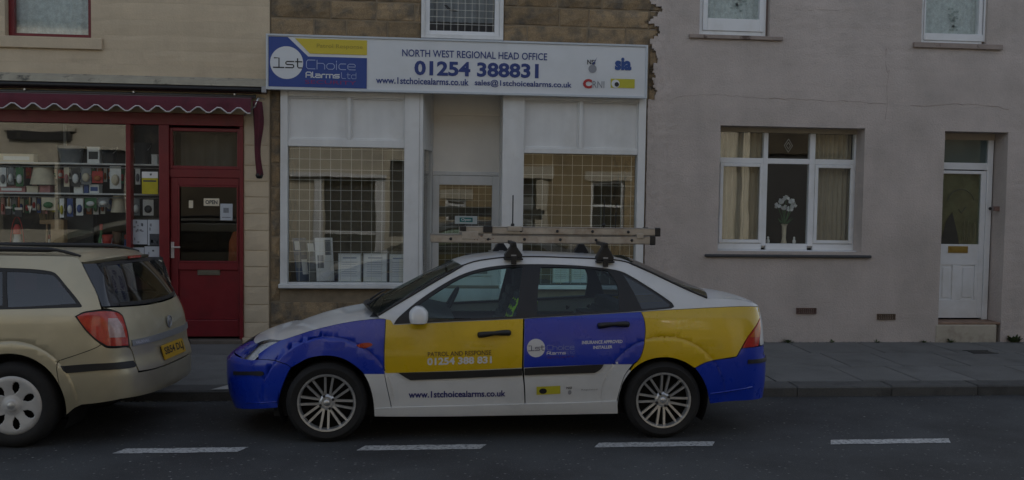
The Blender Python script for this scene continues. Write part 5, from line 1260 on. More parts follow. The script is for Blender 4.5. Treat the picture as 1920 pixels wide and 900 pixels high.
# lettering on the flank
m_cw = mat('white_vinyl_letters', (.62, .63, .66), .4, .03); m_cb = mat('blue_vinyl_letters', (.015, .02, .16), .4, .03); m_cd = mat('dark_vinyl_letters', (.10, .055, .015), .4, .03)
m_cp = mat('pale_blue_vinyl', (.20, .24, .46), .4, .03)
D = lambda polys, q, m, par=None, off=.0038: decal(sal, 'lettering', polys, q, m, par or d1[0], off)
D(text_polys('PATROL AND RESPONSE', .02), [(802, 660), (921, 656.5), (921, 665.5), (802, 668.5)], m_cd)
D(text_polys('01254 388 831', .035), [(801, 671), (922, 667.5), (922, 681), (801, 685)], m_cw)
D(text_polys('www.1stchoicealarms.co.uk', .025), [(766, 733.5), (948, 731.5), (948, 743), (766, 746)], m_cb)
cc = sal.px(1005, 652.5); rr_ = abs(sal.px(1022, 652)[0]-cc[0]); PN('logo_disc', [(cc[0]+rr_*math.cos(t), cc[1]+rr_*math.sin(t)) for t in np.linspace(0, 2*math.pi, 33)[:-1]], m_cw, d2[0], off=.0034, rim=0, ins=0, both=False)
D(stroke_polys('1st', .14, .22), [(990, 648), (1021, 646.5), (1021, 657), (990, 658.5)], mat('navy_vinyl', (.03, .03, .10), .4), d2[0], .0055)
D(stroke_polys('Choice', .11, .24), [(1025, 647), (1077, 645), (1077, 655.5), (1025, 657)], m_cp, d2[0]); D(stroke_polys('Alarms', .2, .25), [(1025, 659), (1061, 658), (1061, 664), (1025, 665.5)], m_cw, d2[0]); D(stroke_polys('Ltd', .1, .25), [(1063, 658), (1078, 657), (1078, 663.5), (1063, 664)], m_cp, d2[0])
D(text_polys('SECURITY', .0), [(1026, 668.5), (1077, 667), (1077, 670.5), (1026, 672)], mat('dull_magenta_vinyl', (.10, .015, .12), .4), d2[0])
D(text_polys('INSURANCE APPROVED', .03), [(1091, 639), (1167, 637), (1167, 643), (1091, 645.5)], m_cw, d2[0]); D(text_polys('INSTALLER', .03), [(1112, 648.5), (1148, 647.5), (1148, 653), (1112, 654.5)], m_cw, d2[0])
sq = ([(0, 0), (1, 0), (1, 1), (0, 1)], [(0, 1, 2, 3)]); sq = (np.array(sq[0], float), sq[1])
D(sq, [(1006, 725), (1050.5, 723), (1050.5, 738), (1006, 740)], m_lime, d2[0]); cc = sal.px(1018, 733); PN('emblem', [(cc[0]+.03*math.cos(t), cc[1]+.022*math.sin(t)) for t in np.linspace(0, 6.28, 17)[:-1]], m_dark, d2[0], off=.0055, rim=0, ins=0, both=False)
D(text_polys('NSI', .02), [(1062, 725), (1072, 724.5), (1072, 729), (1062, 729.5)], m_dark, d2[0]); cc = sal.px(1068, 735.5); PN('emblem', [(cc[0]+.014*math.cos(t), cc[1]+.018*math.sin(t)) for t in np.linspace(0, 6.28, 17)[:-1]], m_gry, d2[0], off=.0045, rim=0, ins=0, both=False)
D(text_polys('Regulated', .0), [(1090, 729), (1120, 728), (1120, 732), (1090, 733)], m_gry, d2[0])
# cabin and underside
cb = MB(); X = lambda x: sal.X0+x; Y = lambda y: sal.Yc+y
cb.box(X(.45), X(3.75), Y(-.62), Y(.62), .165, .45); cb.box(X(1.30), X(3.05), Y(-.76), Y(.76), .22, .40)
for sg in (-1, 1): cb.box(X(1.28), X(3.02), Y(sg*.74-.03), Y(sg*.74+.03), .38, .86)
cb.box(X(3.02), X(3.2), Y(-.62), Y(.62), .38, .90); cb.box(X(1.2), X(1.32), Y(-.7), Y(.7), .38, .9); cb.box(X(.45), X(.55), Y(-.5), Y(.5), .3, .7)
cb.build('cabin_tub', m_cabin, car)
MB().prism([(X(1.05), .86), (X(1.75), .88), (X(1.85), .94), (X(1.55), 1.0), (X(1.2), .96)], Y(-.70), Y(.70)).build('dashboard', m_cabin, car, bev=.02)
MB().prism([(X(3.15), .86), (X(3.9), .92), (X(3.9), .97), (X(3.15), .93)], Y(-.60), Y(.60)).build('parcel_shelf', m_cabin, car)
for sg in (-1, 1): mb = MB(); seat(mb, X(2.0), Y(sg*.36), .42, .50); mb.build('front_seat', m_seat, car, bev=.03)
mb = MB(); mb.box(X(2.7), X(3.1), Y(-.6), Y(.6), .42, .56)
for k in range(6): t = k/5; mb.box(X(3.02)+.16*t, X(3.14)+.16*t, Y(-.62+.06*t), Y(.62-.06*t), .52+.42*t, .62+.42*t)
mb.build('rear_seat', m_seat, car, bev=.02)
# steering wheel on the far side
th = np.linspace(0, 2*math.pi, 25); sx, sz = X(1.82), .93
MB().tube([(sx+.10*math.sin(t)*.9, Y(.36)+.185*math.cos(t), sz+.17*math.sin(t)) for t in th], .016, 8, cap=False).tube([(sx, Y(.19), sz), (sx, Y(.53), sz)], .018, 6).tube([(sx, Y(.36), sz), (sx-.2, Y(.36), sz-.14)], .03, 8).build('steering_wheel', m_cabin, car, smooth=True)
mt_ = sal.Yc
MB().box(X(1.78), X(1.80), Y(-.12), Y(.12), 1.27, 1.33).build('inside_mirror', m_trim2, car, bev=.01)
# yellow safety vest over the back of the front passenger seat
mb = MB(); rows_ = []
for k in range(9):
    t = k/8; xx = X(2.0)+.22+.20*t+.075+.012*math.sin(t*9); zz = .42+.14+.50*t
    rows_.append([(xx+.012*math.sin(j*1.7+t*3)+.012, Y(-.36)-.27*(1-.28*t)+.54*(1-.28*t)*j/10, zz) for j in range(11)])
t1 = rows_[-1]; rows_.append([(p[0]-.13, p[1], p[2]+.06) for p in t1]); rows_.append([(p[0]-.20, p[1], p[2]-.08) for p in t1]); rows_.append([(p[0]-.27, p[1], p[2]-.30) for p in t1])
mb.grid(rows_); o = mb.build('safety_vest', mat('hi_vis_yellow_green', (.32, .50, .02), .8, .15, 10, .3, 40), smooth=True); md = o.modifiers.new('cloth', 'SOLIDIFY'); md.thickness = .008
tag(o, 'yellow green safety vest draped over the front seat of the saloon', 'safety vest')
# ================================================================== the gold estate car in front of it
GY = -4.45
gwx = P(21, 764, GY).x
est = Body(4.515, .95, 2.5, .46, 3.2,
    B=[(.10, .78), (.22, .83), (.36, .86), (.55, .876), (.70, .876), (.84, .866), (.95, .850), (1.02, .825), (1.12, .785), (1.25, .73), (1.38, .67), (1.46, .625), (1.55, .56)],
    xf=[(.1, .10), (.3, .02), (.45, 0), (.56, .0), (.64, .06), (.72, .14), (.82, .28), (.95, .45), (1.6, 1.0)],
    xr=[(.1, -.12), (.25, -.05), (.38, -.0), (.52, .0), (.58, -.012), (.64, -.035), (.75, -.045), (.9, -.075), (.97, -.105), (1.02, -.13), (1.2, -.23), (1.36, -.34), (1.46, -.42), (1.6, -.6)],
    X0=gwx-3.603, Yc=GY+.866, flares=[(.90, .317, .47, .012), (3.603, .317, .47, .012)])
est.fp = 9; est.ang, est.piv = -math.radians(4.2), (gwx, GY)
gc = empty('estate_car', (est.X0+3, est.Yc, 0), 'parked gold estate car with a large red tail light and yellow rear plate', 'car')
p_gold = paint('car_gold_paint', (.50, .45, .32), metal=.5, rough=.4)
GP = lambda *a, **k: panel(est, *a, **k); sa = est.s_at; S2 = 2*est.S; mrg = lambda v: (S2-v[0], v[1]); epx = est.px
g_arch = [(0, 671), (12, 670.5), (34.7, 672.5), (61, 682.7), (82.7, 702.7), (98.7, 726.7), (109, 748), (117, 764)]
wc = (3.603, .317); ra = epx(98.7, 726.7); R_a = .385
def arc(xc, zc, r, a0, a1, n=14): return [(sa(xc)+r*math.cos(a), zc+r*math.sin(a)) for a in np.linspace(a0, a1, n)]
roofp = [(153, 491.5), (147, 483.5), (138, 480), (90, 478.3), (40, 477.4), (0, 476.8)]
rz0 = epx(0, 476.8)
rr_pts = [epx(*v) for v in roofp]
front_roof = [(sa(2.6), rz0[1]+.005), (sa(2.1), rz0[1]-.02), (sa(1.75), rz0[1]-.10)]
hood = [(sa(1.05), .97), (sa(.7), .90), (sa(.35), .80), (sa(.12), .70)]
tl_left = [(141, 593.5), (150, 605), (159.5, 618.6), (178, 637), (190, 646)]
seam = [(109, 677), (145, 665), (181, 651.5), (190, 646)]
dpil = [(190.7, 580), (182, 551), (169, 524), (153, 491.5)]
zs_ = .24
side = outline(est, [('m', (sa(.18), zs_+.1), (sa(.45), zs_)), ('m', *arc(.90, .317, .375, math.pi+.15, -.15)), ('m', (sa(1.32), zs_-.02), (sa(2.3), zs_-.03), (sa(3.2), zs_-.02)), ('m', *arc(*wc, R_a, math.pi+.12, .42)), [(106, 692), (109, 677)], seam, tl_left[::-1], [(141, 593.5), (155.6, 585.6), (173, 582.5), (190.7, 580)], dpil, roofp, ('m', rz0, *front_roof), ('m', front_roof[-1], (sa(1.35), 1.18), hood[0]), ('m', *hood), ('m', hood[-1], (sa(.08), .5), (sa(.18), zs_+.1))])
wt = [(0, 501), (28, 502), (55.6, 503.3), (80, 505.5), (95.6, 508)]
w0 = epx(0, 501); wb0 = epx(0, 580.5)
gdlo = outline(est, [('m', (sa(1.22), wb0[1]+.02), (sa(1.55), w0[1]-.13), (sa(1.9), w0[1]-.02), (sa(2.4), w0[1]+.01), w0), wt, [(95.6, 508), (104.4, 512), (124.4, 535.6), (144.4, 560), (153, 572)], [(153, 572), (153.5, 575), (150, 576.5)], [(150, 576.5), (100, 578), (50, 579.5), (0, 580.5)], ('m', wb0, (sa(2.0), wb0[1]+.01), (sa(1.22), wb0[1]+.02))])
GP('body_side', side, p_gold, gc, holes=[gdlo], rim=.016)
gg = outline(est, [[(12, 508), (50, 509.5), (92, 513.5)], [(92, 513.5), (101, 517), (121, 541), (143, 569)], [(143, 569), (80, 573), (14, 576)], [(14, 576), (12, 540), (12, 508)]])
gg2 = outline(est, [('m', (epx(4, 508)[0], w0[1]-.025), (sa(2.0), w0[1]-.035), (sa(1.4), wb0[1]+.05), (epx(4, 575)[0], wb0[1]+.03))])
GP('window_surround', gdlo, m_trim2, gc, holes=[gg, gg2], off=-.003, rim=.015, ins=.001)
GP('window_glass', gg, m_dglass, gc, off=-.007, rim=0, ins=-.002); GP('window_glass', gg2, m_dglass, gc, off=-.007, rim=0, ins=-.002)
# door shut lines are only out of frame; the visible seam is the bumper's
# tailgate, seen from the near corner across to the far one
gl_n = [(181, 493), (190, 508), (207, 538), (225.6, 573)]
gl_s = [epx(*v) for v in gl_n]; ztop, zbot = gl_s[0][1], gl_s[-1][1]
side_glass = [(153.8, 493), (181, 493)]
GP('tailgate_quarter', outline(est, [side_glass, gl_n, [(225.6, 573), (208, 574.5), (191, 575.5)], [(191, 575.5), (182, 551), (169, 524), (153.8, 493)]]), mat('gloss_black_panel', (.02, .022, .03), .16, .1, 3, coat=.8), gc, off=.002, rim=.012)
gl_loop = outline(est, [('m', *gl_s), ('m', gl_s[-1], (est.S-.3, zbot-.012), (est.S, zbot-.016), (est.S+.3, zbot-.012), mrg(gl_s[-1])), ('m', *[mrg(v) for v in gl_s[::-1]]), ('m', mrg(gl_s[0]), (est.S, ztop+.01), gl_s[0])])
gi_loop = inset(gl_loop, .028)
GP('screen_surround', gl_loop, m_trim2, gc, holes=[gi_loop], both=False, off=.001, rim=.012)
GP('tailgate_glass', gi_loop, m_dglass, gc, both=False, off=-.002, rim=0, ins=-.003, h=.035)
tg_n = [(191, 576), (205, 575), (225.6, 574)]
tgo = [epx(*v) for v in ((193, 577.5), (213, 581.5), (229, 589.5), (236, 609), (241, 630), (243.5, 648), (250.7, 665), (256, 684), (261, 695))]
tgt = [epx(*v) for v in ((193, 577.5), (208, 576), (225.6, 574.5))]
zb = tgo[-1][1]
tg_loop = outline(est, [('m', *tgt), ('m', tgt[-1], (est.S-.3, zbot-.020), (est.S, zbot-.024), (est.S+.3, zbot-.020), mrg(tgt[-1])), ('m', *[mrg(v) for v in tgt[::-1]]), ('m', *[mrg(v) for v in tgo]), ('m', mrg(tgo[-1]), (est.S+.45, zb-.01), (est.S, zb-.012), (est.S-.45, zb-.01), tgo[-1]), ('m', *tgo[::-1])])
tg = GP('tailgate', tg_loop, p_gold, gc, both=False, h=.03, rim=.02)[0]
# tail lamp in red and smoky clear quarters
tlo = outline(est, [[(141.5, 593.3), (155.6, 586), (173, 583), (191, 581.3), (208, 582), (222, 585.5), (229, 591)], [(229, 591), (235.5, 609), (240, 630), (241.5, 649.5)], [(241.5, 649.5), (220, 651), (200, 650.5)], [(200, 650.5), (180, 638), (160, 618.6), (141.5, 593.3)]])
m_red = mat('red_tail_lens', (.40, .022, .015), .16, .25, 16, coat=.7, col2=(.55, .07, .03), c2scale=9, c2lo=.45, c2hi=.7)
tlp = GP('tail_light', tlo, mat('tail_lamp_rubber', (.01, .01, .01), .7), gc, off=.003, rim=.02, ins=-.001)
tli_ = inset(tlo, .010); GP('red_lens', tli_, m_red, tuple(tlp), off=.007, rim=.006, ins=0)
cl = outline(est, [[(202, 597), (219, 597)], [(219, 597), (228, 612), (234, 632)], [(234, 632), (205, 633)], [(205, 633), (202, 615), (202, 597)]]); GP('reversing_lens', cl, mat('smoky_clear_lens', (.42, .27, .26), .15, .25, 20, coat=.6, col2=(.5, .36, .34), c2scale=14), tuple(tlp), off=.0085, rim=.003, ins=0)
# bumper
bsm = [epx(*v) for v in seam]; brt = [epx(*v) for v in ((190, 646), (200, 651.8), (220, 652.5), (242, 651), (250, 666), (255, 685), (260, 697.5))]
bln = [epx(109, 677), epx(106, 692)]; zlo = epx(160, 759)[1]; bend = sa(wc[0])+R_a*math.cos(.42)
bb = outline(est, [('m', *arc(*wc, R_a, -.20, .42, 8)), ('m', *bln[::-1]), ('m', *bsm), ('m', *brt), ('m', brt[-1], (est.S-.3, brt[-1][1]-.008), (est.S, brt[-1][1]-.010), (est.S+.3, brt[-1][1]-.008), mrg(brt[-1])), ('m', *[mrg(v) for v in brt[::-1]]), ('m', *[mrg(v) for v in bsm[::-1]]), ('m', *[mrg(v) for v in arc(*wc, R_a, .42, -.20, 8)]), ('m', mrg((sa(wc[0])+R_a*.98, wc[1]-.076)), (S2-sa(wc[0]+.5), zlo), (est.S, zlo+.012), (sa(wc[0]+.5), zlo), (sa(wc[0])+R_a*.98, wc[1]-.076))])
GP('rear_bumper', bb, p_gold, gc, both=False, h=.035, rim=.02)
GP('rubbing_strip', outline(est, [[(113.5, 686.5), (180, 681.5), (249, 675.8)], [(249, 675.8), (255.5, 684.5)], [(255.5, 684.5), (250, 688.5), (190, 694), (133, 699)], [(133, 699), (123, 698.5), (113.5, 686.5)]]), m_trim2, gc, off=.008, rim=.014, ins=0)
# chrome strip, plate, badge, lettering
cn0, cn1 = epx(247.5, 648), epx(246, 637)
st = GP('chrome_strip', outline(est, [('m', cn0, (est.S, cn0[1]-.004), mrg(cn0)), ('m', mrg(cn1), (est.S, cn1[1]+.002), cn1)]), m_chrome, (tg,), both=False, off=.010, rim=.014, ins=0)[0]
def rear_decal(polys, s0, s1, z0, z1, m, par, off, name='lettering'):
    v, f = polys; q = est.pt(s0+(s1-s0)*v[:, 0], z0+(z1-z0)*v[:, 1], off); return MB().add([tuple(x) for x in q], f).build(name, m, par)
rear_decal(text_polys('VAUXHALL', .03), cn0[0]+.03, cn0[0]+.21, cn0[1]+.010, cn1[1]-.012, mat('pale_embossed_letters', (.50, .51, .60), .4), st, .012)
pz_ = [epx(308, 669)[1], epx(308, 642)[1]]; pzc = (pz_[0]+pz_[1])/2
zp0, zp1 = pzc-.055, pzc+.055
pl = MB(); cxp = est.pt(est.S, pzc)[0]; lean = est.pt(est.S, zp1)[0][0]-est.pt(est.S, zp0)[0][0]
def plate_pt(u, v, d): return (cxp[0]+.012+d+lean*(v-.5), est.Yc-.26+.52*u, zp0+(zp1-zp0)*v)
pl.add([plate_pt(u, v, d) for d in (0, .008) for u, v in ((0, 0), (1, 0), (1, 1), (0, 1))], [(4, 5, 6, 7), (0, 1, 5, 4), (1, 2, 6, 5), (2, 3, 7, 6), (3, 0, 4, 7)])
plo = pl.build('number_plate', mat('yellow_plate', (.55, .32, .012), .45, .08, 10), gc)
v, f = text_polys('SB54 DLJ', .025); MB().add([plate_pt(.06+.88*a, .16+.68*b, .0095) for a, b in v], f).build('lettering', m_dark, plo)
bc = est.pt(est.S, epx(314, 598)[1], .012)[0]
mb = MB(); mb.lathe([(.050, -.006), (.052, .004), (.044, .008), (.040, .003), (.0, .003)], (bc[0], bc[1], bc[2]), 'x', 24).lathe([(.024, .003), (.02, .009), (0, .010)], (bc[0], bc[1], bc[2]), 'x', 12, sx=.5, sy=1.3)
mb.build('round_badge', m_chrome, tg, smooth=True, sharp=50)
# roof, spoiler, rails, bonnet, screen
er = edge_line(est, [('m', *front_roof[-1])]+[('m', *v) for v in front_roof[1::-1]]+roofp[::-1], 36)
loft(est, 'roof', er, p_gold, gc, lambda u: .045-.012*u*u, lambda u: -.10*(1-u)+.05*u**4, pw=2.6)
ep = edge_line(est, [(153, 491.5), (147, 483.5)], 4)
sp = MB(); r3 = []
for k in range(2):
    row = []
    for j in range(21):
        v = -1+j/10; e_ = er[-1]; x = e_[0]+est.X0+.02+(.11)*(1-v*v)**.5+.02; row.append((x-.10*(1-k)-.03*abs(v), est.Yc+e_[1]*(-v)*.985, e_[2]+.030*(1-abs(v)**2.6)+(.010 if k == 0 else .004)))
    r3.append(row)
row = [(p[0]-.02, p[1], p[2]-.028) for p in r3[1]]; r3.append(row); r3.append([(p[0]-.10, p[1], p[2]-.004) for p in row])
sp.grid(r3).build('spoiler', p_gold, gc, smooth=True, sharp=50)
m0 = r3[1][10]; bx('brake_lamp', m0[0]-.01, m0[0]+.006, est.Yc-.13, est.Yc+.13, m0[2]-.024, m0[2]-.004, m_red, gc, .003)
rl_e = edge_line(est, [('m', *front_roof[0])]+[(0, 475), (60, 476), (120, 478), (146, 482)], 24)
for sg in (1, -1):
    pth = [(p[0]+est.X0, est.Yc+(p[1]+.045)*sg, p[2]+.030*min(1, (len(rl_e)-1-i)/3.)+.006) for i, p in enumerate(rl_e)]
    MB().tube(pth, [.020 if i < len(rl_e)-4 else .012 for i in range(len(rl_e))], 8).build('roof_rail', m_trim2, gc, smooth=True)
eh = edge_line(est, [('m', *v) for v in hood[::-1]], 14); loft(est, 'bonnet', eh, p_gold, gc, lambda u: .05, lambda u: -.15*(1-u))
ew = edge_line(est, [('m', *hood[0]), ('m', sa(1.35), 1.18), ('m', *front_roof[-1])], 12); loft(est, 'windscreen', ew, m_wglass, gc, lambda u: .04, lambda u: -.16+.06*u)
fbl = outline(est, [('m', (-sa(.18), .34), (0, .24), (sa(.18), .34)), ('m', (sa(.08), .5), hood[-1]), ('m', hood[-1], (0, .72), (-hood[-1][0], .70)), ('m', (-hood[-1][0], .70), (-sa(.08), .5))])
GP('front_bumper', fbl, p_gold, gc, both=False)
for xw in (.90, 3.603):
    for sg in (-1, 1): make_wheel(gc, est.X0+xw, est.Yc+sg*.862, .317, .319, .213, sg, 'cap', .2)
    wheel_well(est, xw, .317, .395, gc)
cb = MB(); X = lambda x: est.X0+x; Y = lambda y: est.Yc+y
cb.box(X(.3), X(3.9), Y(-.60), Y(.60), .18, .50); cb.box(X(3.9), X(4.25), Y(-.60), Y(.60), .3, .50); cb.box(X(1.30), X(3.1), Y(-.78), Y(.78), .22, .45)
for sg in (-1, 1): cb.box(X(1.25), X(4.2), Y(sg*.745-.03), Y(sg*.745+.03), .74, .93)
cb.box(X(3.1), X(4.3), Y(-.62), Y(.62), .5, .75)
cb.build('cabin_tub', m_cabin, gc)
for sg in (-1, 1): mb = MB(); seat(mb, X(2.05), Y(sg*.37), .46, .50); mb.build('front_seat', m_seat, gc, bev=.03)
mb = MB(); mb.box(X(2.75), X(3.2), Y(-.6), Y(.6), .5, .62)
for k in range(5): t = k/4; mb.box(X(3.1)+.14*t, X(3.22)+.14*t, Y(-.6), Y(.6), .58+.38*t, .70+.38*t)
for yy in (-.38, .38): mb.box(X(3.27), X(3.36), Y(yy-.12), Y(yy+.12), 1.08, 1.26)
mb.build('rear_seat', m_seat, gc, bev=.02)
# both cars stand on the cambered road: the kerb side sits a little lower
def camber(root):
    for o in root.children_recursive:
        if o.type == 'MESH':
            for v in o.data.vertices:
                if v.co.y > YC: v.co.z -= .0316*(v.co.y-YC)
for o in gc.children_recursive:
    if o.type == 'MESH':
        c_, s_ = math.cos(est.ang), math.sin(est.ang)
        for v in o.data.vertices: x, y = v.co.x-gwx, v.co.y-GY; v.co.x, v.co.y = gwx+c_*x-s_*y, GY+s_*x+c_*y
        o.data.update()
camber(car); camber(gc)
for o in bpy.data.objects:
    if o.name.startswith('safety_vest'):
        for v in o.data.vertices: v.co.z -= .0316*max(0, v.co.y-YC)
# ================================================================== roof bars and ladder
LY = sal.Yc-.26
rb_ = empty('roof_bars', (sal.X0+2.3, sal.Yc, 1.42), 'pair of black roof bars clamped across the white saloon roof', 'roof bars')
barz = P(1040, 457, LY).z
rung_m = mat('ladder_aluminium', (.42, .385, .34), .45, .12, 10, metal=.35, col2=(.30, .25, .20), c2scale=8)
for bx_, by_ in ((962, 484), (1133, 489)):
    for sg in (-1, 1):
        yf = sal.Yc+sg*.555; q = P(bx_, by_, sal.Yc-.555); cx = q.x; zb = q.z-(.0316*1.11 if sg > 0 else 0); zt_ = barz-(.0316*1.11 if sg > 0 else 0)
        mb = MB(); mb.prism([(cx-.068, zb), (cx+.068, zb), (cx+.070, zb+.03), (cx+.026, zt_-.01), (cx+.018, zt_+.03), (cx-.018, zt_+.03), (cx-.026, zt_-.01), (cx-.070, zb+.03)], yf-.045, yf+.045)
        mb.build('bar_foot', m_trim2, rb_, bev=.008)
        bx('foot_pad', cx-.075, cx+.075, yf-.055, yf+.05, zb-.012, zb+.002, m_trim2, rb_, .004)
        bx('foot_clip', cx-.022, cx+.022, yf-.062, yf-.045, zb-.045, zb+.02, m_trim2, rb_, .004)
        bx('foot_badge', cx-.02, cx+.02, yf-.052, yf-.044, zb+.022, zb+.03, mat('foot_badge_grey', (.4, .4, .4), .5), rb_)
    MB().prism_axis([(sal.Yc-.62, barz), (sal.Yc+.62, barz-.006), (sal.Yc+.62, barz+.021), (sal.Yc-.62, barz+.027)], 'x', cx-.016, cx+.016).build('cross_bar', m_trim2, rb_, bev=.004)
for (px_, yt, yb, r) in ((962, 366, 424, .0055), (1133, 374, 424, .004), (1155, 385, 424, .003)):
    a, b_ = P(px_, yt, LY+.02), P(px_, yb, LY+.02)
    MB().tube([a, (a.x, a.y, barz+.02)], r, 6).build('clamp_rod', m_trim2, rb_)
    if px_ < 1150: MB().lathe([(0, -.012), (.014, -.01), (.017, .0), (.012, .012), (0, .014)], (a.x, a.y, b_.z+.01), 'z', 10).build('clamp_knob', m_trim2, rb_, smooth=True)
ld = empty('extension_ladder', (sal.X0+2.3, sal.Yc, 1.55), 'worn two section aluminium ladder lying on the saloon roof bars', 'ladder')
def sect(xl, yt, xr, yb, capw, dots, wid, oy):
    r = R(xl, yt, xr, yb, LY); z0, z1 = r[2], r[3]
    for k, yy in enumerate((LY+oy, LY+wid-oy)):
        dz = -.0316*(yy-LY)
        MB().box(r[0], r[1], yy, yy+.012, z0+dz, z1+dz).box(r[0], r[1], yy, yy+.030, z1-.008+dz, z1+.001+dz).box(r[0], r[1], yy, yy+.030, z0-.001+dz, z0+.008+dz).build('stile', rung_m, ld, bev=.002)
        bx('end_cap', r[1]-.004, r[1]+capw, yy-.008, yy+.04, z0-.006+dz, z1+.006+dz, m_trim2, ld, .008)
    for d in dots:
        c = P(d, (yt+yb)/2, LY)
        MB().tube([(c.x, LY+oy-.004, (z0+z1)/2), (c.x, LY+wid-oy+.016, (z0+z1)/2-.0316*wid)], .016, 8).build('rung', rung_m, ld, smooth=True, sharp=40)
        MB().lathe([(0, -.012), (.011, -.010), (.0135, -.002)], (c.x, LY+oy, (z0+z1)/2), 'y', 10).build('rung_end', m_trim2, ld, smooth=True)
sect(866, 426.5, 1229, 440.5, .044, (910, 977, 1045, 1111, 1178), .42, .0)
sect(808, 441.5, 1219, 456.5, .044, (845, 915, 983, 1050, 1117, 1184), .46, -.012)
for (a, b_, c, d, m_) in ((862, 424, 874, 433, m_trim2), (906, 424, 923, 436, m_trim2), (906, 438, 922, 447, rung_m), (866, 434, 897, 448, rung_m), (1193, 438, 1206, 447, rung_m), (952, 424, 978, 433, rung_m)):
    r = R(a, b_, c, d, LY); bx('bracket', r[0], r[1], LY-.022, LY+.01, r[2], r[3], m_, ld, .004)
mr_ = mat('rust_and_paint_drips', (.19, .10, .08), .8, .3, 30)
mb = MB()
for k in range(26):
    c = P(random.uniform(868, 925), random.uniform(436, 452), LY); s = random.uniform(.003, .010); mb.add([(c.x+s*math.cos(a), LY-.0165, c.z+s*.7*math.sin(a)) for a in (0, 1.3, 2.6, 3.9, 5.2)], [(0, 1, 2, 3, 4)])
o = mb.build('paint_splash', mr_, ld); o['kind'] = 'stuff'

# ================================================================== goods in the red shop's window
g_n = {}
def pal(name, c, r=.6, **k): return mat('goods_'+name, c, r, .12, 14, **k)
C_ = dict(black=pal('black', (.035, .037, .04), .4), grey=pal('grey', (.19, .20, .21), .4), white=pal('white', (.80, .80, .78)), cream=pal('cream', (.66, .58, .43)), red=pal('red', (.5, .05, .04)), orange=pal('orange', (.42, .13, .03)),
          blue=pal('blue', (.05, .09, .26)), green=pal('green', (.05, .16, .06)), wood=pal('wood', (.34, .22, .11)), straw=pal('straw', (.40, .31, .17), .9), pink=pal('pink', (.45, .2, .19)), brown=pal('brown', (.13, .07, .04)), yellow=pal('yellow', (.5, .43, .02)), steel=M['steel'])
def put(o, label, cat, group=None): return tag(o, label, cat, group)
shel = empty('display_shelving', (-4.2, .3, 1.2), 'white edged shelves behind the glass of the red shop', 'shelves')
SHY = .16
X0s, X1s = -6.0, P(299, 305, SHY).x
def shelf(py): z = P(150, py, SHY).z; MB().box(X0s, X1s, SHY, SHY+.32, z-.018, z).build('shelf', M['white'], shel, bev=.003); return z
zA, zB = shelf(305.5), shelf(362)
for x in (X0s, P(120, 400, .46).x, X1s-.03): bx('upright', x, x+.03, .46, .49, .95, 3.0, C_['grey'], shel)
for z in (zA-.05, zB-.05): MB().tube([(X0s, SHY+.03, z), (X1s, SHY+.03, z)], .007, 6).build('hanging_rail', M['steel'], shel)
bx('window_bed', SF[0]+.05, p2[0]-.02, .13, .85, zsill-.02, zsill+.01, C_['brown'], shel)
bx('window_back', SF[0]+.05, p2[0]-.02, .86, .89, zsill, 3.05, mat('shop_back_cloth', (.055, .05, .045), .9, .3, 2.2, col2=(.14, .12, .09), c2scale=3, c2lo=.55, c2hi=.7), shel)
def rz(px0, py0, px1, py1, Y): x0, x1, z0, z1 = R(px0, py0, px1, py1, Y); return (x0+x1)/2, x1-x0, z0, z1
def bucket(px, m, label, z=None, Y=.30):
    cx, w, z0, z1 = rz(*px, Y); z0 = z if z is not None else z0; e = empty('bucket', (cx, Y, z0), label, 'bucket'); h = z1-z0; r = min(w/2, .15)
    MB().lathe([(r*.74, 0), (r*.98, h*.93), (r*1.0, h*.94), (r*1.03, h), (r*.95, h), (r*.72, .01)], (cx, Y, z0), 'z', 22, cap=False).lathe([(0, .008), (r*.74, .008)], (cx, Y, z0), 'z', 22, cap=False).build('tub', m, e, smooth=True, sharp=40)
    MB().tube([(cx+r*.98*math.cos(t), Y-r*.5*math.sin(t)-.02, z0+h*.9-h*.35*math.sin(t)) for t in np.linspace(0, math.pi, 12)], .004, 5).build('handle', M['steel'], e, smooth=True)
def carton(px, m, label, z=None, Y=.28, band=None, cat='box', tilt=0):
    cx, w, z0, z1 = rz(*px, Y); z0 = z if z is not None else z0; e = empty('box', (cx, Y, z0), label, cat)
    MB().box(cx-w/2, cx+w/2, Y-.05, Y+.08, z0, z1).build('carton', m, e, bev=.003)
    if band: bx('printed_label', cx-w*.38, cx+w*.38, Y-.0525, Y-.0495, z0+(z1-z0)*.25, z0+(z1-z0)*.72, band, e)
    bx('lid_flap', cx-w/2-.002, cx+w/2+.002, Y-.053, Y+.082, z1-.012, z1+.002, m, e)
def bottle(px, m, label, z, Y=.27, capm=None):
    cx, w, z0, z1 = rz(*px, Y); h = z1-z; r = w/2; e = empty('bottle', (cx, Y, z), label, 'bottle')
    MB().lathe([(r*.9, 0), (r, .01), (r, h*.6), (r*.45, h*.78), (r*.4, h*.88)], (cx, Y, z), 'z', 14).build('flask', m, e, smooth=True, sharp=50)
    MB().lathe([(r*.5, h*.86), (r*.5, h), (0, h)], (cx, Y, z), 'z', 10).build('cap', capm or C_['red'], e)
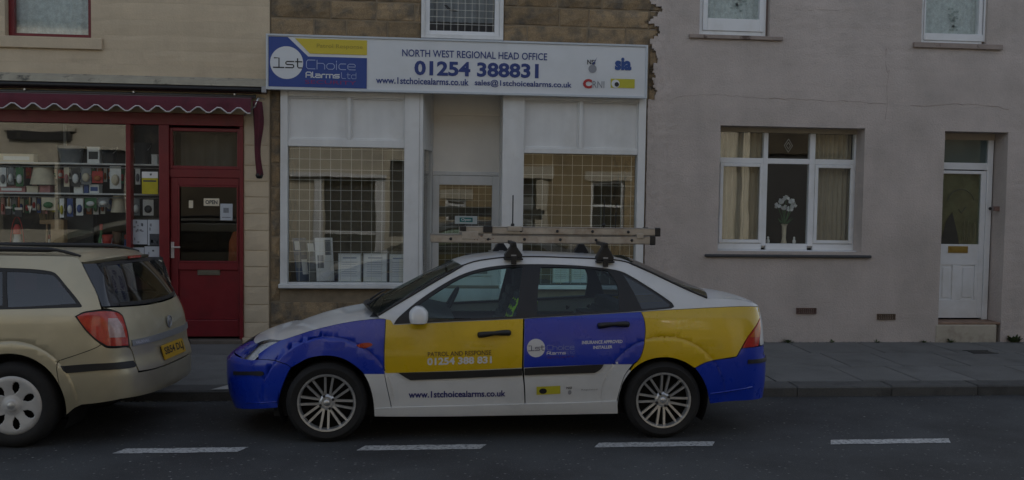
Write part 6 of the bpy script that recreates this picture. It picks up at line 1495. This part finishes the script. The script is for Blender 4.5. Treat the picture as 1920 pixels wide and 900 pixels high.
def pack(px, m, label, rail, Y=SHY+.035, blob=None):
    cx, w, z0, z1 = rz(*px, Y); e = empty('hanging_pack', (cx, Y, z0), label, 'hanging pack')
    zr = {0: zA-.05, 1: zB-.05}[rail]
    MB().box(cx-w/2, cx+w/2, Y-.004, Y, z0, z1).build('card', m, e)
    MB().lathe([(w*.36, .0), (w*.34, -.02), (w*.2, -.03), (0, -.032)], (cx, Y-.004, z0+(z1-z0)*.4), 'y', 10, sy=(z1-z0)/w*.7).build('blister', blob or C_['white'], e, smooth=True)
    MB().tube([(cx, Y-.002, z1-.01), (cx, Y-.002, zr+.006)], .003, 5).build('hook', M['steel'], e)
def broom(px, label, Y=.33, m=None, zbot=None):
    cx, w, z0, z1 = rz(*px, Y); e = empty('broom', (cx, Y, zsill), label, 'broom')
    MB().tube([(cx, Y, zsill+.01), (cx+.005, Y, z0+.02)], .012, 8).build('stick', C_['wood'], e)
    mb = MB(); mb.box(cx-w*.3, cx+w*.3, Y-.03, Y+.03, z0, z0+.05)
    mb.build('stock', C_['wood'], e, bev=.006)
    mb = MB()
    for k in range(60): a = random.uniform(-1, 1); y = random.uniform(-.03, .03); x = cx+a*w*.28; mb.tube([(x, Y+y, z0+.05), (cx+a*w*.48+random.uniform(-.01, .01), Y+y*1.4, z1-random.uniform(0, .02))], .003, 3, cap=False)
    mb.build('bristles', m or C_['straw'], e)
def shade(px, label, rail=0, Y=.30, m=None):
    cx, w, z0, z1 = rz(*px, Y); e = empty('lamp_shade', (cx, Y, z0), label, 'lamp shade'); h = z1-z0
    MB().lathe([(w*.5, 0), (w*.38, h*.8), (w*.36, h), (w*.345, h), (w*.48, 0.0)], (cx, Y, z0), 'z', 22, cap=False).build('cone', m or C_['cream'], e, smooth=True)
    MB().tube([(cx, Y, z1), (cx, Y, {0: zA, 1: zB}[rail]-.018)], .003, 5).build('cord', C_['grey'], e)
    MB().lathe([(0, 0), (w*.36, 0)], (cx, Y, z1-.002), 'z', 16, cap=False).build('top_ring', C_['grey'], e)
def lantern(px, m, label, Y=.32):
    cx, w, z0, z1 = rz(*px, Y); z0 = zsill+.01; h = z1-z0; e = empty('lantern', (cx, Y, z0), label, 'lantern'); r = w/2
    MB().lathe([(r, 0), (r*1.02, h*.14), (r*.5, h*.2)], (cx, Y, z0), 'z', 16).build('tank', m, e, smooth=True, sharp=40)
    MB().lathe([(r*.42, h*.2), (r*.66, h*.42), (r*.4, h*.66)], (cx, Y, z0), 'z', 16).build('globe', mat('lantern_glass', (.5, .5, .48), .15, .05), e, smooth=True)
    MB().lathe([(r*.55, h*.66), (r*.5, h*.78), (r*.2, h*.86)], (cx, Y, z0), 'z', 16).build('chimney', m, e, smooth=True, sharp=40)
    MB().tube([(cx+r*.95*math.cos(t), Y, z0+h*.3+h*.72*math.sin(t)) for t in np.linspace(0, math.pi, 14)], .005, 5).build('handle', m, e)
def pot(px, m, label, Y=.30):
    cx, w, z0, z1 = rz(*px, Y); z0 = zsill+.01; h = z1-z0; e = empty('pot', (cx, Y, z0), label, 'pot'); r = w/2
    MB().lathe([(r*.7, 0), (r*.95, h*.78), (r*1.05, h*.78), (r*1.05, h), (r*.9, h), (r*.85, h*.85)], (cx, Y, z0), 'z', 18, cap=False).build('vessel', m, e, smooth=True, sharp=35)
    MB().lathe([(0, h*.82), (r*.88, h*.82)], (cx, Y, z0), 'z', 18, cap=False).build('soil', C_['brown'], e)
def hung_tool(px, hm, bm_, label, rail, Y=SHY+.03, kind='brush'):
    cx, w, z0, z1 = rz(*px, Y); zr = {0: zA-.05, 1: zB-.05}[rail]; e = empty('hand_brush' if kind == 'brush' else 'trowel', (cx, Y, z0), label, 'brush' if kind == 'brush' else 'tool'); h = z1-z0
    MB().tube([(cx, Y, zr), (cx, Y, z0+h*.9), (cx, Y, z0+h*.45)], [.004, .012, .014], 8).build('grip', hm, e, smooth=True)
    if kind == 'brush': MB().box(cx-w*.4, cx+w*.4, Y-.015, Y+.015, z0+h*.12, z0+h*.5).build('bristles', bm_, e, bev=.006); MB().box(cx-w*.42, cx+w*.42, Y-.017, Y+.017, z0+h*.42, z0+h*.52).build('ferrule', M['steel'], e, bev=.003)
    else: MB().prism([(cx-w*.4, z0+h*.45), (cx+w*.4, z0+h*.45), (cx, z0)], Y-.004, Y+.004).build('blade', M['steel'], e); MB().box(cx-.01, cx+.01, Y-.008, Y+.008, z0+h*.40, z0+h*.5).build('tang', bm_, e)
bucket((104, 274, 162, 306), C_['grey'], 'wide dark grey bucket on the top shelf of the red shop', zA)
carton((166, 276, 189, 306), C_['white'], 'white carton standing between two buckets on the top shelf', zA, band=C_['black'])
bucket((191, 276, 220, 306), C_['black'], 'narrow black bucket at the right end of the top shelf', zA)
bucket((250, 268, 284, 306), C_['black'], 'black bucket in the narrow side window beside the red door', zA)
carton((286, 290, 297, 306), C_['white'], 'small white carton in the corner of the narrow side window', zA)
carton((2, 289, 66, 306), C_['cream'], 'long flat cream box lying on the top shelf', zA, band=C_['white'])
shade((57, 313, 105, 346), 'cream lamp shade hanging under the top shelf', 0)
for k, (a, b, c, d, m_, bl_, lb) in enumerate(((0, 314, 12, 350, 'white', 'grey', 'pale pack hung first under the top shelf'), (15, 314, 26, 346, 'grey', 'white', 'grey pack hung second under the top shelf'), (30, 314, 44, 350, 'green', 'white', 'green pack hung left of the cream lamp shade'),
        (120, 313, 130, 350, 'cream', 'pink', 'slim cream pack hung under the grey bucket'), (134, 312, 150, 350, 'black', 'white', 'black pack with a white blister under the grey bucket'), (152, 312, 171, 346, 'grey', 'cream', 'grey pack hung left of the red pack'), (173, 321, 193, 343, 'red', 'orange', 'red and orange pack under the narrow black bucket'), (206, 312, 227, 354, 'white', 'cream', 'tall white pack hung at the right end under the top shelf'), (254, 314, 263, 346, 'white', 'grey', 'pale pack hung in the narrow side window'))):
    pack((a, b, c, d), C_[m_], lb, 0, blob=C_[bl_])
carton((0, 349, 50, 361), C_['pink'], 'long pink box on the second shelf', zB, band=C_['white'])
for a, b, m_, lb in ((53, 74, 'cream', 'cream basket shaped box on the second shelf'), (77, 97, 'pink', 'short pink topped box on the second shelf'), (110, 134, 'black', 'black tub shaped box on the second shelf'), (141, 158, 'white', 'white box under the red pack on the second shelf'), (160, 168, 'blue', 'narrow blue box on the second shelf'), (170, 188, 'white', 'white and blue box near the middle of the second shelf')):
    carton((a, 346+(a % 5), b, 361), C_[m_], lb, zB, band=C_['blue'] if 'blue' in lb else None)
hung_tool((10, 368, 24, 408), C_['wood'], C_['black'], 'black bristled brush hung under the second shelf', 1); hung_tool((27, 368, 44, 412), C_['orange'], C_['black'], 'orange handled brush hung under the second shelf', 1); hung_tool((50, 368, 62, 400), C_['wood'], C_['steel'], 'pointed trowel hung under the second shelf', 1, kind='trowel')
broom((68, 370, 106, 420), 'straw broom standing upside down on its wooden stick', .36)
for a, b, c, d, m_, bl_, lb in ((78, 370, 104, 394, 'cream', 'green', 'cream pack hung in front of the straw broom'), (112, 372, 120, 408, 'white', 'yellow', 'slim white pack right of the straw broom'), (126, 372, 137, 406, 'blue', 'white', 'blue and white pack under the second shelf'), (143, 372, 156, 404, 'white', 'blue', 'white pack with a blue blister under the second shelf'), (159, 370, 181, 390, 'green', 'white', 'green pack with a white blister under the second shelf'), (184, 370, 204, 388, 'grey', 'white', 'grey square pack under the second shelf'), (249, 372, 262, 404, 'grey', 'white', 'grey pack hung above the leaflets by the red door'), (268, 374, 288, 404, 'white', 'black', 'white and black pack hung under the yellow card')):
    pack((a, b, c, d), C_[m_], lb, 1, blob=C_[bl_])
shade((208, 366, 238, 398), 'cream lamp shade hanging under the second shelf', 1)
lantern((18, 408, 46, 452), C_['red'], 'red storm lantern standing in the left of the red shop window')
carton((98, 412, 122, 466), C_['wood'], 'tall wooden box beside the broom stick', zsill+.01); carton((126, 402, 178, 466), C_['black'], 'big black box standing in the window of the red shop', zsill+.01, Y=.45)
bottle((184, 420, 196, 466), C_['green'], 'green bottle left of the red tub', zsill+.01); bucket((192, 440, 212, 466), C_['red'], 'small red bucket on the window bed', zsill+.01, Y=.26); pot((211, 434, 228, 466), C_['brown'], 'brown plant pot near the right edge of the shop window')
carton((0, 456, 42, 468), C_['white'], 'flat white box lying on the window bed', zsill+.01, Y=.22); bottle((88, 440, 96, 466), C_['white'], 'white bottle behind the broom stick', zsill+.01, Y=.4); bottle((232, 440, 238, 466), C_['blue'], 'blue bottle beside the red mullion', zsill+.01)
rq = random.Random(11); hues = ('white', 'cream', 'blue', 'red', 'green', 'yellow', 'grey', 'white', 'pink', 'orange', 'white')
ORD = 'first second third fourth fifth sixth seventh eighth ninth tenth eleventh twelfth thirteenth fourteenth fifteenth sixteenth seventeenth eighteenth nineteenth twentieth'.split()
for rail, y0, y1, lab in ((0, 316, 342, 'top'), (1, 372, 398, 'second')):
    x = 2; k = 0
    while x < 230 and k < 20:
        w_ = rq.uniform(6, 11); a = y0+rq.uniform(-2, 3); b_ = y1+rq.uniform(-8, 8); h_ = rq.choice(hues)
        pack((x, a, x+w_, b_), C_[h_], '%s packet, %s from the left in the back row under the %s shelf' % (h_, ORD[k], lab), rail, Y=SHY+.16+.02*(int(x) % 3), blob=C_[rq.choice(hues)])
        k += 1; x += w_+rq.uniform(1.5, 5)
# cards and leaflets on the glass beside the red door
def sheet(px, Y, m, label, cat, prints=(), name='leaflet'):
    x0, x1, z0, z1 = R(*px, Y); o = MB().box(x0, x1, Y, Y+.002, z0, z1).build(name, m); tag(o, label, cat)
    for (u0, u1, v0, v1, pm) in prints: MB().box(x0+(x1-x0)*u0, x0+(x1-x0)*u1, Y-.0008, Y-.0002, z0+(z1-z0)*v0, z0+(z1-z0)*v1).build('print', pm, o)
    return o, (x0, x1, z0, z1)
pg = mat('pale_leaflet', (.47, .50, .54), .7, .06, 8); pd = mat('dark_leaflet_ink', (.06, .065, .075), .7, .2, 40); pm_ = mat('mid_leaflet_ink', (.2, .21, .23), .7, .2, 40)
sheet((266, 322, 296, 364), .046, C_['yellow'], 'yellow card with a white top in the narrow side window', 'card', ((0, 1, .72, 1, C_['white']), (.08, .9, .55, .62, pd), (.5, .62, .84, .92, pd)), 'price_card')
rp = random.Random(3)
def scatter(n): return tuple((a, a+rp.uniform(.05, .16), b, b+rp.uniform(.04, .12), rp.choice((pd, pm_, pm_))) for a, b in ((rp.uniform(.05, .8), rp.uniform(.05, .85)) for _ in range(n)))
sheet((248, 412, 276, 458), .047, pg, 'pale leaflet with dark drawings, upper left beside the red door', 'leaflet', scatter(11)); sheet((277, 412, 300, 460), .047, pg, 'pale leaflet with a dark block, upper right beside the red door', 'leaflet', ((.15, 1, .0, .45, pd),)+scatter(5))
sheet((248, 464, 270, 510), .047, pg, 'pale leaflet behind the roof of the gold car, lower left', 'leaflet', scatter(8)); sheet((271, 462, 300, 512), .047, pg, 'pale leaflet with grey blocks, lower right beside the red door', 'leaflet', scatter(10))
o, q = sheet((382, 372, 411, 386), .026, C_['cream'], 'small cream open sign in the red door glass', 'sign', (), 'open_sign'); flat('lettering', text_polys('OPEN', .03), (q[0]+.02, q[1]-.02, q[2]+.02, q[3]-.02), .0245, pd, o)
sheet((413, 382, 436, 413), .027, pg, 'white notice with a grey emblem in the red door glass', 'notice', ((.25, .7, .45, .75, pm_), (.15, .85, .15, .2, pm_)), 'notice')
sheet((354, 376, 362, 390), .027, C_['cream'], 'tiny pale sticker in the red door glass', 'sticker', (), 'sticker')
r = R(428, 452, 447, 492, .2); MB().lathe([(.0, 0), (.13, .0), (.12, .30), (.07, .42), (0, .44)], (r[1], .25, r[2]-.05), 'z', 16).build('orange_sack', mat('orange_sack', (.30, .075, .02), .8, .2, 8), smooth=True); tag(bpy.data.objects['orange_sack'], 'orange sack standing behind the red door glass', 'sack')
# net bunched behind the transom of the red door
hang('transom_cloth', p2[1]+.05, p3[0]-.05, .3, tz[2], tz[3]-.02, 4, .03, mat('dusty_cloth', (.10, .095, .08), .9, .2, 3), 'dusty cloth bunched behind the pane over the red door', 'cloth')
# ================================================================== papers in the white shop's bays
m_frame = mat('pale_certificate_frame', (.5, .53, .53), .5, .05, 5); m_ink = mat('faint_blue_ink', (.28, .32, .42), .7, .1, 30)
def cert(px, label, Y=.11):
    x0, x1, z0, z1 = R(*px, Y); z0 = LB[4]; e = empty('certificate', ((x0+x1)/2, Y, z0), label, 'certificate', 'framed certificates along the bay windows')
    bx('sheet', x0+.008, x1-.008, Y, Y+.004, z0+.008, z1-.008, M['paper'], e); MB().frame(x0, x1, Y-.006, Y+.008, z0, z1, .010).build('frame', m_frame, e)
    w_ = x1-x0; h_ = z1-z0
    bx('heading', x0+w_*.2, x1-w_*.2, Y-.001, Y, z0+h_*.82, z0+h_*.86, m_ink, e)
    mb = MB()
    for k in range(7): mb.box(x0+w_*.15, x1-w_*(.15+.1*rp.random()), Y-.001, Y, z0+h_*(.2+.08*k), z0+h_*(.2+.08*k)+.004)
    o_ = mb.build('print_lines', m_ink, e); o_['kind'] = 'stuff'
cert((634, 475, 677, 530), 'white certificate nearest the leaflet stand in the left bay'); cert((681, 475, 726, 530), 'white certificate in the middle of the left bay'); cert((730, 476, 762, 530), 'white certificate against the right post of the left bay')
cert((1036, 488, 1068, 530), 'white certificate behind the saloon rear window, left one of two'); cert((1071, 488, 1101, 530), 'white certificate behind the saloon rear window, right one of two')
def stand(px, lean, m1, label):
    x0, x1, z0, z1 = R(*px, .2); z0 = LB[4]; e = empty('leaflet_board', ((x0+x1)/2, .2, z0), label, 'display board'); s = lean
    MB().add([(x0+s, .16, z0), (x1+s, .24, z0), (x1, .26, z1), (x0, .18, z1), (x0+s, .17, z0), (x1+s, .25, z0), (x1, .27, z1), (x0, .19, z1)], [(0, 1, 2, 3), (7, 6, 5, 4), (0, 4, 5, 1), (1, 5, 6, 2), (2, 6, 7, 3), (3, 7, 4, 0)]).build('board', m1, e)
    def pt(u, v): return (x0+s*(1-v)+(x1-x0)*u, .16+.08*u+.02*v-.002, z0+(z1-z0)*v)
    for k, (u0, u1, v0, v1, m_) in enumerate(((.12, .5, .72, .92, M['paper']), (.55, .9, .6, .95, pm_), (.1, .45, .3, .6, pm_), (.5, .92, .15, .5, M['paper']))): MB().add([pt(u0, v0), pt(u1, v0), pt(u1, v1), pt(u0, v1)], [(0, 1, 2, 3)]).build('leaflet', m_, e)
stand((548, 446, 572, 530), .06, mat('blue_display_board', (.08, .11, .18), .6, .2, 8), 'dark blue leaflet board leaning at the left of the left bay')
stand((572, 450, 600, 526), .07, mat('grey_display_board', (.15, .16, .16), .6, .2, 8), 'grey leaflet board leaning in front of the blue one'); stand((590, 446, 622, 530), .03, M['paper'], 'pale leaflet board at the right of the leaning boards')
w_ = [o for o in ms.children if o.name.startswith('window')][0]
q = P(846, 17, .058); MB().add([(q.x+a*.09, .0585, q.z+b*.09) for a, b in ((-1, .55), (-.55, .5), (-.2, .12), (.5, -.1), (1.1, -.32), (.3, -.32), (-.25, -.22), (-.5, -.05))], [(0, 1, 2, 3, 4, 5, 6, 7)]).build('bird_sticker', m_dark, w_)
# ================================================================== parlour window ornaments
vx = P(1471, 440, RV+.17); vz = ISZ; zc = P(1471, 420, RV+.17).z
va = empty('flower_vase', (vx.x, RV+.19, vz), 'slim beige vase of white flowers on the parlour window sill', 'vase'); vy_ = RV+.19
MB().lathe([(.035, 0), (.04, .02), (.026, .10), (.03, zc-vz-.03), (.045, zc-vz), (.04, zc-vz-.01)], (vx.x, vy_, vz), 'z', 18, cap=False).build('vase_body', C_['cream'], va, smooth=True)
mb = MB(); heads = []
for (px_, py_) in ((1458, 386), (1465, 378), (1474, 372), (1484, 378), (1470, 390), (1481, 392), (1488, 386)):
    q = P(px_, py_, RV+.18); heads.append(q); mb.tube([(vx.x, vy_, zc), ((vx.x+q.x)/2, vy_-.01, (zc+q.z)/2), tuple(q)], .004, 5)
mb.build('stem', C_['green'], va)
for q in heads:
    mb = MB()
    for k in range(16):
        a = random.uniform(0, 6.3); el = random.uniform(-.6, 1.2); d = Vector((math.cos(a)*math.cos(el), math.sin(a)*math.cos(el)*.7, math.sin(el))); t = d.orthogonal().normalized(); c = q+d*.028; s = .030
        mb.add([q, c+t*s, q+d*.05, c-t*s], [(0, 1, 2, 3)])
    mb.build('flower', M['paper'], va)
mb = MB()
for (a, b, c) in ((-1, .05, .10), (1, .07, .09), (-.6, .10, .05), (.7, .02, .13), (1.2, .05, .04)): mb.add([(vx.x, vy_, zc), (vx.x+a*.04, vy_-.02, zc+b*.6), (vx.x+a*.10, vy_-.02, zc+b+.03), (vx.x+a*.05, vy_+.01, zc+b*.4-.01)], [(0, 1, 2, 3)])
mb.build('leaf', C_['green'], va)
for px_, lb in ((1440, 'small pale figurine standing left of the flower vase'), (1489, 'small pale figurine standing right of the flower vase')):
    q = P(px_, 450, RV+.15); h = .12; e = MB().lathe([(.028, 0), (.03, .008), (.018, .03), (.024, .055), (.02, .075), (.009, .085), (.015, .10), (.010, .116), (0, .12)], (q.x, RV+.15, ISZ), 'z', 14, sy=.8)
    tag(e.build('figurine', C_['white'], smooth=True), lb, 'figurine')
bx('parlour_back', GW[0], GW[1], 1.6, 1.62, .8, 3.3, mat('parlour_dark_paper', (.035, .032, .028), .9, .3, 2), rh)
# ================================================================== weeds, moss, cover, scrap
m_weed = mat('weed_leaf', (.055, .085, .028), .7, .3, 20)
def weed(px, py, n, s, label):
    q = P(px, py, -.05); z = pz(-.05); e = empty('weed', (q.x, -.05, z), label, 'weed'); 
    for part, m_ in (('leaf', m_weed), ('stem', mat('weed_stem', (.09, .10, .04), .8))):
        mb = MB()
        for k in range(n):
            a = random.uniform(0, 6.28); r = s*random.uniform(.3, 1); d = Vector((math.cos(a), math.sin(a)*.5, random.uniform(.3, 1.3))).normalized(); b = Vector((q.x, -.05, z-.01)); t = d.cross(Vector((0, 0, 1))).normalized()*s*.16
            if part == 'leaf': c = b+d*r; mb.add([b+d*r*.35, c-d*r*.25+t, c, c-d*r*.25-t], [(0, 1, 2, 3)])
            else: mb.tube([b, b+d*r*.7], .002, 3, cap=False)
        mb.build(part, m_, e)
weed(1477, 640, 26, .10, 'flat weed at the wall foot behind the saloon tail'); weed(1783, 634, 22, .10, 'upright weed growing beside the front door step'); weed(1901, 634, 90, .14, 'bushiest weed at the wall foot, right of the door step'); weed(1645, 640, 14, .07, 'tiny weed below the sooty air brick'); weed(1560, 640, 12, .06, 'tiny weed midway between the two air bricks'); weed(1733, 640, 16, .07, 'small weed left of the front door step')
mb = MB()
for k in range(900):
    x = random.uniform(XB-.1, XR-1.5); y = -abs(random.gauss(0, .018))-.004; z = pz(y); s = random.uniform(.003, .012)
    if random.random() > .45+.5*mn.noise((x*2.3, 0, 0)): continue
    a = random.uniform(0, 6.28); mb.add([(x+s*math.cos(a+i*1.6), y+s*.6*math.sin(a+i*1.6), z+random.uniform(0, s*1.4)) for i in range(4)], [(0, 1, 2, 3)])
tag(mb.build('moss', mat('wall_foot_moss', (.035, .042, .02), .95, .4, 30)), 'dark moss and soil along the foot of the rendered wall', 'moss', kind='stuff')
q = P(1838, 657, -.75); cv = empty('utility_cover', (q.x, q.y, pz(q.y)), 'small dark iron utility cover set in the paving before the house', 'utility cover')
zc_ = pz(q.y)+.004; bx('cover_plate', q.x-.13, q.x+.13, q.y-.09, q.y+.09, zc_-.02, zc_+.002, mat('cast_iron', (.022, .021, .02), .7, .2, 20, .4, 90), cv, .003); MB().frame(q.x-.16, q.x+.16, 0, 0, 0, 0, .01) if False else MB().box(q.x-.16, q.x+.16, q.y-.12, q.y-.095, zc_-.02, zc_).box(q.x-.16, q.x+.16, q.y+.095, q.y+.12, zc_-.02, zc_).build('cover_rim', mat('cast_iron', (0, 0, 0)), cv)
q = P(420, 719, YK+.12); z = pz(q.y)+.006; tag(MB().add([(q.x-.10, q.y-.11, z), (q.x+.09, q.y-.10, z), (q.x+.13, q.y+.13, z+.003), (q.x+.02, q.y+.09, z+.001)], [(0, 1, 2, 3)]).build('paper_scrap', mat('soiled_paper', (.36, .36, .35), .9, .1, 9)), 'pale paper scrap on the kerb under the blue front bumper', 'paper')
# specks of litter on the road
mb = MB()
for k in range(60):
    x, y = random.uniform(-4, 8), random.uniform(-6.5, -2.9); s = random.uniform(.004, .013); a = random.uniform(0, 6.28)
    mb.add([(x+s*math.cos(a+i*1.6)*random.uniform(.6, 1.3), y+s*math.sin(a+i*1.6), gz(y)+.005) for i in range(4)], [(0, 1, 2, 3)])
tag(mb.build('road_specks', mat('pale_specks', (.30, .30, .29), .9, .2, 20)), 'pale specks of litter scattered on the asphalt', 'litter', kind='stuff')
